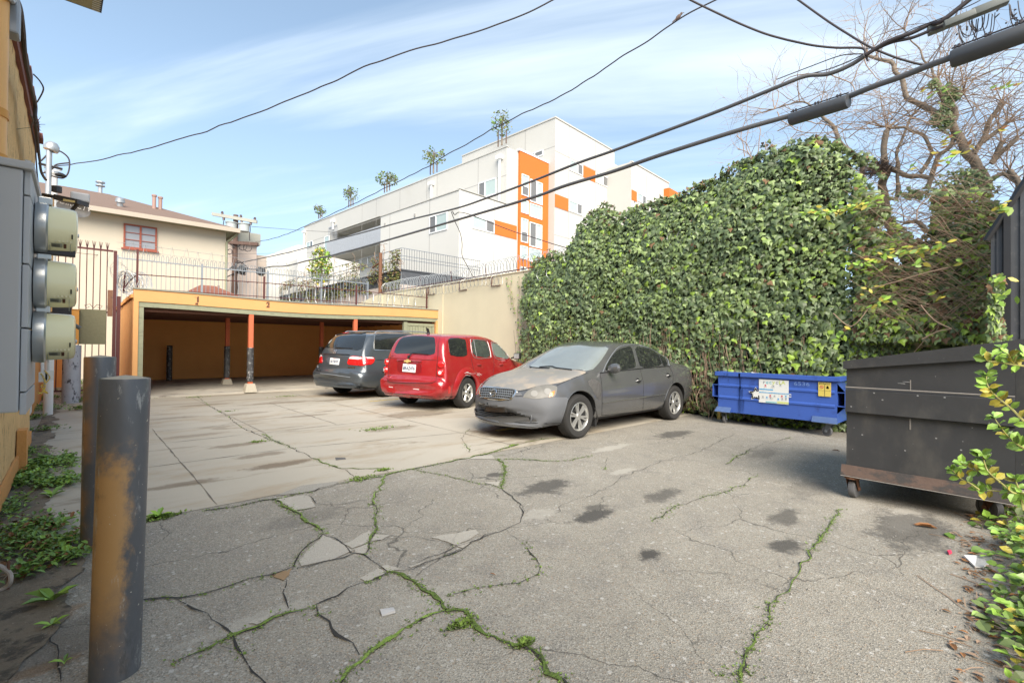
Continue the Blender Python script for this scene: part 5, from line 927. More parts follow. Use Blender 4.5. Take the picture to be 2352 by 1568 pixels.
M('car_glass', (.018, .02, .02), .04, .1, spec=.9); M('car_glass_pale', (.16, .19, .17), .05, .2, 3, spec=.9); M('windscreen', (.20, .225, .22), .05, .15, 4, spec=1.)  # paler opaque glass and windscreen: see-through brightness and sky reflection put into colour
M('lamp_red', (.62, .01, .012), .12, .1, spec=.8, coat=.6); M('lamp_white', (.72, .68, .68), .12, .1, spec=.8, coat=.6); M('lamp_amber', (.75, .2, .03), .15, coat=.5); M('headlamp', (.17, .165, .15), .35, .3, 14, spec=.3, coat=.0)
M('plate', (.78, .78, .76), .4, .03); M('plate_ink', (.03, .04, .12), .5); M('gold_badge', (.72, .55, .2), .3, metal=.4)
def pchip(xs, ys, x):
    n = len(xs); h = [xs[i+1]-xs[i] for i in range(n-1)]; d = [(ys[i+1]-ys[i])/h[i] for i in range(n-1)]; m = [0]*n; m[0] = d[0]; m[-1] = d[-1]
    for i in range(1, n-1):
        if d[i-1]*d[i] <= 0: m[i] = 0
        else: w1 = 2*h[i]+h[i-1]; w2 = h[i]+2*h[i-1]; m[i] = (w1+w2)/(w1/d[i-1]+w2/d[i])
    for i in range(n-1):
        if x <= xs[i+1] or i == n-2: break
    t = (x-xs[i])/h[i]; return (2*t**3-3*t*t+1)*ys[i]+(t**3-2*t*t+t)*h[i]*m[i]+(-2*t**3+3*t*t)*ys[i+1]+(t**3-t*t)*h[i]*m[i+1]
def loft(ST, K=5, J=4):
    # station: x, bow, ws, zb, wm, zm, wb, zbelt, wr, zr, zt
    n = len(ST); out = []; ids = list(range(n))
    for s_ in range((n-1)*K+1):
        p = s_/K; v = [pchip(ids, [st[c] for st in ST], p) for c in range(11)]; x, bow, ws, zb, wm, zm, wb, zq, wr, zr, zt = v
        ky = [0, ws*.9, ws, (ws*.3+wm*.7), wm, wb+(wm-wb)*.12, wr, wr*.55, 0]; kz = [zb, zb, zb+.05, zb*.55+zm*.45, zm, zq, zr, zt-(zt-zr)*.22, zt]; ky[5] = wb
        rg = []; m_ = len(ky)
        for q in range((m_-1)*J+1): u_ = q/J; y = pchip(list(range(m_)), ky, u_); z = pchip(list(range(m_)), kz, u_); rg.append((x+bow*(y/max(wm, .01))**2, y, z))
        out.append(rg)
    return out
class Car:
    def __init__(s, root, ST, wheels, R, body_mat, arch_w=.58, extra_mats=()):
        s.root = root; s.Mx = ROOTM[root.name]; s.Mi = s.Mx.inverted(); rg = loft(ST); n = len(rg); m = len(rg[0]); vs = []; fs = []
        for r_ in rg: vs += [Vector(p) for p in r_]+[Vector((p[0], -p[1], p[2])) for p in r_[1:-1]]
        W_ = m+m-2
        def idx(i, k): return i*W_+(k if k < m else m+(2*m-2-k)-1)      # ring order: 0..m-1 then mirrored back
        for i in range(n-1):
            for k in range(W_): k2 = (k+1) % W_; fs.append((idx(i, k), idx(i+1, k), idx(i+1, k2), idx(i, k2)))
        fs.append(tuple(idx(0, k) for k in range(W_))); fs.append(tuple(idx(n-1, k) for k in range(W_))[::-1])
        me = bpy.data.meshes.new('tmp'); me.from_pydata([tuple(v) for v in vs], [], fs); bm = bmesh.new(); bm.from_mesh(me); bmesh.ops.recalc_face_normals(bm, faces=bm.faces); bm.to_mesh(me); bm.free()
        s.bvh = BVHTree.FromPolygons([v.co.copy() for v in me.vertices], [tuple(p.vertices) for p in me.polygons]); o = bpy.data.objects.new('tmp', me); COL.objects.link(o); cut = MB()
        for wx in wheels:
            for sg in (1, -1):
                K = 40; y0, y1 = sorted((sg*arch_w, sg*1.2)); c_ = []; rr = R+.055
                for yy in (y0, y1): c_ += [(wx+rr*math.cos(2*math.pi*k/K), yy, R+.0+rr*math.sin(2*math.pi*k/K)) for k in range(K)]
                cut.add(c_, [tuple(range(K)), tuple(range(2*K-1, K-1, -1))]+[(k, K+k, K+(k+1) % K, (k+1) % K) for k in range(K)])
        cme = bpy.data.meshes.new('tc'); cme.from_pydata(cut.v, [], cut.f); bm = bmesh.new(); bm.from_mesh(cme); bmesh.ops.recalc_face_normals(bm, faces=bm.faces); bm.to_mesh(cme); bm.free()
        co = bpy.data.objects.new('tc', cme); COL.objects.link(co); md = o.modifiers.new('b', 'BOOLEAN'); md.object = co; md.operation = 'DIFFERENCE'; md.solver = 'EXACT'
        dg = bpy.context.evaluated_depsgraph_get(); dg.update(); nm = bpy.data.meshes.new_from_object(o.evaluated_get(dg)); bpy.data.objects.remove(o); bpy.data.objects.remove(co)
        s.mesh = nm; nm.materials.clear(); nm.materials.append(MATS[body_mat]); nm.materials.append(MATS['arch_dark']); [nm.materials.append(MATS[e]) for e in extra_mats]
        for p in nm.polygons:
            c_ = p.center; mi = 0
            for wx in wheels:
                d = math.hypot(c_.x-wx, c_.z-R)
                if d < R+.07 and abs(c_.y) > arch_w-.02 and (abs(abs(p.normal.y)) < .3 or abs(abs(c_.y)-arch_w) < .01) and all(math.hypot(nm.vertices[v].co.x-wx, nm.vertices[v].co.z-R) < R+.057 for v in p.vertices): mi = 1
            if c_.z < .3 and p.normal.z < -.6: mi = 1
            p.material_index = mi; p.use_smooth = True
        nm.set_sharp_from_angle(angle=R_(38)); b = bpy.data.objects.new('body', nm); COL.objects.link(b); b.parent = root; ROOTM[b.name] = s.Mx; s.body = b; s.wheels = wheels; s.R = R
    def px(s, n, x, y):                    # a point of the photograph on the body, in car coordinates
        d = (s.Mi.to_3x3() @ ray(n, x, y)).normalized(); o = s.Mi @ CAMP; h = s.bvh.ray_cast(o, d)
        if h[0] is None:
            # nearest point of the body to the ray
            best = None
            for i in range(200):
                p = o+d*(3+i*.06); q = s.bvh.find_nearest(p)
                if q[0] is not None and (best is None or q[3] < best[1]): best = (q, q[3])
            return best[0][0], best[0][1]
        return h[0], h[1]
    def side(s, x, z, sg=1):               # a point on the body side at car x, z
        h = s.bvh.ray_cast(Vector((x, sg*2, z)), Vector((0, -sg, 0))); return (h[0], h[1]) if h[0] else (Vector((x, sg*.5, z)), Vector((0, sg, 0)))
    def end(s, y, z, sg=1):
        h = s.bvh.ray_cast(Vector((sg*4, y, z)), Vector((-sg, 0, 0))); return (h[0], h[1]) if h[0] else (Vector((sg*2, y, z)), Vector((sg, 0, 0)))
    def patch(s, name, fn, poly, mat, off=.006, parent=None, N=12, rnd_=2, mirror=False, cols=None):
        # poly in 2D; every point mapped to the body by fn and lifted along the normal; an edge skirt gives it thickness
        P_ = [Vector((a, b, 0)) for a, b in poly]
        for _ in range(rnd_):
            Q_ = []
            for i in range(len(P_)):
                a, b = P_[i], P_[(i+1) % len(P_)]; Q_ += [a.lerp(b, .2), a.lerp(b, .8)]
            P_ = Q_
        ys = [p.y for p in P_]; y0, y1 = min(ys), max(ys); rows = []
        for j in range(N+1):
            y = y0+(y1-y0)*(.004+.992*j/N); xs = []
            for i in range(len(P_)):
                a, b = P_[i], P_[(i+1) % len(P_)]
                if (a.y-y)*(b.y-y) <= 0 and a.y != b.y: xs.append(a.x+(b.x-a.x)*(y-a.y)/(b.y-a.y))
            if len(xs) < 2: continue
            rows.append((min(xs), max(xs), y))
        mb = MB(); M_ = cols or N; vs = []; inn = []
        for (xa, xb, y) in rows:
            for i in range(M_+1):
                p, nn = fn(xa+(xb-xa)*i/M_, y); vs.append(p+nn*off); inn.append(p-nn*.004)
        nr = len(rows); o = len(vs); fs = [(j*(M_+1)+i, j*(M_+1)+i+1, (j+1)*(M_+1)+i+1, (j+1)*(M_+1)+i) for j in range(nr-1) for i in range(M_)]
        rim = [i for i in range(M_+1)]+[j*(M_+1)+M_ for j in range(1, nr)]+[(nr-1)*(M_+1)+i for i in range(M_-1, -1, -1)]+[j*(M_+1) for j in range(nr-2, 0, -1)]
        fs += [(rim[k], rim[(k+1) % len(rim)], o+rim[(k+1) % len(rim)], o+rim[k]) for k in range(len(rim))]
        vs2 = vs+inn; fc, nn = fn(sum(r[0]+r[1] for r in rows)/(2*nr), (y0+y1)/2); a, b, c_ = (vs2[i] for i in fs[nr//2*M_+M_//2][:3])
        if (b-a).cross(c_-a).dot(nn) < 0: fs = [f[::-1] for f in fs]
        mb.add(vs2, fs); ob = mb.build(name, mat, parent or s.root, smooth=True, local=True, sharp=50)
        if mirror: m2 = MB(); m2.add([(v[0], -v[1], v[2]) for v in vs2], [f[::-1] for f in fs]); m2.build(name, mat, parent or s.root, smooth=True, local=True, sharp=50)
        return ob
    def line(s, mb, fn, pts, r=.004, k=4, out=.0, smooth=True):
        P_ = [Vector((a, b, 0)) for a, b in pts]; P_ = catmull(P_, k) if smooth and len(P_) > 2 else [P_[0].lerp(P_[-1], i/10) for i in range(11)] if len(P_) == 2 else P_; mb.tube([fn(p.x, p.y)[0]+fn(p.x, p.y)[1]*out for p in P_], r, 4)
    def wheel(s, x, sg, y, rim_r, spokes, mat='alloy', w=.20, steer=0, style=0):
        R = s.R; T = lambda p: p; mb = MB(); c_ = Vector((x, sg*y, R)); ax = Vector((math.sin(steer), sg*math.cos(steer), 0)) if steer else Vector((0, sg, 0)); h = w/2
        prof = [(rim_r-.01, -h*.9), (rim_r+.02, -h), (R-.03, -h), (R-.006, -h*.78), (R, -h*.55), (R, h*.55), (R-.006, h*.78), (R-.03, h), (rim_r+.03, h*1.02), (rim_r+.005, h*.92), (rim_r-.012, h*.8)]
        mb.lathe(prof, c_, ax, 40)
        for k in range(56):                  # tread grooves as raised blocks on the shoulder
            a = 2*math.pi*k/56; e1 = ax.orthogonal().normalized(); e2 = ax.cross(e1); d = e1*math.cos(a)+e2*math.sin(a); d2 = e1*math.cos(a+.06)+e2*math.sin(a+.06)
            mb.add([c_+d*(R+.003)-ax*h*.6, c_+d2*(R+.003)-ax*h*.6, c_+d2*(R+.003)+ax*h*.62, c_+d*(R+.003)+ax*h*.62, c_+d*(R-.014)+ax*h*.93, c_+d2*(R-.014)+ax*h*.93], [(0, 1, 2, 3), (3, 2, 5, 4)])
        wo_ = mb.build('wheel', 'tyre', s.root, smooth=True, local=True, sharp=40)
        m_ = MB(); m_.lathe([(rim_r, h*.86), (rim_r-.012, h*.9), (rim_r-.025, h*.72), (rim_r-.03, h*.2)], c_, ax, 40); m_.lathe([(0, h*.80), (.045, h*.80), (.055, h*.70), (.06, h*.5)], c_, ax, 20)
        e1 = Vector((0, 0, 1)); e1 = (e1-ax*e1.dot(ax)).normalized(); e2 = ax.cross(e1)
        for k in range(spokes):
            for da in ((-.13, .13) if style == 1 else (0,)):
                a = 2*math.pi*(k+.25)/spokes+da; d = e1*math.cos(a)+e2*math.sin(a); a1 = a-da*.5; t_ = -e1*math.sin(a)+e2*math.cos(a); wi, wo2 = (.022, .03) if style == 1 else (.032, .052)
                if style == 1: wi = .016
                p = [(0.045, wi, h*.74), (rim_r-.022, wo2 if style != 1 else .017, h*.80)]
                vs = []
                for (r1, ww, hh) in p: vs += [c_+d*r1-t_*ww+ax*(hh-.02), c_+d*r1-t_*ww*.7+ax*hh, c_+d*r1+t_*ww*.7+ax*hh, c_+d*r1+t_*ww+ax*(hh-.02)]
                m_.add(vs, [(0, 1, 5, 4), (1, 2, 6, 5), (2, 3, 7, 6)])
        rm_ = m_.build('rim', mat, wo_, smooth=True, local=True, sharp=40)
        m_ = MB(); m_.lathe([(rim_r-.02, h*.5), (.14, h*.25), (.0, h*.25)], c_, ax, 30); m_.build('brake_disc', 'arch_dark' if style != 1 else 'trim_black', wo_, local=True)
        return wo_
# station: x, bow, ws, zb, wm, zm, wb, zbelt, wr, zr, zt
# ---- grey sedan (front = +x)
sedan = thing('sedan', 'dull dark grey four door sedan with dusty bonnet and dented front wing', 'car', (0, 0, 0)); FWp, RWp = Vector((-4.089, -9.866+.09, 0)), Vector((-1.252, -9.851+.09, 0)); AX = -1.40, 1.40
mid = (FWp+RWp)/2+Vector((0, .80, 0)); sedan.location = mid; sedan.rotation_euler = (0, 0, math.pi-R_(.3)); ROOTM[sedan.name] = Matrix.Translation(mid) @ Matrix.Rotation(math.pi-R_(.3), 4, 'Z')
A_ = [(-2.46,.16,.66,.40,.72,.50,.70,.58,.62,.61,.62),(-2.45,.18,.70,.32,.78,.55,.74,.72,.64,.77,.79),(-2.38,.20,.74,.28,.83,.62,.77,.90,.66,.98,1.0),(-2.15,.14,.78,.25,.87,.64,.79,.945,.68,1.02,1.045),(-1.8,.04,.80,.23,.89,.64,.80,.955,.66,1.055,1.085),(-1.40,0,.81,.22,.895,.64,.81,.955,.615,1.19,1.235),(-1.0,0,.81,.21,.895,.64,.81,.955,.575,1.33,1.375),(-.5,0,.81,.21,.895,.64,.81,.95,.56,1.405,1.455),(.05,0,.81,.21,.895,.64,.81,.94,.56,1.41,1.465),(.40,0,.81,.21,.895,.63,.81,.93,.575,1.345,1.41),(.80,0,.81,.21,.895,.62,.81,.92,.63,1.175,1.235),(1.20,0,.81,.21,.895,.60,.80,.90,.70,.985,1.03),(1.33,-.02,.81,.21,.895,.59,.79,.885,.71,.945,.985),(1.65,-.06,.80,.22,.885,.56,.78,.84,.68,.90,.935),(1.95,-.14,.79,.23,.87,.53,.76,.77,.62,.84,.875),(2.18,-.24,.77,.22,.84,.50,.72,.69,.55,.765,.80),(2.32,-.30,.74,.20,.80,.46,.68,.60,.50,.67,.70),(2.385,-.32,.70,.20,.76,.42,.66,.51,.5,.56,.58),(2.40,-.32,.66,.24,.72,.38,.62,.43,.48,.46,.47)]
sc = Car(sedan, A_, AX, .325, 'paint_sedan', .60)
for x in AX:
    for sg in (1, -1): sc.wheel(x, sg, .775, .215, 6, w=.215, style=1)
X9 = lambda x, y: sc.px(9, x, y); SD = lambda x, z: sc.side(x, z, 1)
sc.patch('bonnet', X9, [(170, 556), (330, 575), (530, 604), (600, 590), (720, 555), (850, 540), (960, 520), (1190, 432), (1150, 410), (900, 392), (640, 385), (560, 392), (430, 415), (300, 452), (200, 508)], 'paint_hood', .004, N=22, rnd_=1, cols=22)
sc.patch('front_bumper', X9, [(75, 625), (120, 622), (160, 660), (270, 700), (420, 700), (520, 640), (560, 615), (570, 682), (760, 684), (880, 672), (1010, 657), (985, 760), (925, 945), (700, 950), (560, 935), (330, 905), (120, 850), (75, 830), (65, 700)], 'bumper_sedan', .010, N=22, rnd_=1, cols=24)
g_ = sc.patch('grille', X9, [(172, 562), (350, 575), (528, 596), (500, 650), (468, 694), (330, 698), (230, 684), (162, 655)], 'chrome', .022, N=12, rnd_=1)
sc.patch('grille_insert', X9, [(185, 572), (350, 586), (510, 602), (488, 645), (458, 683), (330, 687), (238, 673), (176, 648)], 'seam_dark', .030, parent=g_, N=10, rnd_=1)
mb = MB()
for k in range(5): y = 586+k*21; sc.line(mb, X9, [(190-2*k, y-6), (330, y+2), (500-12*k, y+14)], .0065, out=.031)
for k in range(16): x = 200+k*19; sc.line(mb, X9, [(x+4, 578+x*.035-6), (x-8, 660+x*.03)], .003, out=.030)
mb.build('grille_bars', 'steel_grey', g_, local=True, smooth=True)
p, nn = X9(307, 632); mb = MB(); mb.lathe([(.048, .03), (.060, .034), (.064, .038), (.054, .044), (.048, .038)], p, nn, 24); e = nn.cross(UP).normalized(); mb.add([p+nn*.046-e*.066-UP*.012, p+nn*.046+e*.066-UP*.012, p+nn*.046+e*.066+UP*.012, p+nn*.046-e*.066+UP*.012], [(0, 1, 2, 3)]); mb.build('badge', 'chrome', g_, local=True, smooth=True)
hl = sc.patch('headlight', X9, [(568, 680), (595, 630), (650, 585), (720, 560), (830, 548), (890, 555), (903, 578), (880, 668), (760, 682)], 'headlamp', .014, N=10, rnd_=1)
for x, y, r in ((683, 632, .05), (810, 612, .052)): p, nn = X9(x, y); MB().lathe([(0, .018), (r*.55, .019), (r, .0165)], p, nn, 18).build('reflector', 'lamp_reflector' if 'lamp_reflector' in MATS else M('lamp_reflector', (.24, .235, .22), .6, .2), hl, local=True, smooth=True)
sc.patch('indicator', X9, [(838, 618), (878, 606), (862, 662), (820, 668)], 'lamp_amber', .018, parent=hl, N=4, rnd_=0)
sc.patch('headlight', X9, [(104, 612), (118, 560), (170, 520), (180, 530), (150, 580), (125, 628)], 'headlamp', .012, N=6, rnd_=1)
sc.patch('lower_grille', X9, [(112, 762), (300, 800), (520, 812), (518, 872), (330, 862), (180, 820), (120, 790)], 'arch_dark', .024, N=10, rnd_=1, cols=24); mb = MB()
for k in range(3): sc.line(mb, X9, [(125, 780+k*14), (300, 818+k*16), (512, 828+k*16)], .006, out=.029)
mb.build('lower_grille_bars', 'bumper_sedan', sedan, local=True, smooth=True)
p, nn = X9(632, 860); mb = MB(); mb.lathe([(.075, .008), (.07, .016), (.055, .012), (.045, .0105), (0, .0102)], p, nn, 20); mb.build('fog_lamp_hole', 'bumper_sedan', sedan, local=True, smooth=True); MB().lathe([(.0, .0125), (.042, .0125)], p, nn, 18).build('fog_lamp', 'arch_dark', sedan, local=True)
sc.patch('number_bracket', X9, [(236, 712), (252, 714), (244, 772), (230, 768)], 'arch_dark', .013, N=3, rnd_=0)
mb = MB(); sc.line(mb, X9, [(78, 818), (230, 848), (420, 890), (620, 912), (930, 905)], .006, out=.012); mb.build('bumper_lip', 'arch_dark', sedan, local=True)
sc.patch('windscreen', X9, [(622, 384), (700, 320), (800, 245), (920, 185), (990, 176), (1120, 170), (1400, 184), (1380, 225), (1310, 330), (1225, 418), (1000, 402), (760, 385)], 'windscreen', .006, N=18, rnd_=1, cols=18)
mb = MB(); sc.line(mb, X9, [(735, 382), (850, 376), (900, 390), (1045, 408)], .010, out=.015); sc.line(mb, X9, [(640, 374), (690, 386), (830, 392)], .008, out=.012); mb.build('wiper', 'trim_black', sedan, local=True, smooth=True)
sc.patch('side_window', X9, [(1362, 385), (1405, 300), (1470, 215), (1540, 184), (1612, 176), (1640, 290), (1662, 388), (1500, 404), (1370, 425)], 'car_glass', .006, N=12, rnd_=1, mirror=True)
sc.patch('side_window', X9, [(1642, 178), (1760, 192), (1862, 230), (1912, 370), (1700, 385), (1672, 290)], 'car_glass', .006, N=10, rnd_=1, mirror=True)
sc.patch('quarter_window', X9, [(1872, 234), (1925, 270), (1960, 362), (1918, 370), (1890, 290)], 'car_glass', .006, N=8, rnd_=1, mirror=True)
mb = MB(); sc.line(mb, X9, [(1335, 428), (1370, 345), (1440, 235), (1500, 182), (1610, 162), (1760, 176), (1880, 222), (1950, 290), (1972, 368)], .006, out=.008, k=6); mb.build('window_trim', 'steel_grey', sedan, local=True, smooth=True)
mb = MB(); sc.line(mb, X9, [(1312, 432), (1500, 412), (1700, 390), (1975, 366)], .008, out=.008); mb.build('belt_trim', 'trim_black', sedan, local=True, smooth=True)
mb = MB()
for P_ in ([(1312, 432), (1330, 560), (1332, 700), (1330, 838)], [(1692, 392), (1722, 500), (1728, 640), (1722, 795)], [(1972, 370), (2008, 440), (2005, 530), (1950, 640), (1925, 740), (1895, 765)], [(1330, 838), (1530, 815), (1722, 795), (1895, 766)], [(530, 604), (620, 596)], [(885, 560), (1000, 505), (1190, 430)]): sc.line(mb, X9, P_, .0045, out=.001)
mb.build('panel_gaps', 'seam_dark', sedan, local=True)
mb = MB(); sc.line(mb, X9, [(1340, 718), (1530, 690), (1720, 665), (1935, 634)], .011, out=.004); mb.build('side_moulding', 'paint_sedan', sedan, local=True, smooth=True)
for x, y in ((1678, 506), (1965, 456)):
    p, nn = X9(x, y); mb = MB(); mb.tube([p+Vector((.085, 0, -.004))+nn*.006, p+Vector((.05, 0, 0))+nn*.028, p+Vector((-.06, 0, 0))+nn*.028, p+Vector((-.085, 0, 0))+nn*.006], [.010, .013, .013, .010], 8); mb.build('door_handle', 'paint_sedan', sedan, local=True, smooth=True)
    MB().lathe([(0, .002), (.05, .003)], p, nn, 16).build('handle_recess', 'seam_dark', sedan, local=True)
p, nn = X9(1390, 415); c_ = p+Vector((-.0, .12, .05)); mb = MB(); mb.lathe([(0, -.11), (.05, -.10), (.078, -.03), (.08, .03), (.06, .09), (0, .115)], c_, (0, 1, .12), 18); mb.v = [(c_.x+(v[0]-c_.x)*.75, v[1], v[2]) for v in mb.v]; mb.tube([p, c_-Vector((0, .05, .02))], [.03, .02], 8); mb.build('wing_mirror', 'paint_sedan', sedan, local=True, smooth=True)
c2_ = Vector((c_.x+.02, -c_.y, c_.z)); mb = MB(); mb.lathe([(0, -.11), (.05, -.10), (.078, -.03), (.08, .03), (.06, .09), (0, .115)], c2_, (0, -1, .12), 18); mb.tube([(p.x, -p.y, p.z), c2_], [.03, .02], 8); mb.build('wing_mirror', 'black_plastic', sedan, local=True, smooth=True)
sc.patch('wing_dent', X9, [(1190, 500), (1250, 482), (1318, 520), (1326, 610), (1320, 700), (1265, 650), (1240, 590), (1215, 560)], 'dent', .003, N=8, rnd_=2) if 'dent' in MATS or M('dent', (.12, .115, .11), .4, .2, 3, metal=.3, bmp=.6, bs=3, bd=.1) else None
mb = MB(); mb.tube([X9(1265, 770)[0], X9(1285, 850)[0], X9(1300, 935)[0]+Vector((0, 0, -.03))], .012, 6); q = X9(1280, 860)[0]; mb.box((q.x-.02, q.y-.2, .12), (q.x+.03, q.y-.01, .36)); mb.build('mud_flap', 'trim_black', sedan, local=True)
mb = MB()
for sg in (1, -1):
    for wx in AX:
        pts = []
        for k in range(15):
            a = R_(10+160*k/14); x = wx+math.cos(a)*.388; z = .325+math.sin(a)*.388; p, n_ = sc.side(x, z, sg); pts.append(p+n_*.003)
        mb.tube(pts, .009, 5)
mb.build('arch_lip', 'paint_sedan', sedan, local=True, smooth=True)
sc.patch('rear_window', lambda y, z: sc.end(y, z, -1), [(-.5, 1.33), (.5, 1.33), (.60, 1.10), (-.60, 1.10)], 'car_glass', .006)
for sg in (1, -1): sc.patch('tail_light', lambda y, z: sc.end(y, z, -1), [(sg*.45, .92), (sg*.72, .92), (sg*.74, .76), (sg*.5, .76)], 'lamp_red', .008, N=6)
# ---- red wagon (rear toward us)
red = thing('wagon', 'red compact wagon with round tail lamps and scraped rear arch', 'car', (0, 0, 0))
RR_ = G(0, 1068, 948); RY = R_(18.4); cr = (-2.33, -4.88, 0)
red.location = cr; red.rotation_euler = (0, 0, RY); ROOTM[red.name] = Matrix.Translation(cr) @ Matrix.Rotation(RY, 4, 'Z')
B_ = [(-2.28,.06,.70,.36,.80,.46,.78,.54,.70,.57,.575),(-2.275,.10,.72,.32,.84,.48,.80,.60,.72,.635,.64),(-2.20,.10,.74,.30,.86,.50,.80,.66,.70,.70,.705),(-2.17,.10,.76,.28,.865,.54,.80,.80,.70,.90,.91),(-2.13,.10,.78,.28,.865,.60,.80,1.0,.69,1.10,1.115),(-2.05,.08,.79,.28,.865,.62,.79,1.06,.66,1.30,1.32),(-1.93,.05,.80,.27,.865,.62,.79,1.07,.63,1.47,1.50),(-1.78,.02,.80,.26,.865,.62,.79,1.07,.61,1.535,1.585),(-1.3,0,.80,.25,.865,.62,.80,1.06,.60,1.57,1.63),(-.6,0,.80,.24,.865,.62,.80,1.05,.60,1.575,1.64),(-.1,0,.80,.24,.865,.62,.80,1.04,.59,1.54,1.61),(.25,0,.80,.24,.865,.62,.80,1.03,.59,1.46,1.53),(.6,0,.80,.24,.865,.62,.79,1.01,.62,1.26,1.33),(.9,0,.80,.24,.865,.60,.77,.98,.65,1.04,1.10),(1.15,-.03,.80,.25,.865,.58,.74,.93,.60,.99,1.03),(1.65,-.08,.79,.26,.86,.56,.70,.86,.54,.93,.97),(2.02,-.16,.77,.26,.84,.52,.68,.76,.5,.86,.90),(2.14,-.22,.72,.26,.80,.48,.66,.66,.5,.72,.76),(2.19,-.24,.68,.30,.76,.44,.6,.54,.48,.58,.6)]
rc = Car(red, B_, (-1.31, 1.31), .335, 'paint_red', .60)
for x in (-1.31, 1.31):
    for sg in (1, -1): rc.wheel(x, sg, .765, .205, 5, w=.215)
X8 = lambda x, y: rc.px(8, x, y)
rc.patch('rear_window', X8, [(905, 400), (925, 330), (965, 255), (1010, 222), (1100, 212), (1250, 214), (1330, 222), (1342, 320), (1332, 415), (1100, 405)], 'car_glass', .006, N=14, rnd_=1)
rc.patch('side_window', X8, [(1466, 240), (1500, 234), (1630, 236), (1655, 260), (1670, 410), (1650, 430), (1510, 428), (1488, 405)], 'car_glass', .006, N=12, rnd_=1, mirror=True)
rc.patch('side_window', X8, [(1704, 248), (1850, 260), (1882, 290), (1912, 420), (1890, 440), (1735, 430)], 'car_glass_tint', .006, N=12, rnd_=1, mirror=True) if M('car_glass_tint', (.05, .06, .055), .05, .6, 5, spec=.9) else None
rc.patch('side_window', X8, [(1918, 280), (1990, 296), (2050, 345), (2100, 440), (2095, 450), (1960, 442)], 'car_glass_pale', .006, N=10, rnd_=1, mirror=True)
rc.patch('windscreen', lambda y, z: rc.end(y, z, 1), [(-.5, 1.42), (.5, 1.42), (.62, 1.12), (-.62, 1.12)], 'car_glass', .006)
mb = MB()
for P_ in ([(1700, 250), (1850, 258), (1884, 288), (1914, 422), (1890, 442), (1735, 432), (1700, 250)], [(1916, 278), (1992, 294), (2054, 343), (2102, 442), (1962, 444), (1916, 278)], [(1735, 252), (1768, 432)]): rc.line(mb, X8, P_, .006, out=.008)
mb.build('window_trim', 'galv', red, local=True, smooth=True)
rf_ = rc.patch('plate_recess', X8, [(944, 462), (1200, 475), (1188, 622), (938, 606)], 'paint_red_dark', .003, N=6, rnd_=1) if paint('paint_red_dark', (.20, .008, .012), .3, .7) else None
mb = MB(); rc.line(mb, X8, [(944, 466), (1070, 468), (1200, 478)], .022, out=.012); mb.build('plate_hood', 'paint_red', red, local=True, smooth=True)
def plate(car, fn, P_, txt, root, h):
    pl_ = car.patch('number_plate', fn, P_, 'plate', .014, parent=root, N=8, rnd_=0, cols=6); c_ = (sum(q[0] for q in P_)/4, sum(q[1] for q in P_)/4); p, nn = fn(*c_); rt = UP.cross(nn).normalized(); up = nn.cross(rt)
    text_mb(txt, h, p+nn*.017-up*.008, rt, up, mb=(tm_ := MB()), sx=.86, bold=.002); text_mb('California', h*.36, p+nn*.017+up*h*.72, rt, up, mb=(t2_ := MB())); tm_.build('plate_number', 'plate_ink', pl_, local=True); t2_.build('plate_state', 'lamp_red', pl_, local=True)
plate(rc, X8, [(1006, 502), (1138, 510), (1130, 596), (996, 588)], '8RAZ476', red, .095)
p, nn = X8(1057, 478); rt = UP.cross(nn).normalized(); mb = MB()
def plq(mb, p, nn, rt, pts, o): up = nn.cross(rt); mb.add([p+rt*a+up*b+nn*o for a, b in pts], [tuple(range(len(pts)))])
plq(mb, p, nn, rt, [(-.10, -.018), (-.03, -.018), (-.03, -.038), (.035, -.038), (.035, -.018), (.10, -.018), (.085, .018), (.035, .018), (.035, .038), (-.03, .038), (-.03, .018), (-.085, .018)], .035); mb.build('badge', 'gold_badge', red, local=True)
for x, y in ((1400, 510), (1393, 598)):
    p, nn = X8(x, y); mb = MB(); mb.lathe([(.0, .045), (.035, .043), (.062, .034), (.075, .012), (.078, -.02)], p, nn, 24); o = mb.build('tail_light', 'lamp_red', red, local=True, smooth=True)
    if y > 550: MB().lathe([(0, .048), (.034, .0475), (.036, .042)], p, nn, 16).build('reverse_lamp', 'lamp_white', o, local=True, smooth=True)
for x, y in ((829, 487), (820, 567)):
    p, nn = X8(x, y); q = Vector(p); mb = MB(); mb.lathe([(.0, .045), (.035, .043), (.062, .034), (.075, .012), (.078, -.02)], q, Vector((-.85, .5, 0)), 24); o = mb.build('tail_light', 'lamp_red', red, local=True, smooth=True)
    if y > 550: MB().lathe([(0, .048), (.034, .0475), (.036, .042)], q, Vector((-.85, .5, 0)), 16).build('reverse_lamp', 'lamp_white', o, local=True, smooth=True)
rc.patch('rear_bumper', X8, [(780, 665), (825, 642), (850, 672), (880, 695), (1290, 712), (1350, 688), (1492, 686), (1500, 760), (1480, 840), (1440, 905), (1200, 880), (960, 850), (870, 830), (800, 800), (775, 720)], 'paint_red', .035, N=14, rnd_=1, cols=20)
mb = MB(); rc.line(mb, X8, [(850, 672), (880, 695), (1080, 702), (1290, 712), (1350, 688)], .006, out=.036); rc.line(mb, X8, [(800, 798), (1000, 812), (1250, 835), (1475, 835)], .005, out=.036); mb.build('bumper_crease', 'seam_dark', red, local=True)
for P_ in ([(866, 738), (908, 741), (908, 751), (866, 748)], [(1116, 758), (1180, 762), (1180, 774), (1116, 770)]): rc.patch('reflector', X8, P_, 'lamp_white', .04, N=2, rnd_=0)
rc.patch('side_marker', X8, [(1462, 732), (1486, 734), (1478, 806), (1458, 806)], 'lamp_red', .04, N=4, rnd_=0)
mb = MB()
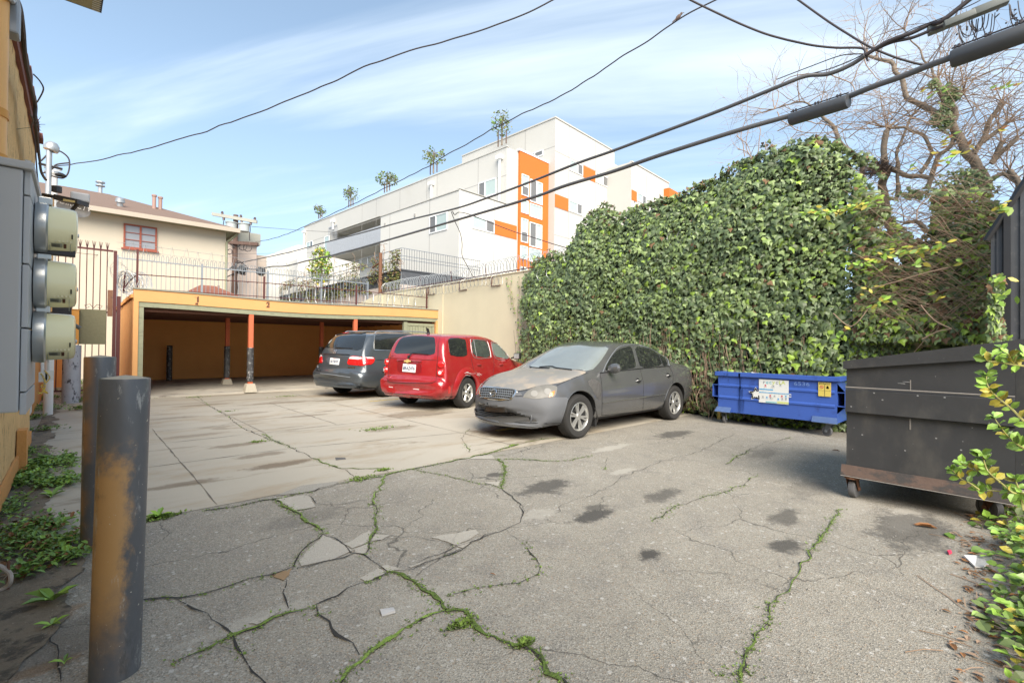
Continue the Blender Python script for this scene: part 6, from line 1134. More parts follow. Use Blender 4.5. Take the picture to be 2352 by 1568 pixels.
for P_ in ([(1352, 225), (1362, 420), (1352, 540), (1345, 680)], [(1390, 190), (1372, 300), (1375, 420)], [(1660, 225), (1690, 330), (1715, 470), (1750, 600), (1800, 690)], [(1890, 260), (1935, 380), (1950, 520), (1940, 600)], [(905, 418), (870, 440), (848, 560), (850, 640), (880, 675), (1300, 705), (1345, 680)], [(838, 442), (1000, 452), (1352, 468)]): rc.line(mb, X8, P_, .004, out=.002)
mb.build('panel_gaps', 'seam_dark', red, local=True)
for x, y in ((1792, 512), (2020, 512)): p, nn = X8(x, y); MB().tube([p+Vector((-.09, 0, 0))+nn*.004, p+Vector((-.05, 0, 0))+nn*.03, p+Vector((.05, 0, 0))+nn*.03, p+Vector((.09, 0, 0))+nn*.004], [.012, .016, .016, .012], 8).build('door_handle', 'paint_red', red, local=True, smooth=True)
for nm, sg in (('a', -1), ('b', 1)):
    for wx in (-1.31, 1.31):
        mb = MB(); A0, A1 = [], []
        for k in range(19):
            a = R_(-14+208*k/18); row = []
            for rr, ou in ((.385, .035), (.43, .05), (.50, .045), (.56, .005)):
                x = wx+math.cos(a)*rr; z = .335+math.sin(a)*rr; p, n_ = rc.side(x, max(z, .26), sg); row.append(Vector((x, p.y+sg*ou, max(z, .24))))
            A0.append([Vector((row[0].x, row[0].y-sg*.06, row[0].z))]+row)
        n5 = 5; fs = [(i*n5+j_, i*n5+j_+1, (i+1)*n5+j_+1, (i+1)*n5+j_) for i in range(18) for j_ in range(n5-1)]
        if sg > 0: fs = [f[::-1] for f in fs]
        mb.add([v for r_ in A0 for v in r_], fs); mb.build('wheel_flare', 'paint_red', red, local=True, smooth=True, sharp=180)
mb = MB()
for k in range(9):
    x, y = 1620+rnd.uniform(0, 150), 595+rnd.uniform(-8, 32); rc.line(mb, X8, [(x, y), (x+rnd.uniform(15, 60), y+rnd.uniform(-8, 14))], .002+.003*rnd.random(), out=.052)
mb.build('scrape', 'plate', red, local=True)
mb = MB(); p, nn = X8(1065, 432); mb.lathe([(0, .03), (.03, .03), (.03, 0)], p, nn, 12); rc.line(mb, X8, [(1065, 432), (1110, 398), (1180, 402), (1270, 408)], .010, out=.03); mb.build('rear_wiper', 'trim_black', red, local=True, smooth=True)
p, nn = X8(2108, 440); c_ = Vector((p.x+.02, -.98, p.z+.04)); mb = MB(); mb.bevbox((c_.x-.05, c_.y-.09, c_.z-.075), (c_.x+.07, c_.y+.09, c_.z+.085), .03); mb.tube([(c_.x, -.8, c_.z-.05), c_], .02, 6); o = mb.build('wing_mirror', 'trim_black', red, local=True, smooth=True); MB().quad((c_.x-.052, c_.y+.07, c_.z-.055), (c_.x-.052, c_.y-.07, c_.z-.055), (c_.x-.052, c_.y-.07, c_.z+.065), (c_.x-.052, c_.y+.07, c_.z+.065)).build('mirror_glass', 'galv', o, local=True)
mb = MB(); q = rc.bvh.ray_cast(Vector((-1.55, 0.05, 3)), Vector((0, 0, -1)))[0]; mb.lathe([(.045, -.01), (.04, .02), (0, .035)], q, (0, 0, 1), 12); mb.add([q+Vector((-.03, .01, .02)), q+Vector((.06, .0, .02)), q+Vector((.02, 0, .11)), q+Vector((-.09, 0, .14))], [(0, 1, 2, 3), (3, 2, 1, 0)]); mb.build('roof_aerial', 'trim_black', red, local=True)
q = Vector((1.25, -.68, 1.0)); MB().tube([q, q+Vector((-.17, 0, .78))], .004, 4).build('aerial', 'trim_black', red, local=True)
p, nn = X8(1304, 657); tmb = text_mb('LS', .05, p+nn*.006, UP.cross(nn), UP); tmb.build('lettering', 'chrome', red, local=True); p, nn = X8(866, 628); text_mb('HHR', .045, p+nn*.006, UP.cross(nn), UP).build('lettering', 'chrome', red, local=True)
MB().tube([(-2.2, .52, .30), (-1.8, .5, .32)], .035, 12).build('exhaust', 'rust', red, local=True, smooth=True)
# ---- dark grey minivan (rear toward us)
van = thing('minivan', 'dark blue grey minivan with roof rails parked nearest the carport', 'car', (0, 0, 0)); VR = G(0, 790, 901)
VY = R_(15.4); cv = (-2.36, -1.78, 0); van.location = cv; van.rotation_euler = (0, 0, VY); ROOTM[van.name] = Matrix.Translation(cv) @ Matrix.Rotation(VY, 4, 'Z')
C_ = [(-2.56,.12,.76,.34,.86,.44,.82,.54,.74,.58,.585),(-2.55,.14,.80,.28,.92,.48,.86,.62,.76,.655,.66),(-2.46,.14,.82,.27,.95,.52,.86,.68,.76,.72,.725),(-2.42,.16,.84,.26,.955,.58,.86,.84,.77,.93,.94),(-2.38,.16,.86,.25,.96,.62,.86,1.0,.76,1.10,1.11),(-2.26,.12,.87,.24,.965,.64,.86,1.08,.72,1.28,1.30),(-2.08,.08,.88,.24,.97,.66,.86,1.09,.68,1.48,1.50),(-1.92,.05,.88,.24,.975,.66,.86,1.09,.67,1.59,1.62),(-1.6,.0,.88,.24,.975,.66,.86,1.08,.67,1.63,1.68),(-.8,0,.88,.24,.975,.66,.86,1.07,.67,1.66,1.72),(0,0,.88,.24,.975,.66,.86,1.06,.67,1.66,1.72),(.5,0,.88,.24,.975,.66,.86,1.05,.67,1.61,1.67),(1.0,0,.88,.24,.975,.64,.86,1.02,.69,1.42,1.48),(1.5,0,.88,.24,.97,.62,.85,1.0,.74,1.14,1.19),(1.7,-.03,.88,.24,.96,.60,.83,.96,.74,1.04,1.08),(2.1,-.12,.86,.24,.94,.56,.80,.86,.68,.94,.98),(2.38,-.24,.82,.24,.90,.50,.76,.74,.60,.82,.86),(2.5,-.3,.76,.24,.84,.46,.7,.62,.56,.68,.70),(2.54,-.3,.7,.28,.78,.4,.66,.5,.5,.54,.55)]
vc = Car(van, C_, (-1.5, 1.5), .35, 'paint_van', .68)
for x in (-1.5, 1.5):
    for sg in (1, -1): vc.wheel(x, sg, .85, .21, 7, w=.225)
V8 = lambda x, y: vc.px(8, x, y)
vc.patch('rear_window', V8, [(132, 345), (165, 270), (215, 210), (262, 172), (330, 182), (440, 194), (560, 196), (618, 190), (600, 260), (572, 368), (330, 352)], 'car_glass', .006, N=14, rnd_=1)
vc.patch('side_window', V8, [(712, 180), (850, 172), (1060, 182), (1120, 200), (1120, 360), (900, 366), (712, 360), (700, 330)], 'car_glass', .006, N=10, rnd_=1)
mb = MB(); vc.line(mb, V8, [(704, 182), (712, 176), (850, 170), (1060, 180)], .008, out=.008); vc.line(mb, V8, [(704, 184), (698, 300), (702, 352), (712, 362), (900, 366)], .008, out=.008); mb.build('window_trim', 'chrome', van, local=True, smooth=True)
SV = lambda x, z: vc.side(x, z, 1)
for a, b in ((-1.95, -1.0), (-.92, .2), (.28, 1.1)): vc.patch('side_window', SV, [(a, 1.12), (b, 1.12), (b-.02, 1.50 if b < 1 else 1.3), (a+.04, 1.52)], 'car_glass', .006, N=6, rnd_=1)
vc.patch('windscreen', lambda y, z: vc.end(y, z, 1), [(-.55, 1.55), (.55, 1.55), (.7, 1.18), (-.7, 1.18)], 'car_glass', .006)
tl = vc.patch('tail_light', V8, [(448, 422), (560, 424), (680, 428), (705, 455), (690, 495), (640, 524), (545, 526), (412, 514)], 'lamp_red', .016, N=8, rnd_=1); vc.patch('lamp_upper', V8, [(452, 428), (560, 430), (678, 434), (698, 456), (560, 460), (440, 458)], 'lamp_white', .020, parent=tl, N=4, rnd_=1)
mb = MB(); vc.line(mb, V8, [(552, 424), (546, 475), (542, 524)], .004, out=.02); mb.build('lamp_gap', 'seam_dark', tl, local=True)
tl = vc.patch('tail_light', V8, [(94, 400), (150, 402), (162, 495), (120, 495), (90, 480)], 'lamp_red', .016, N=8, rnd_=1); vc.patch('lamp_upper', V8, [(96, 404), (150, 406), (154, 434), (92, 432)], 'lamp_white', .020, parent=tl, N=3, rnd_=1)
vc.patch('spoiler', V8, [(262, 142), (420, 146), (600, 156), (620, 180), (600, 192), (440, 190), (300, 178), (270, 165)], 'paint_van_dark', .03, N=6, rnd_=1) if paint('paint_van_dark', (.02, .022, .026), .35, .6) else None
vc.patch('brake_light', V8, [(362, 144), (436, 146), (430, 155), (366, 152)], 'lamp_red', .036, N=2, rnd_=0)
mb = MB(); vc.line(mb, V8, [(150, 400), (300, 404), (444, 410)], .016, out=.008); mb.build('tailgate_bar', 'trim_black', van, local=True, smooth=True)
vc.patch('plate_recess', V8, [(190, 432), (345, 445), (330, 532), (225, 520)], 'paint_van_pale', .003, N=5, rnd_=1) if paint('paint_van_pale', (.14, .16, .19), .3, .8, .4) else None
plate(vc, V8, [(246, 442), (342, 448), (330, 516), (238, 508)], '5KTB737', van, .095)
p, nn = V8(295, 378); rt = UP.cross(nn).normalized(); mb = MB()
for P_ in ([(-.05, -.045), (-.03, -.045), (-.022, .045), (-.05, .045)], [(.03, -.045), (.05, -.045), (.05, .045), (.022, .045)], [(-.03, -.008), (.03, -.008), (.03, .010), (-.03, .010)], [(-.055, -.055), (.055, -.055), (.055, -.047), (-.055, -.047)], [(-.06, .047), (.06, .047), (.06, .055), (-.06, .055)]): plq(mb, p, nn, rt, P_, .012)
mb.build('badge', 'chrome', van, local=True); p, nn = V8(462, 545); text_mb('ODYSSEY', .055, p+nn*.006, UP.cross(nn), UP, bold=.003).build('lettering', 'chrome', van, local=True)
vc.patch('rear_bumper', V8, [(60, 560), (85, 505), (115, 540), (150, 605), (460, 645), (520, 585), (780, 590), (900, 640), (900, 770), (500, 745), (200, 705), (80, 670)], 'paint_van', .03, N=12, rnd_=1, cols=20)
mb = MB()
for P_ in ([(150, 605), (300, 622), (460, 645)],): vc.line(mb, V8, P_, .010, out=.035)
mb.build('bumper_crease', 'steel_grey', van, local=True)
mb = MB(); vc.line(mb, V8, [(112, 500), (130, 560), (150, 600)], .004, out=.003); vc.line(mb, V8, [(620, 175), (600, 260), (568, 380), (560, 420)], .004, out=.002); vc.line(mb, V8, [(720, 462), (830, 466), (900, 466)], .006, out=.004); mb.build('panel_gaps', 'seam_dark', van, local=True)
mb = MB(); p, nn = V8(385, 345); vc.line(mb, V8, [(300, 334), (380, 342), (472, 346)], .012, out=.02); mb.build('rear_wiper', 'trim_black', van, local=True, smooth=True)
for sg in (1, -1):
    pts = []
    for x in (-1.7, -1.62, -1.45, -.8, -.1, .25, .35): h = vc.bvh.ray_cast(Vector((x, sg*.60, 3)), Vector((0, 0, -1)))[0]; pts.append(h+Vector((0, 0, .0 if x in (-1.7, .35) else .065)))
    MB().tube(catmull(pts, 5), .016, 8).build('roof_rail', 'steel_grey', van, local=True, smooth=True)
# ------------------------------------------------------------------ blue recycling dumpster
M('blue_paint', (.045, .11, .42), .45, .12, 3, c2=(.03, .065, .26), c2s=5, c2r=(.55, .75), c3=(.12, .07, .05), c3s=16, c3r=(.70, .74), coat=.1)
M('blue_pale', (.16, .26, .52), .55, .15, 6); M('sticker_white', (.70, .71, .68), .5, .05, 5, c2=(.5, .5, .45), c2s=14); M('sticker_blue', (.05, .33, .62), .5); M('sticker_yellow', (.66, .52, .12), .5, .08, 9); M('sticker_red', (.55, .04, .08), .5, .1); M('ink_black', (.03, .03, .03), .5); M('ink_grey', (.32, .34, .36), .5); M('ink_teal', (.25, .5, .55), .5); M('ink_lime', (.55, .6, .2), .5); M('drip_white', (.55, .62, .72), .6, .1); M('rust_edge', (.10, .06, .05), .8, .3, 25)
XF = -.95; Y0b, Y1b = -10.515, -12.343; bd = thing('blue_dumpster', 'blue open top recycling dumpster with stickers and white paint drips', 'dumpster', (-.5, -11.4, 0), group='dumpsters')
XB = -.13
mb = MB(); th = .012
mb.box((XF, Y1b, .215), (XF+th, Y0b, .86)); mb.box((XB-th, Y1b, .215), (XB, Y0b, .86)); mb.box((XF+th, Y0b-th, .215), (XB-th, Y0b, .86)); mb.box((XF+th, Y1b, .215), (XB-th, Y1b+th, .86)); mb.box((XF+th, Y1b+th, .215), (XB-th, Y0b-th, .235))
mb.build('body', 'blue_paint', bd)
mb = MB()
for z in (.69, .475): mb.prism([(XF+.001, z-.028), (XF-.016, z-.016), (XF-.016, z+.012), (XF+.001, z+.03)], 'y', Y1b+.03, Y0b-.02)
# prism above takes (x,z) pairs along y
mb.build('ribs', 'blue_paint', bd)
mb = MB(); o_ = .045
mb.bevbox((XF-o_, Y1b-o_, .86), (XF+.03, Y0b+o_, .935), .006); mb.bevbox((XB-.03, Y1b-o_, .86), (XB+o_, Y0b+o_, .95), .006); mb.bevbox((XF+.031, Y0b-.03, .862), (XB-.031, Y0b+o_, .933), .006); mb.bevbox((XF+.031, Y1b-o_, .862), (XB-.031, Y1b+.03, .933), .006)
mb.build('rim', 'blue_paint', bd)
for sg, ye in ((1, Y0b), (-1, Y1b)):
    mb = MB(); w = .105; z0, z1 = .475, .70; ys = (ye, ye+sg*w)
    for (za, zb__, ya, yb) in ((z0, z0+.012, *ys), (z1-.012, z1, *ys), (z0+.012, z1-.012, ye+sg*(w-.01), ye+sg*w)): mb.box((XF+.0, ya, za), (XF+.62, yb, zb__))
    mb.add([(XF, ye, z1), (XF, ye+sg*w, z1), (XF, ye, z1+.13)], [(0, 1, 2), (2, 1, 0)]); mb.add([(XF, ye, z0), (XF, ye+sg*w, z0), (XF, ye, z0-.11)], [(0, 1, 2), (2, 1, 0)]); mb.build('fork_sleeve', 'blue_paint', bd)
    MB().box((XF+.3, ye+sg*.001, z0+.013), (XF+.31, ye+sg*.094, z1-.013)).build('sleeve_shade', 'arch_dark', bd)
    mb = MB(); a, b = (Y0b+.02, Y0b-.24) if sg > 0 else (Y1b-.0, Y1b+.33); mb.add([(XF-.002, a, .30), (XF-.002, b, .30), (XF-.07, b+.0, .215), (XF-.07, a+.02*sg, .215), (XF-.002, b, .21), (XF-.002, a, .21)], [(0, 1, 2, 3), (3, 2, 1, 0), (3, 2, 4, 5)]); mb.build('corner_flap', 'blue_pale', bd)
    MB().lathe([(0, -.006), (.05, -.006), (.05, .006), (0, .006)], (XB+.02, ye+sg*.02, .98), (0, 1, 0), 14).build('lid_hinge', 'blue_paint', bd)
MB().tube([(XB+.03, Y0b+.03, .965), (XB+.03, Y1b-.03, .965)], .011, 6).build('hinge_rod', 'black_plastic', bd)
MB().bevbox((XB+.03, Y0b, .62), (XB+.07, Y1b, .95), .01).build('hanging_lid', 'black_plastic', bd)
def caster(par, x, y, r, w, h, steer, wm='tyre_grey', fm='steel_grey'):
    ax = Vector((math.cos(steer), math.sin(steer), 0)); fw = Vector((-ax.y, ax.x, 0)); c_ = Vector((x, y, r)); mb = MB(); mb.lathe([(0, -w*.5), (r*.72, -w*.5), (r*.96, -w*.45), (r, -w*.3), (r, w*.3), (r*.96, w*.45), (r*.72, w*.5), (r*.7, w*.36), (r*.3, w*.36), (r*.3, w*.6), (0, w*.6)], c_, ax, 24); wo_ = mb.build('caster_wheel', wm, par, smooth=True)
    mb = MB()
    for sg in (1, -1): o = ax*sg*(w*.5+.012); q = c_+o; t_ = q+Vector((0, 0, h-r))+fw*.05; mb.add([q-fw*.02-UP*.02, q+fw*.02-UP*.02, t_+fw*.05, t_-fw*.05], [(0, 1, 2, 3), (3, 2, 1, 0)]); mb.tube([q-ax*.008, q+ax*.008], .018, 8)
    mb.lathe([(0, -.0), (.06, 0), (.06, .02), (0, .02)], Vector((x, y, h-.02))+fw*.05, (0, 0, 1), 14); mb.build('caster_fork', fm, wo_); return wo_
M('tyre_grey', (.12, .12, .125), .7, .2, 9, c2=(.25, .24, .22), c2s=8)
caster(bd, -.90, -12.20, .078, .04, .215, R_(160)); caster(bd, -.86, -10.60, .07, .04, .215, R_(95)); caster(bd, -.25, -12.1, .075, .04, .215, R_(120)); caster(bd, -.25, -10.7, .075, .04, .215, R_(80))
XS = XF-.0195
def st(name, x0, y0, x1, y1, mat, par=bd, x=XS):
    a = PA(13, x0, y0, x); b = PA(13, x1, y1, x); return MB().box((x-.001, b.y, b.z), (x+.001, a.y, a.z)).build(name, mat, par)
def stxt(t, x0, y0, hgt, mat, par, sx=1., dx=.002, bold=.0):
    q = PA(13, x0, y0, XS-dx); return text_mb(t, hgt, q, (0, -1, 0), (0, 0, 1), depth=.0, sx=sx, bold=bold).build('lettering', mat, par)
lb_ = st('poster', 857, 420, 1262, 770, 'sticker_white')
for i, ch in enumerate('recycLA'): q = PA(13, 925+i*44, 463+i*1.5, XS-.003); text_mb(ch, .085, q, (0, -1, 0), (0, 0, 1), depth=0, bold=.002).build('lettering', ['ink_grey', 'ink_teal', 'ink_teal', 'ink_lime', 'ink_grey', 'ink_lime', 'ink_lime'][i], lb_)
st('poster_band', 862, 590, 1262, 634, 'sticker_blue', lb_, XS-.0022); st('poster_band', 862, 548, 1050, 575, 'sticker_blue', lb_, XS-.0022); st('poster_band', 950, 720, 1100, 752, 'ink_teal', lb_, XS-.0022); st('poster_band', 1105, 725, 1262, 762, 'ink_lime', lb_, XS-.0022)
stxt('RECYCLABLES ONLY / SOLO RECICLABLES', 1062, 612, .022, 'sticker_white', lb_, 1., .004); 
for i, (x, y) in enumerate(((910, 660), (965, 668), (1010, 645), (1015, 680), (1070, 650), (1120, 690), (1170, 652), (1175, 690), (1225, 690), (1225, 655), (945, 505), (1055, 515), (1150, 500))): q = PA(13, x, y, XS-.003); mb = MB(); mb.lathe([(0, .0), (.013, .0)], q, (1, 0, 0), 10); mb.box((q.x-.0004, q.y-.018, q.z-.026), (q.x+.0004, q.y+.018, q.z-.020)); mb.build('pictogram', ['ink_grey', 'sticker_blue', 'sticker_red', 'ink_grey'][i % 4], lb_)
q = PA(13, 812, 625, XS-.0005); mb = MB(); pts = [(q.x, q.y-math.sin(math.pi*k/5)*(.125 if k % 2 == 0 else .062), q.z+math.cos(math.pi*k/5)*(.125 if k % 2 == 0 else .062)) for k in range(10)]; mb.add(pts, [tuple(range(10))]); so_ = mb.build('star_sticker', 'sticker_white', bd)
mb = MB()
for k in (4, 6, 8, 0):
    a = math.pi*k/5; e = Vector((0, -math.sin(a), math.cos(a))); f = Vector((0, -math.cos(a), -math.sin(a)))
    if k == 0 or k == 8 or k == 6 or k == 4:
        for s_ in (1, -1): b_ = Vector(q)+Vector((-.002, 0, 0)); mb.add([b_+e*.108, b_+e*.05+f*s_*.036, b_+e*.04+f*s_*.018, b_+e*.08], [(0, 1, 2, 3), (3, 2, 1, 0)])
mb.build('star_stripes', 'sticker_red', so_)
q = PA(13, 1275, 648, XS-.0005); text_mb('C', .07, q, (0, -1, 0), (0, 0, 1), depth=0, bold=.004).build('lettering', 'sticker_white', bd)
ca = st('caution_sticker', 1668, 462, 1842, 664, 'sticker_yellow'); st('caution_band', 1680, 470, 1830, 498, 'ink_black', ca, XS-.0022); st('caution_band', 1675, 572, 1836, 584, 'ink_black', ca, XS-.0022); st('caution_band', 1753, 500, 1757, 655, 'ink_black', ca, XS-.0022)
stxt('CAUTION', 1757, 485, .026, 'sticker_yellow', ca, 1.2, .004, .001)
q = PA(13, 1715, 528, XS-.003); mb = MB(); mb.tube([Vector((q.x, q.y+.022*math.cos(k*.52), q.z+.022*math.sin(k*.52))) for k in range(13)], .003, 4); mb.tube([(q.x, q.y-.015, q.z-.015), (q.x, q.y+.015, q.z+.015)], .003, 4); mb.build('prohibition_sign', 'sticker_red', ca)
q = PA(13, 1795, 530, XS-.003); MB().add([(q.x, q.y+.02, q.z-.025), (q.x, q.y-.02, q.z-.025), (q.x, q.y-.005, q.z+.025), (q.x, q.y+.012, q.z+.01)], [(0, 1, 2, 3), (3, 2, 1, 0)]).build('pictogram', 'ink_black', ca)
stxt('6536', 1440, 488, .085, 'blue_pale', bd, 1.35)
mb = MB()
for x0, y0, y1, w in ((595, 342, 520, .011), (588, 342, 400, .03), (608, 400, 560, .009), (598, 520, 700, .014), (585, 530, 690, .006), (618, 560, 690, .007), (632, 560, 680, .006), (575, 700, 880, .006), (590, 700, 885, .008), (605, 700, 890, .007), (622, 705, 860, .005), (640, 700, 885, .007), (652, 705, 840, .004), (385, 340, 375, .005), (432, 340, 385, .006), (440, 420, 495, .004), (415, 345, 372, .006)):
    xx = XF-.0205 if y0 >= 400 else XF-.0465
    a = PA(13, x0, y0, xx); b = PA(13, x0-4, y1, xx); mb.add([(xx, a.y+w/2, a.z), (xx, a.y-w/2, a.z), (xx, b.y-w*.3, b.z), (xx, b.y+w*.3, b.z)], [(0, 1, 2, 3), (3, 2, 1, 0)])
mb.build('paint_drips', 'drip_white', bd)
for i, (lbl, x, y, c_, rz) in enumerate((('flattened white and blue carton lying in the blue dumpster', -.55, -11.15, 'sticker_white', .3), ('bright blue package beside the carton in the blue dumpster', -.6, -10.95, 'sticker_blue', -.2))):
    t = thing('carton', lbl, 'carton', (x, y, .8), rz); mb = MB(); mb.add([(-.12, -.22, 0), (.12, -.22, .10), (.16, .2, .16), (-.1, .2, .05), (-.12, -.22, -.02), (.12, -.22, .08), (.16, .2, .14), (-.1, .2, .03)], [(0,1,2,3),(7,6,5,4),(0,4,5,1),(1,5,6,2),(2,6,7,3),(3,7,4,0)]); mb.build('sheet', c_, t, local=True)
MB().box((XF+.02, Y1b+.02, .24), (XB-.02, Y0b-.02, .72)).build('rubbish', 'dirt_black', bd)
t = thing('yellow_post', 'scraped yellow post hidden in ivy left of the blue dumpster', 'post', (-.62, -10.36, 0)); a = PA(13, 270, 250, -.6); MB().box((-.52, a.y-.05, 0), (-.46, a.y+.005, a.z+.1)).build('post', 'yellow_paint', t)
t = thing('timber_stub', 'weathered grey timber post sticking up behind the blue dumpster', 'post', (-.02, -12.3, 0)); a = PA(13, 1875, 210, -.05); b = PA(13, 1985, 210, -.05); MB().box((-.10, b.y, 0), (-.0, a.y, a.z)).build('post', 'timber_grey', t)
# ------------------------------------------------------------------ black dumpster
M('black_steel', (.042, .043, .046), .5, .3, 4, c2=(.075, .072, .068), c2s=3, c2r=(.5, .72), c3=(.22, .22, .21), c3s=26, c3r=(.70, .74), bmp=.15, bs=12, c2sc=(1, 1, .5))
M('rust_steel', (.10, .065, .05), .8, .35, 7, c2=(.045, .04, .038), c2s=5, c2r=(.45, .6), c2sc=(1, 1, 2), bmp=.3, bs=40)
bk = thing('black_dumpster', 'large black sloped steel dumpster with rusty base rail on casters', 'dumpster', (-3.5, -13.7, 0), group='dumpsters'); AX0, AX1 = -4.345, -2.55
Ya, Yb = -13.165, -14.222
mb = MB(); prof = [(Ya, .26), (Yb, .26), (Yb, 1.38), (Ya, 1.19)]
mb.prism(prof, 'x', AX0, AX0+.012); mb.prism(prof, 'x', AX1-.012, AX1); mb.box((AX0+.013, Ya-.012, .26), (AX1-.013, Ya, 1.19)); mb.box((AX0+.013, Yb, .26), (AX1-.013, Yb+.012, 1.38)); mb.box((AX0+.013, Yb+.013, .26), (AX1-.013, Ya-.013, .28)); mb.build('body', 'black_steel', bk)
mb = MB()
mb.prism([(Ya+.02, 1.175), (Yb-.10, 1.318), (Yb-.10, 1.455), (Ya+.02, 1.248)], 'x', AX0-.04, AX0+.02); mb.prism([(Ya+.02, 1.175), (Yb-.10, 1.318), (Yb-.10, 1.455), (Ya+.02, 1.248)], 'x', AX1-.02, AX1+.04); mb.box((AX0+.021, Ya-.02, 1.17), (AX1-.021, Ya+.02, 1.245)); mb.build('top_rail', 'black_steel', bk)
mb = MB(); mb.prism([(Ya+.01, 1.22), (Yb-.1, 1.425), (Yb-.1, 1.45), (Ya+.01, 1.243)], 'x', AX0+.021, AX1-.021); mb.build('lid', 'black_plastic', bk)
mb = MB(); mb.prism([(AX0+.002, .775), (AX0-.045, .79), (AX0-.045, .985), (AX0+.002, 1.01)], 'y', Yb, Ya); mb.build('side_rib', 'black_steel', bk)
mb = MB(); mb.prism([(AX0-.001, .30), (AX0-.012, .30), (AX0-.05, .215), (AX0-.05, .20), (AX0-.001, .20)], 'y', Yb-.0, Ya+.035); mb.box((AX0, Yb, .2), (AX1, Yb+.04, .259)); mb.box((AX0, Ya-.04, .2), (AX1, Ya+.03, .259)); mb.build('base_rail', 'rust_steel', bk)
M('worn_grey', (.22, .20, .18), .7, .3, 30); MB().tube([(AX0-.048, Ya+.0, 1.012), (AX0-.03, Yb, 1.012)], .006, 5).build('worn_edge', 'worn_grey', bk); MB().tube([(AX0-.052, Ya+.035, .205), (AX0-.052, Yb, .205)], .004, 4).build('worn_edge', 'worn_grey', bk)
MB().box((AX0-.004, -13.62, 1.01), (AX0-.001, -13.612, 1.10)).box((AX0-.004, -13.62, .68), (AX0-.001, -13.61, .775)).build('weld_seam', 'worn_grey', bk)
MB().box((AX0+.1, Yb-.13, .3), (AX1, Yb-.001, 1.30)).build('rear_channel', 'black_steel', bk)
mb = MB()
for k in range(22):
    y = rnd.uniform(Yb+.1, Ya-.03); z = rnd.uniform(.35, 1.15); zz = .77 < z < 1.02
    w = rnd.choice((.004, .006, .012, .05)); h = .003 if w > .02 else w*.8; x = AX0-(.0465 if zz else .0015); z = min(max(z, .80), .97) if zz else z; mb.quad((x, y, z), (x, y-w, z-.004*w*20), (x, y-w, z+h), (x, y, z+h))
mb.build('scratches', 'drip_white' if 0 else 'worn_pale' if 'worn_pale' in MATS else M('worn_pale', (.26, .26, .26), .6, .1), bk)
caster(bk, -4.28, -13.21, .085, .055, .2, R_(85), fm='rust'); caster(bk, -4.10, -14.08, .09, .06, .2, R_(140), fm='rust'); caster(bk, -2.7, -13.25, .085, .055, .2, R_(90), fm='rust'); caster(bk, -2.7, -14.1, .085, .055, .2, R_(60), fm='rust')
# concrete strip the black dumpster stands on
# ------------------------------------------------------------------ black corrugated fence panel at the right edge
cfm = thing('corrugated_shed', 'tall black ribbed metal panel wall with sloping top at right edge', 'panel wall', (-1.2, -13.9, 0)); XC = -1.2
a = PA(12, 1610, 745, XC); b = PA(12, 1880, 335, XC); k_ = (b.z-a.z)/(b.y-a.y)
mb = MB(); y = a.y-.02; i = 0
while y > a.y-3: z1 = a.z+k_*(y-a.y); z2 = a.z+k_*(y-.05-a.y); x0 = XC+(0 if i % 2 else .018); mb.add([(x0, y, 0), (x0, y-.05, 0), (x0, y-.05, z2), (x0, y, z1)], [(0, 1, 2, 3)]); mb.add([(XC, y-.05, 0), (XC+.018, y-.05, 0), (XC+.018, y-.05, z2), (XC, y-.05, z2)], [(0, 1, 2, 3)]); y -= .05; i += 1
mb.build('panel', 'fence_dark', cfm); mb = MB(); mb.tube([(XC-.03, a.y+.02, a.z), (XC-.03, a.y-3, a.z-3*k_)], .035, 4); c_ = PA(12, 1735, 700, XC-.03); mb.box((XC-.05, c_.y-.05, 0), (XC-.005, c_.y+.01, a.z+k_*(c_.y-a.y))); mb.build('frame', 'black_plastic', cfm)
# iron bars seen through the gap in the creeper
ib = thing('iron_fence', 'black iron bar fence half hidden behind the ivy by the bare tree', 'fence', (.1, -13, 0)); mb = MB(); y = WE-.05
while y > WE-2.2: mb.tube([(.15, y, 1.2), (.15, y, 2.75)], .012, 4); y -= .14
mb.tube([(.15, WE, 2.62), (.15, WE-2.2, 2.62)], .02, 4); mb.build('bars', 'black_plastic', ib)
# ------------------------------------------------------------------ ivy
SIL = [(1180,900),(1200,640),(1222,612),(1262,588),(1290,592),(1315,575),(1332,545),(1345,510),(1365,488),(1388,480),(1410,492),(1425,512),(1440,495),(1462,480),(1490,472),(1520,466),(1560,455),(1600,432),(1640,418),(1672,400),(1700,378),(1750,362),(1800,352),(1830,338),(1860,330),(1890,332),(1920,340),(1950,352),(1980,372),(2010,385),(2035,420),(2070,430),(2120,440),(2200,420),(2260,470),(2310,560)]
HS = []
for x, y in SIL: p_ = PA(0, x, y, -.12); HS.append((p_.y, p_.z))
def ivtop(y):
    if y >= HS[1][0]: return 3.4
    for i in range(1, len(HS)-1):
        if HS[i+1][0] <= y <= HS[i][0]: t = (HS[i][0]-y)/(HS[i][0]-HS[i+1][0]); return HS[i][1]+(HS[i+1][1]-HS[i][1])*t
    return HS[-1][1]
YL = HS[1][0]
def ivd(y, z):
    h = ivtop(y); e = min(1, max(0, (YL+.2-y)/1.2)); t = z/h
    d = (.16+.16*e)+.30*e*math.sin(min(1, t*1.1)*math.pi)**.7 if t < .91 else (.16+.16*e)+.30*e*math.sin(math.pi*1.0)**.7
    d = (.12+.15*e)+.32*e*max(0, math.sin(math.pi*min(1, max(0, t))))**.6
    d += .14*pnoise(Vector((y*.8, z*.8, 1)))+.07*pnoise(Vector((y*2.4, z*2.4, 5))); return max(.05, d)*min(1, max(.02, (y-WE+.35)/1.3))**.6
iv = thing('ivy', 'dense dark green ivy covering the boundary wall behind sedan and dumpster', 'ivy', (0, -8, 0))
mb = MB(); NY, NZ = 90, 34; vs = []
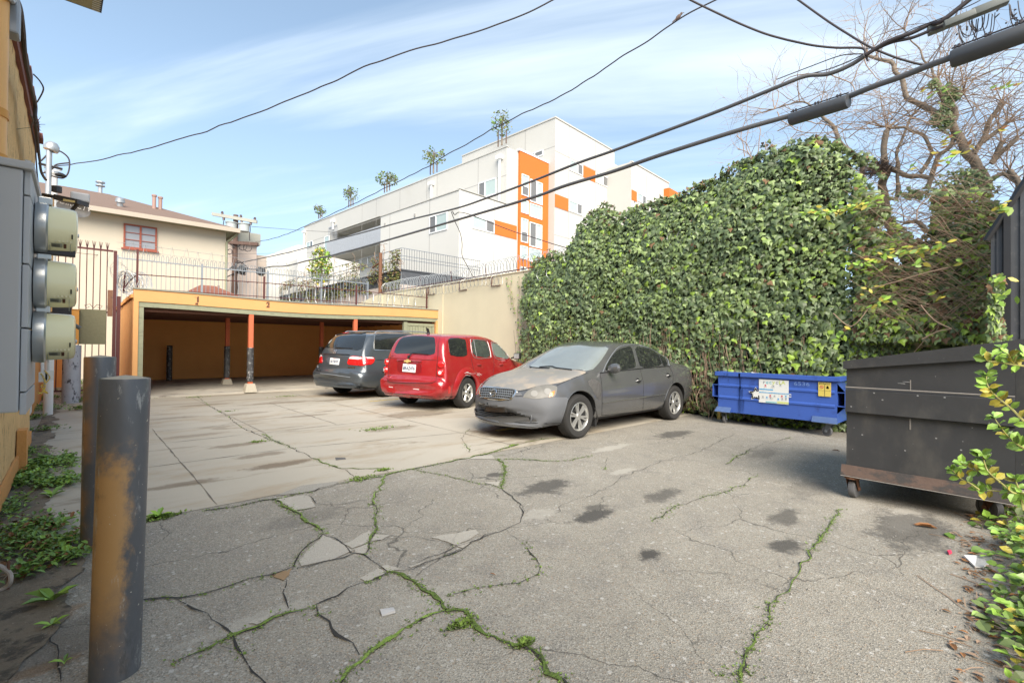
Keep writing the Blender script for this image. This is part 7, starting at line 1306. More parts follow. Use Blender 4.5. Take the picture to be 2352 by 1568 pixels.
for j in range(NZ+1):
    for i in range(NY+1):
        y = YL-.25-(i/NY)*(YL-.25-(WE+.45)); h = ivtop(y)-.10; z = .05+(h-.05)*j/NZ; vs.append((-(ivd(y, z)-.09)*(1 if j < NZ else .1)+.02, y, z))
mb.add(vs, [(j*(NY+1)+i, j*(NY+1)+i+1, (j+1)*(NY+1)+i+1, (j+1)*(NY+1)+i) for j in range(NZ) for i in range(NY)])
mb.add([(.25 if k else vs[NZ*(NY+1)+i][0], vs[NZ*(NY+1)+i][1], vs[NZ*(NY+1)+i][2]-(.0 if not k else .15)) for k in (0, 1) for i in range(NY+1)], [(i, i+1, NY+2+i, NY+1+i) for i in range(NY)]); mb.build('shade_backing', 'ivy_back', iv, smooth=True, sharp=180)  # dark sheet behind the leaves, coloured as the shade in their gaps
LEAF = [(0, 0, 0), (-.42, -.06, -.05), (-.52, .30, -.06), (-.24, .48, 0), (0, 1.0, -.10), (.24, .48, 0), (.52, .30, -.06), (.42, -.06, -.05), (0, .35, .08)]
def leaf(mb, p, dn, nrm, s, mi=0):
    t = dn.normalized(); b = nrm.cross(t); b = b.normalized() if b.length > 1e-5 else t.orthogonal().normalized(); n_ = t.cross(b); o = len(mb.v)
    px_, py_, pz_ = p
    for a, c_, e in LEAF: mb.v.append((px_+(b.x*a+t.x*c_+n_.x*e)*s, py_+(b.y*a+t.y*c_+n_.y*e)*s, pz_+(b.z*a+t.z*c_+n_.z*e)*s))
    mb.f += [(o, o+1, o+8), (o+1, o+2, o+8), (o+2, o+3, o+8), (o+3, o+4, o+8), (o+4, o+5, o+8), (o+5, o+6, o+8), (o+6, o+7, o+8), (o+7, o, o+8)]; mb.m += [mi]*8
mb = MB(); cnt = 0
def ivmat(y, z):
    q = pnoise(Vector((y*.9, z*.9, 9)))+pnoise(Vector((y*3, z*3, 4)))*.5; r = rnd.random(); l = .035+.07*max(0, q)+(.10 if (z < 1.6 and y < -10.6) else 0)+(.06 if y < -11.5 and z < 2.6 else 0)
    return 2 if r < l else (3 if r > .988 else (1 if r < .42+q*.5 else 0))
for k in range(30000):
    y = YL+.1-rnd.random()**.92*(YL+.1-(WE-.9)); h = ivtop(y)
    # smaller leaves nearer the camera need more of them
    z = .05+(h)*rnd.random(); t = z/h
    e = (YL+.1-y)
    if y > YL-.55 and pnoise(Vector((y*6, z*1.2, 2)))+.9*(e-.25) < -.05: continue
    if z < .95 and y > -10.2:                      # bare stems low down between car and dumpster
        if rnd.random() < .55: continue
    if y < WE+.3 and (pnoise(Vector((y*1.6, z*1.6, 7)))+.25*(2.4-z) < -.02): continue
    d = ivd(y, z)+rnd.gauss(0, .035); x = -d
    if t > .97: x = rnd.uniform(-d, .2); z = h+rnd.gauss(-.02, .05)+.10*max(0, pnoise(Vector((y*5, 0, 3))))
    s = (.052+.085*rnd.random()**1.3)*(1+.35*pnoise(Vector((y*1.3, z*1.3, 8))))*(1.0 if z > .9 or y < -10 else .75); slope = .5 if t > .85 else .1
    nrm = Vector((-1, rnd.gauss(0, .55), rnd.gauss(.30+slope, .5))); dn = Vector((rnd.gauss(-.30, .25), rnd.gauss(0, .42), -1 if t < .96 else rnd.uniform(-1, .9)))
    leaf(mb, (x, y, z), dn, nrm.normalized(), s, ivmat(y, z))
for k in range(1500):                              # ragged upright shoots along the top
    y = YL-.4-rnd.random()*(YL-.4-WE); h = ivtop(y); q = max(0, pnoise(Vector((y*3.3, 1, 3)))); z = h+rnd.random()*(.05+.5*q); leaf(mb, (rnd.uniform(-.25, .15), y, z), Vector((rnd.gauss(0, .5), rnd.gauss(0, .6), rnd.gauss(-.3, .6))), Vector((-1, rnd.gauss(0, .6), rnd.gauss(.4, .5))).normalized(), rnd.uniform(.05, .09), rnd.choice((0, 0, 1, 1, 3)))
for y0, x0, z0, n_ in [(YL+.25-.02*i, 0, 0, 0) for i in range(3)]: pass
STR = []
for k in range(9):                                # strands hanging over the bare wall at the left end
    y = YL+rnd.uniform(-.35, .75); z = 3.4; L_ = rnd.uniform(1.1, 2.9) if y < YL+.3 else rnd.uniform(.5, 1.3); P_ = [Vector((-.04, y, z))]
    while P_[-1].z > z-L_ and P_[-1].z > .3: P_.append(P_[-1]+Vector((rnd.gauss(0, .012), rnd.gauss(0, .05), -.13)))
    for p_ in P_: p_.x = min(-.03, max(-.14, p_.x))
    STR.append(P_)
    for p_ in P_:
        for j in range(rnd.choice((1, 2, 3))): leaf(mb, p_+Vector((-.02, rnd.gauss(0, .04), rnd.gauss(0, .04))), Vector((-.3, rnd.gauss(0, .6), -1)), Vector((-1, rnd.gauss(0, .4), .3)).normalized(), rnd.uniform(.04, .075), rnd.choice((0, 1, 1, 2)))
for n, x, y, r1, k in ((0, 1590, 945, .16, 90), (0, 1625, 950, .14, 80), (0, 1700, 962, .1, 40), (0, 1800, 978, .13, 60), (0, 1835, 982, .12, 50), (0, 1745, 966, .08, 25), (0, 1560, 935, .1, 40), (0, 1890, 985, .1, 30)):
    c_ = G(n, x, y)
    for i in range(k): leaf(mb, (c_.x+rnd.gauss(0, r1), c_.y+rnd.gauss(0, r1), rnd.uniform(.01, .13)), Vector((rnd.gauss(-.6, .5), rnd.gauss(-.2, .5), rnd.gauss(-.2, .3))), Vector((rnd.gauss(-.5, .3), rnd.gauss(0, .3), 1)).normalized(), rnd.uniform(.05, .10), rnd.choice((0, 1, 1, 2, 2)))
mb.build('foliage', ['ivy_dark', 'ivy_mid', 'ivy_light', 'ivy_brown'], iv)
mb = MB()
for P_ in STR: mb.tube(P_, .005, 3)
for k in range(230):                              # bare hanging stems low on the hedge
    y = rnd.uniform(-10.7, YL-.3) if k < 170 else rnd.uniform(-12, -9); z = rnd.uniform(.8, 1.9); P_ = [Vector((-ivd(y, z)-.03, y, z))]
    for i in range(8): q_ = P_[-1]+Vector((0, rnd.gauss(0, .03), -z/8.5)); q_.x = -ivd(q_.y, q_.z)-.04+rnd.gauss(0, .02); P_.append(q_)
    mb.tube(P_, .0045, 3)
for k in range(26): 
    y = rnd.uniform(-10.6, -9.2); P_ = [Vector((-.35, y, rnd.uniform(.7, 1.3)))]
    for i in range(6): P_.append(P_[-1]+Vector((rnd.gauss(-.03, .05), rnd.gauss(-.05, .1), rnd.gauss(-.12, .05))))
    mb.tube(catmull(P_, 3), .006, 3)
mb.build('bare_stems', 'twig', iv)
rz_ = thing('razor_wire', 'few bright razor wire arcs poking out of the ivy', 'razor wire', (-.5, -7, 3.6)); mb = MB()
for n, x, y in ((7,1040,1290),(7,1445,1210),(7,1560,1200),(7,1667,1160),(7,1750,1150),(7,640,1450),(7,560,1470),(7,870,1300),(7,935,1290),(7,790,1320)): c_ = PA(n, x, y, -.52); mb.tube([c_+Vector((0, math.cos(a*.3)*.14-.14, math.sin(a*.3)*.15)) for a in range(-4, 5)], .006, 4)
mb.build('wire_coil', 'galv', rz_)
# ------------------------------------------------------------------ bare tree with creeper
bt = thing('bare_tree', 'pruned bare grey tree with cut stubs and tangled twigs above the ivy', 'tree', PA(11, 1900, 1568, 1.0))
TX = .9
def tp(x, y, n=11, dx=0): return PA(n, x, y, TX+dx)
LIM = [([(12,1700,1100,.3),(12,1640,700,.3),(12,1600,480,.3),(11,1900,1500,.2),(11,1870,1320,.1),(11,1760,1150,0),(11,1700,1050,0),(11,1640,960,0),(11,1600,880,0),(11,1570,760,0),(11,1530,620,0)],.11,.05),
 ([(11,1600,900,0),(11,1500,860,0),(11,1400,810,0),(11,1320,760,0),(11,1280,690,0),(11,1250,610,0),(11,1220,530,0),(11,1170,480,0),(11,1120,460,0),(11,1060,450,0),(11,1000,425,0)],.062,.03),
 ([(12,1050,1000,.2),(12,900,720,.2),(12,830,560,.2),(12,800,330,.1),(12,830,200,0),(11,1130,1300,0),(11,1125,1150,0),(11,1140,1000,0)],.10,.055),
 ([(12,900,420,.2),(12,920,300,.1),(11,1220,1480,0),(11,1235,1250,0),(11,1245,1130,0),(11,1290,1000,0),(11,1320,900,0)],.045,.02),
 ([(12,560,350,-.2),(12,430,200,-.1),(11,740,1290,0)],.04,.05),([(12,690,780,-.3),(12,640,690,-.3),(11,950,1260,0),(11,900,1180,0),(11,790,1090,0),(11,760,1050,0),(11,735,990,0),(11,690,930,0),(11,640,880,0)],.055,.035),
 ([(11,620,870,0),(11,560,800,0),(11,520,785,0),(11,470,780,0),(11,400,800,0),(11,290,840,0)],.03,.008),
 ([(11,1470,1440,0),(11,1500,1300,0),(11,1540,1200,0),(11,1620,1120,0),(11,1650,1060,0)],.05,.035),([(11,1400,1330,0),(11,1450,1250,0),(11,1490,1170,0),(11,1470,1080,0),(11,1420,1020,0),(11,1300,980,0),(11,1180,970,0),(11,1130,970,0)],.04,.025),
 ([(11,1140,1290,0),(11,1300,1330,0),(11,1430,1370,0),(11,1500,1350,0)],.05,.05),([(12,1160,680,.1),(12,1060,600,.1),(12,980,600,.1)],.06,.03),([(12,1600,620,0),(12,1450,640,0),(12,1390,600,0)],.09,.05),
 ([(11,1820,1170,0),(11,1880,1060,0),(11,1930,950,0),(11,2010,790,0)],.05,.038),([(11,1880,1080,0),(11,1990,1000,0),(11,2080,940,0)],.045,.03),([(11,1950,1260,0),(11,2010,1180,0),(11,2150,1050,0)],.05,.04),([(11,1950,1250,0),(11,2030,1090,0)],.04,.04),
 ([(11,1640,960,0),(11,1680,860,0),(11,1650,780,0),(11,1720,710,0)],.055,.045),([(11,1640,780,0),(11,1630,660,0)],.05,.045),([(12,1800,560,0),(12,1830,400,0),(11,2130,1500,0),(11,2150,1420,0),(11,2110,1300,0)],.06,.05),([(11,1900,1400,0),(11,2050,1330,0),(11,2120,1380,0),(11,2195,1470,0)],.05,.03),
 ([(11,1520,600,0),(11,1480,500,0),(11,1440,470,0),(11,1400,390,0),(11,1340,300,0),(11,1280,210,0)],.025,.01)]
mb = MB(); ENDS = []; NODES = []; TK = .8
for P_, r0, r1 in LIM:
    pts = catmull([PA(n, x, y, TX+dx) for n, x, y, dx in P_], 5); pts = [p_+Vector((.04*pnoise(p_*3), .05*pnoise(p_*4+Vector((3, 0, 0))), .04*pnoise(p_*4))) for p_ in pts]; L_ = len(pts); mb.tube(pts, [TK*(r0+(r1-r0)*i/(L_-1))*(1+.18*pnoise(pts[i]*9)) for i in range(L_)], 9)
    NODES += [(pts[i], (pts[i]-pts[i-1]).normalized()) for i in range(max(1, L_//3), L_, 2)]; ENDS.append((pts[-1], (pts[-1]-pts[-2]).normalized()))
mb.build('trunk', 'bark', bt, smooth=True, sharp=60)
tw = MB(); TIPS = []
def twig(p, d, r, L_, depth):
    pts = [p]; n_ = 7; cur = d.normalized(); bend = Vector((rnd.gauss(0, .10), rnd.gauss(0, .16), rnd.gauss(.0, .13)))
    for i in range(n_): cur = (cur+bend*.7+Vector((rnd.gauss(0, .05), rnd.gauss(0, .10), rnd.gauss(0, .10)))).normalized(); pts.append(pts[-1]+cur*L_/n_)
    tw.tube(pts, [max(.0018, r*(1-i/(n_+1.))) for i in range(n_+1)], 4 if depth > 1 else 3, cap=False); TIPS.append((pts[-1], cur))
    if depth > 0:
        for j in range(rnd.choice((2, 2, 3))): i = rnd.randint(2, n_); dd = (pts[i]-pts[i-1]).normalized(); twig(pts[i], (dd+Vector((rnd.gauss(0, .5), rnd.gauss(0, .8), rnd.gauss(.1, .6)))).normalized(), r*.55, L_*rnd.uniform(.5, .8), depth-1)
for p_, d in ENDS:
    for j in range(5): twig(p_, (d+Vector((rnd.gauss(0, .3), rnd.gauss(0, .6), rnd.gauss(.2, .5)))).normalized(), .010, rnd.uniform(.5, 1.0), 2)
for p_, d in rnd.sample(NODES, min(len(NODES), 110)): twig(p_, Vector((rnd.gauss(-.1, .4), rnd.gauss(0, .8), rnd.gauss(.4, .6))).normalized(), .009, rnd.uniform(.4, 1.1), 2)
for P_ in ([(11,310,1000),(500,930),(700,960),(900,990),(1100,900),(1300,800),(1400,700)],[(11,700,580),(860,640),(920,710),(1100,740),(1300,770)],[(11,870,640),(930,520),(1010,420)],[(11,0,1040),(80,1130),(110,1210)],[(11,0,1140),(60,1160),(120,1210)],[(11,60,1200),(30,1050),(70,860),(90,650)],[(11,150,1190),(170,1000),(150,960)],[(11,230,1180),(215,1080)],[(11,110,1210),(60,1120),(80,1000),(60,900)],[(11,380,1100),(450,1020),(460,960)],[(11,980,430),(1000,500),(1060,590),(1150,640)],[(11,960,860),(1150,800),(1300,780),(1500,800)],[(11,1350,900),(1500,960),(1600,900),(1900,830),(2195,700)],[(11,1560,600),(1700,430),(1900,400),(2195,380)],[(11,1700,660),(1900,520),(2100,350),(2195,310)],[(11,850,1060),(1000,950),(1250,850),(1500,860),(1750,940)],[(11,550,560),(400,600),(200,740),(60,800)],[(11,1750,1050),(1900,880),(2050,900),(2195,820)],[(11,1800,620),(2000,520),(2195,555)],[(11,300,860),(350,930),(500,1010),(700,1020),(900,1080)]):
    pts = catmull([PA(11, *(q if len(q) == 2 else q[1:]), TX-.4) for q in P_], 6); pts = [p_+Vector((0, .03*pnoise(p_*5), .03*pnoise(p_*6))) for p_ in pts]; tw.tube(pts, [.010-.007*i/len(pts) for i in range(len(pts))], 4)
    for i in range(2, len(pts), 4): twig(pts[i], Vector((rnd.gauss(0, .4), rnd.gauss(0, .8), rnd.gauss(.1, .6))).normalized(), .005, rnd.uniform(.25, .6), 1)
for k in range(150):
    x, y = rnd.uniform(1150, 2195), rnd.uniform(450, 1500); L_ = rnd.uniform(250, 700); sl = rnd.gauss(-.25, .55); bw = rnd.uniform(-60, 60); dx = rnd.uniform(-1.2, .1); tw.tube(catmull([PA(11, x-L_/2, y-sl*L_/2, TX+dx), PA(11, x-L_/6, y-sl*L_/6-bw, TX+dx), PA(11, x+L_/6, y+sl*L_/6-bw, TX+dx), PA(11, x+L_/2, y+sl*L_/2, TX+dx)], 4), rnd.uniform(.002, .004), 3, cap=False)
tw.build('twigs', 'twig', bt)
mb = MB()
for i in range(520): a = rnd.uniform(0, 6.28); p_ = PA(12, 640+rnd.gauss(110, 45), 200+rnd.gauss(0, 28), TX-.15); mb.tube([p_, p_+Vector((rnd.gauss(0, .05), rnd.gauss(0, .11), rnd.gauss(0, .06)))], .004, 3)
mb.build('dry_clump', 'twig_dark', bt)
# creeper leaves and dry vines between the tree and the black panel
cv_ = thing('creeper', 'straggling yellow green creeper and dry brown vines under the bare tree', 'creeper', (-.4, -13.4, 0)); mb = MB()
def gapmask(x, y):                                # holes in the creeper where sky shows, in crop 12 pixels
    for cx, cy, rx, ry in ((860, 330, 60, 90), (800, 610, 70, 60), (940, 560, 60, 60), (1200, 760, 60, 40), (1230, 960, 45, 50), (1370, 980, 40, 60), (1480, 250, 100, 45), (1700, 410, 80, 60), (1520, 430, 20, 30), (930, 880, 60, 40), (1010, 280, 60, 40)):
        if ((x-cx)/rx)**2+((y-cy)/ry)**2 < 1+.6*pnoise(Vector((x*.03, y*.03, 1))): return True
    return False
for k in range(13500):
    x = 590+rnd.random()**1.15*1180; y = 1500-rnd.random()**1.2*1330
    if y < (330 if 1180 < x < 1700 else 200+max(0, x-620)*1.1)+150*rnd.random()*(1 if not 1180 < x < 1700 else .3): continue
    if gapmask(x, y): continue
    dn_ = (.45+.55*min(1, max(0, (y-700)/400)) if x > 780 else .95) if x < 1150 else .55+.45*min(1, max(0, (y-700)/500))
    if rnd.random() > dn_: continue
    p_ = PA(12, x, y, rnd.uniform(-.6, .3)); 
    if x > 1640 and y > 1000: p_ = PA(12, x, y, -1.35)
    leaf(mb, p_, Vector((rnd.gauss(-.3, .3), rnd.gauss(0, .5), -1)), Vector((-1, rnd.gauss(0, .5), rnd.gauss(.5, .5))).normalized(), rnd.uniform(.06, .12), rnd.choice((0, 0, 1, 1, 1, 1, 2, 2, 3)))
for (x0, y0, x1, y1, n_) in ((200,540,760,440,40),(540,940,1000,790,34),(1000,820,1290,780,26),(600,1150,760,1100,6),(740,1210,860,1190,12),(450,1500,560,1440,10),(1180,1130,1260,1160,6),(1630,1080,1780,1050,7),(1690,1170,1810,1160,4),(1400,880,1420,900,3),(1690,520,1800,470,14),(300,540,620,470,26),(1270,120,1420,60,12),(1050,900,1110,920,5)):
    for i in range(n_):
        t = i/max(1, n_-1); p_ = PA(12, x0+(x1-x0)*t+rnd.gauss(0, 12), y0+(y1-y0)*t+rnd.gauss(0, 16), -.95 if x0 < 1500 else -1.5); a = Vector((rnd.gauss(0, .3), rnd.gauss(.2, .8), rnd.gauss(-.2, .35))).normalized(); b = a.cross(Vector((-1, rnd.gauss(0, .4), rnd.gauss(.6, .4)))).normalized(); s = rnd.uniform(.07, .12); mb.add([p_, p_+a*s*.35+b*s*.24, p_+a*s*.75+b*s*.18, p_+a*s, p_+a*s*.75-b*s*.18, p_+a*s*.35-b*s*.24], [(0, 1, 2, 3, 4, 5)], rnd.choice((4, 4, 5, 5, 2)))
for n, x, y in ((11,1945,690),(11,1995,685),(11,2060,670),(11,2100,650),(11,1560,700),(11,1400,715),(11,1440,730),(11,1600,1060),(11,1770,1110),(11,1540,1120),(11,1710,1190),(11,1520,1250),(11,2010,990),(11,1330,1290),(11,1640,1030),(11,1490,1170),(11,1560,1090)):
    for j in range(2): p_ = PA(n, x+rnd.gauss(0, 9), y+rnd.gauss(0, 9), TX-.6); a = Vector((0, rnd.gauss(-.8, .4), rnd.gauss(.1, .3))).normalized(); b = a.cross(Vector((-1, 0, .5))).normalized(); s = .11; mb.add([p_, p_+a*s*.35+b*s*.24, p_+a*s, p_+a*s*.35-b*s*.24], [(0, 1, 2, 3)], rnd.choice((4, 5, 6)))
for k in range(620):                              # ivy on the trunk and branch forks
    cx, cy, rx, ry = rnd.choice(((1600, 850, 60, 90), (1560, 920, 60, 50), (1640, 700, 50, 40), (1750, 1350, 110, 60), (1850, 1400, 120, 60), (1500, 640, 30, 30), (1650, 1450, 150, 60), (1330, 1480, 120, 40))); p_ = PA(11, rnd.gauss(cx, rx*.6), rnd.gauss(cy, ry*.6), TX-.15); leaf(mb, p_, Vector((rnd.gauss(-.3, .3), rnd.gauss(0, .6), -.8)), Vector((-1, rnd.gauss(0, .5), .4)).normalized(), rnd.uniform(.05, .09), rnd.choice((0, 0, 1, 1)))
mb.build('foliage', ['ivy_dark', 'ivy_mid', 'ivy_light', 'ivy_brown', 'leaf_yellow', 'leaf_fresh', 'leaf_dry'], cv_)
mb = MB()
for k in range(330):
    x, y = rnd.uniform(700, 1700), rnd.uniform(300, 1350); L_ = rnd.uniform(200, 600); sl = rnd.gauss(-.1, .45); pts = catmull([PA(12, x-L_/2, y-sl*L_/2+30, -.6), PA(12, x-L_/6, y-sl*L_/6-rnd.uniform(0, 30), -.65), PA(12, x+L_/6, y+sl*L_/6-rnd.uniform(0, 30), -.7), PA(12, x+L_/2, y+sl*L_/2+30, -.6)], 4); mb.tube(pts, rnd.uniform(.002, .0045), 3)
for P_ in ([(1090,1235),(1150,1310),(1220,1370),(1330,1420)],[(710,1110),(900,1060),(1100,1000),(1300,950)],[(1330,1420),(1220,1440),(1100,1500)],[(1060,580),(1070,500),(1130,430),(1200,400)],[(1800,1010),(1790,1100),(1810,1170)],[(1600,1400),(1700,1320),(1800,1240)],[(420,1300),(560,1400),(700,1250)]): mb.tube(catmull([PA(12, *q, -.95) for q in P_], 5), .007, 4)
mb.build('dry_vines', 'twig', cv_)
# ------------------------------------------------------------------ foreground shrub and ground plants on the right
def blade(mb, p, a, nrm, s, w=.38, mi=0):
    a = a.normalized(); b = a.cross(nrm); b = b.normalized() if b.length > 1e-5 else a.orthogonal().normalized(); n_ = b.cross(a); c_ = .10
    vs = [p, p+a*s*.3+b*s*w*.8+n_*s*c_, p+a*s*.65+b*s*w*.85+n_*s*c_, p+a*s-n_*s*.08, p+a*s*.65-b*s*w*.85+n_*s*c_, p+a*s*.3-b*s*w*.8+n_*s*c_, p+a*s*.5]
    mb.add(vs, [(0, 1, 6), (1, 2, 6), (2, 3, 6), (3, 4, 6), (4, 5, 6), (5, 0, 6)], mi)
sh = thing('shrub', 'young shrub with long pale stems and fresh green leaves at right edge', 'shrub', (-6, -14.7, 0)); lv = MB(); sm2 = MB()
ST_ = [([(1600,1330),(1474,1268),(1390,1262),(1250,1246),(1130,1240)],0),([(1474,1268),(1385,1258),(1290,1180),(1180,1120),(1080,1080),(985,1030)],0),([(1130,1240),(1060,1190),(985,1150),(920,1080)],0),([(1290,1180),(1200,1100),(1165,1010),(1155,960)],0),([(1650,1080),(1500,940),(1420,890),(1350,830),(1280,740),(1240,680)],0),([(1650,860),(1474,715),(1380,620),(1280,540),(1220,480),(1190,420),(1188,350)],0),([(1600,310),(1474,292),(1380,280),(1270,262),(1190,250),(1150,210)],0),([(1380,280),(1350,200),(1290,150)],0),([(1474,1400),(1440,1250),(1400,1150)],0),([(1390,280),(1420,220),(1474,200)],0)]
for P_, _ in ST_:
    pts = catmull([PD(14, x, y, 2.35+.0004*(1474-x)+rnd.uniform(-.04, .04)) for x, y in P_], 5); sm2.tube(pts, [.006-.004*i/len(pts) for i in range(len(pts))], 5)
    for i in range(2, len(pts), 2):
        if rnd.random() < .2: continue
        d = (pts[i]-pts[i-1]).normalized()
        for sg in (1, -1):
            side = d.cross((CAMP-pts[i]).normalized()).normalized()*sg; blade(lv, pts[i], (side+d*.5+Vector((rnd.gauss(0, .3), rnd.gauss(0, .3), rnd.gauss(.1, .3)))), ((CAMP-pts[i]).normalized()+Vector((rnd.gauss(0, .4), rnd.gauss(0, .4), rnd.gauss(.6, .3)))).normalized(), rnd.uniform(.034, .058), .36, rnd.choice((0, 0, 0, 1, 2)))
    for j in range(4): blade(lv, pts[-1], Vector((rnd.gauss(0, 1), rnd.gauss(0, 1), rnd.gauss(.3, .6))), Vector((-.6, -.3, .7)), rnd.uniform(.03, .06), .36, rnd.choice((0, 0, 1)))
sm2.build('stem', 'stem_green' if 'stem_green' in MATS else M('stem_green', (.38, .36, .12), .5, .2), sh, smooth=True); lv.build('foliage', ['leaf_fresh', 'leaf_green', 'leaf_yellow'], sh)
gp = thing('ground_ivy', 'leafy green ground cover spilling over the asphalt at lower right', 'ground plants', (-6.5, -14.5, 0)); lv = MB()
EDG = [(2300,1700),(2240,1480),(2255,1400),(2275,1330),(2235,1250),(2245,1200),(2300,1160)]
for k in range(3600):
    t = rnd.random(); i = min(len(EDG)-2, int(t*(len(EDG)-1))); f = t*(len(EDG)-1)-i; ex_ = EDG[i][0]+(EDG[i+1][0]-EDG[i][0])*f; ey = EDG[i][1]+(EDG[i+1][1]-EDG[i][1])*f; p_ = G(0, ex_, ey); dist = rnd.random()**.8*.95; p_ = p_+Vector((rnd.gauss(0, .05), -dist, 0)); hgt = min(.42, .03+dist*.75)*rnd.random()**.6*(.8+.6*pnoise(p_*2)); p_.z = max(.01, hgt)
    if (p_-CAMP).length < 1.2: continue
    if dist < .12 and pnoise(p_*5) < -.05: continue
    blade(lv, p_, Vector((rnd.gauss(-.3, .7), rnd.gauss(.4, .7), rnd.gauss(.15, .4))), Vector((rnd.gauss(-.3, .35), rnd.gauss(.1, .35), 1)), rnd.uniform(.03, .075), .42, rnd.choice((0, 0, 1, 1, 1, 2, 3, 3)))
lv.build('foliage', ['leaf_fresh', 'leaf_green', 'leaf_yellow', 'ivy_mid'], gp)
lt = MB()                                         # fallen leaves and twigs
for k in range(520):
    i = rnd.randint(0, len(EDG)-2); f = rnd.random(); q = G(0, EDG[i][0]+(EDG[i+1][0]-EDG[i][0])*f, EDG[i][1]+(EDG[i+1][1]-EDG[i][1])*f)+Vector((rnd.gauss(0, .07), rnd.uniform(-.4, .10), .006)); a = rnd.uniform(0, 6.28); blade(lt, q, Vector((math.cos(a), math.sin(a), .1)), Vector((0, 0, 1)), rnd.uniform(.02, .06), .25, rnd.choice((0, 0, 1, 2)))
for (n, x, y, s, m_) in ((0,2100,1208,.14,0),(15,265,275,.15,0),(0,1125,1320,.04,0),(0,1910,1035,.10,1),(0,2245,1440,.08,0)): q = G(n, x, y)+Vector((0, 0, .01)); blade(lt, q, Vector((.4, -1, .05)), Vector((0, 0, 1)), s, .14, m_)
for k in range(60):
    i = rnd.randint(0, len(EDG)-2); q = G(0, EDG[i][0], EDG[i][1])+Vector((rnd.gauss(0, .2), rnd.uniform(-.3, .12), .006)); a = rnd.uniform(0, 6.28); d = Vector((math.cos(a), math.sin(a), 0))*rnd.uniform(.05, .2); lt.tube([q, q+d*.5+Vector((0, 0, .01)), q+d], .0025, 3, mi=2)
for P_ in ([(300,690),(440,790),(560,870),(660,950),(760,1000)],[(570,680),(680,715),(800,760)],[(600,168),(700,215),(815,265)]): lt.tube(catmull([G(15, *q)+Vector((0, 0, .005)) for q in P_], 5), .003, 3, mi=2)
lt.build('leaf_litter', ['leaf_dry', 'ivy_brown', 'twig'], None, kind='stuff')
def flat(name, label, cat, n, P_, mat, z=.012, th=.002):
    q = [G(n, *p_) for p_ in P_]; c_ = sum(q, Vector())/len(q); mb = MB(); mb.add([(p_.x, p_.y, z+.008*rnd.random()) for p_ in q]+[(p_.x, p_.y, z-th-.004) for p_ in q], [tuple(range(len(q)))[::-1], tuple(range(len(q)))]+[(i, (i+1) % len(q), len(q)+(i+1) % len(q), len(q)+i) for i in range(len(q))]); o = mb.build(name, mat, None, loc=(c_.x, c_.y, 0)); o['label'] = label; o['category'] = cat
flat('paper_scrap', 'crumpled white paper scrap by the green plants at right', 'litter', 15, [(680,540),(790,538),(912,555),(905,590),(840,633),(775,628),(730,590)], 'paper')
flat('paper_scrap', 'small pale rectangular paper label lying on the asphalt', 'litter', 16, [(1086,1128),(1168,1110),(1182,1135),(1098,1158)], 'paper_grey' if 'paper_grey' in MATS else M('paper_grey', (.5, .49, .48), .8), .009)
flat('pink_wrapper', 'tiny bright pink wrapper near the edge of the plants', 'litter', 15, [(545,500),(575,495),(585,512),(560,522)], 'pink', .012)
flat('fallen_leaf', 'single large green leaf lying flat near the pink wrapper', 'leaf', 15, [(518,355),(560,350),(612,375),(605,395),(560,385)], 'leaf_green', .012)
# ------------------------------------------------------------------ weeds along the left wall
def weed(label, patches, leafs, s, mats, name='weeds', cat='weeds', cres=False):
    c0 = G(*patches[0][:3]); t = thing(name, label, cat, (c0.x, c0.y, 0)); mb = MB()
    for (n, x, y, rx, ry, k) in patches:
        c_ = G(n, x, y)
        for i in range(int(k*1.7)):
            p_ = Vector((c_.x+rnd.gauss(0, rx), c_.y+rnd.gauss(0, ry), rnd.uniform(.01, .07))); a = rnd.uniform(0, 6.28); blade(mb, p_, Vector((math.cos(a), math.sin(a), rnd.uniform(.0, .9))), Vector((0, 0, 1)), s*rnd.uniform(.7, 1.7), .32, rnd.choice(leafs))
    mb.build('foliage', mats, t); return t
LM = ['leaf_green', 'leaf_fresh', 'leaf_dry', 'moss']
weed('low green weeds on black soil beside the two bollards', [(3,200,490,.10,.16,260),(3,120,560,.09,.12,240),(3,300,580,.09,.1,200),(3,70,590,.05,.1,60)], (0, 0, 1, 1, 3), .040, LM)
weed('spreading weeds on the soil at the foot of the dark bollard', [(3,150,820,.10,.12,300),(3,90,880,.07,.08,160),(3,270,900,.10,.10,260),(3,330,960,.07,.05,90),(3,180,1010,.06,.05,60),(3,110,1050,.04,.03,40)], (0, 0, 0, 1, 1, 2), .031, LM)
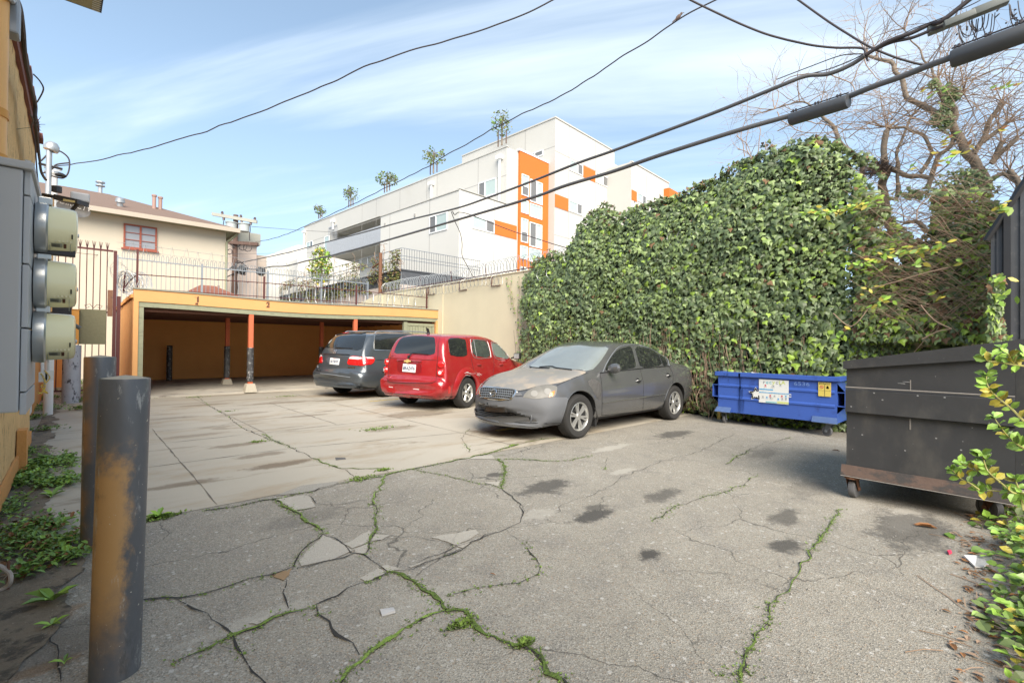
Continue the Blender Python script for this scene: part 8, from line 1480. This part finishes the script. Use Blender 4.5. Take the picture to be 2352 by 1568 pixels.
weed('dark weeds between the paving and the white conduits', [(19,150,1350,.16,.3,260),(19,140,1470,.14,.3,260),(3,180,250,.05,.1,80),(3,230,310,.1,.06,60)], (0, 0, 3), .035, LM)
weed('strip of grass behind the peeling grey bollard', [(19,525,1380,.10,.2,120),(19,520,1270,.16,.8,260),(19,520,1180,.2,.8,160),(19,515,1480,.08,.06,60)], (0, 3, 3), .04, LM)
def rosette(label, n, x, y, s, k, name='weed_plant'):
    c_ = G(n, x, y); t = thing(name, label, 'plant', (c_.x, c_.y, 0)); mb = MB()
    for i in range(k): a = 6.28*i/k+rnd.gauss(0, .25); blade(mb, Vector((c_.x, c_.y, .012)), Vector((math.cos(a), math.sin(a), rnd.uniform(.15, .6))), Vector((0, 0, 1)), s*rnd.uniform(.6, 1.1), .20, rnd.choice((0, 1, 1)))
    mb.build('foliage', ['leaf_green', 'leaf_fresh'], t)
weed('ragged grass and clover along the edge of the soil by the paving', [(3,330,480,.05,.3,160),(3,60,700,.05,.2,120),(3,60,560,.04,.3,120),(3,130,430,.1,.15,150)], (0, 0, 1, 3), .03, LM)
rosette('broad leaved weed growing alone left of the nearest bollard', 3, 265, 1165, .15, 7); rosette('small seedling just below the broad leaved weed', 3, 258, 1290, .07, 5); rosette('tiny seedling nearest the bottom left of the asphalt', 3, 320, 1475, .05, 4)
rosette('leafy weed with toothed leaves among the soil patch weeds', 3, 290, 470, .20, 8); rosette('pale green weed between the two soil patches', 3, 260, 640, .13, 6); rosette('upright weed against the dark bollard', 3, 265, 790, .14, 7); rosette('spiky weed at the concrete edge right of nearest bollard', 3, 790, 745, .10, 7)
M('soil_rust', (.30, .17, .07), .95, .3, 9)
mb = MB(); [mb.add([tuple(G(3, x_, y_)+Vector((0, 0, .0075))) for x_, y_ in P_], [tuple(range(len(P_)))]) for P_ in ([(60,1180),(110,1200),(60,1240),(0,1260),(0,1200)],[(0,1330),(90,1300),(60,1370),(0,1390)])]; mb.build('soil_stain', 'soil_rust', kind='structure')
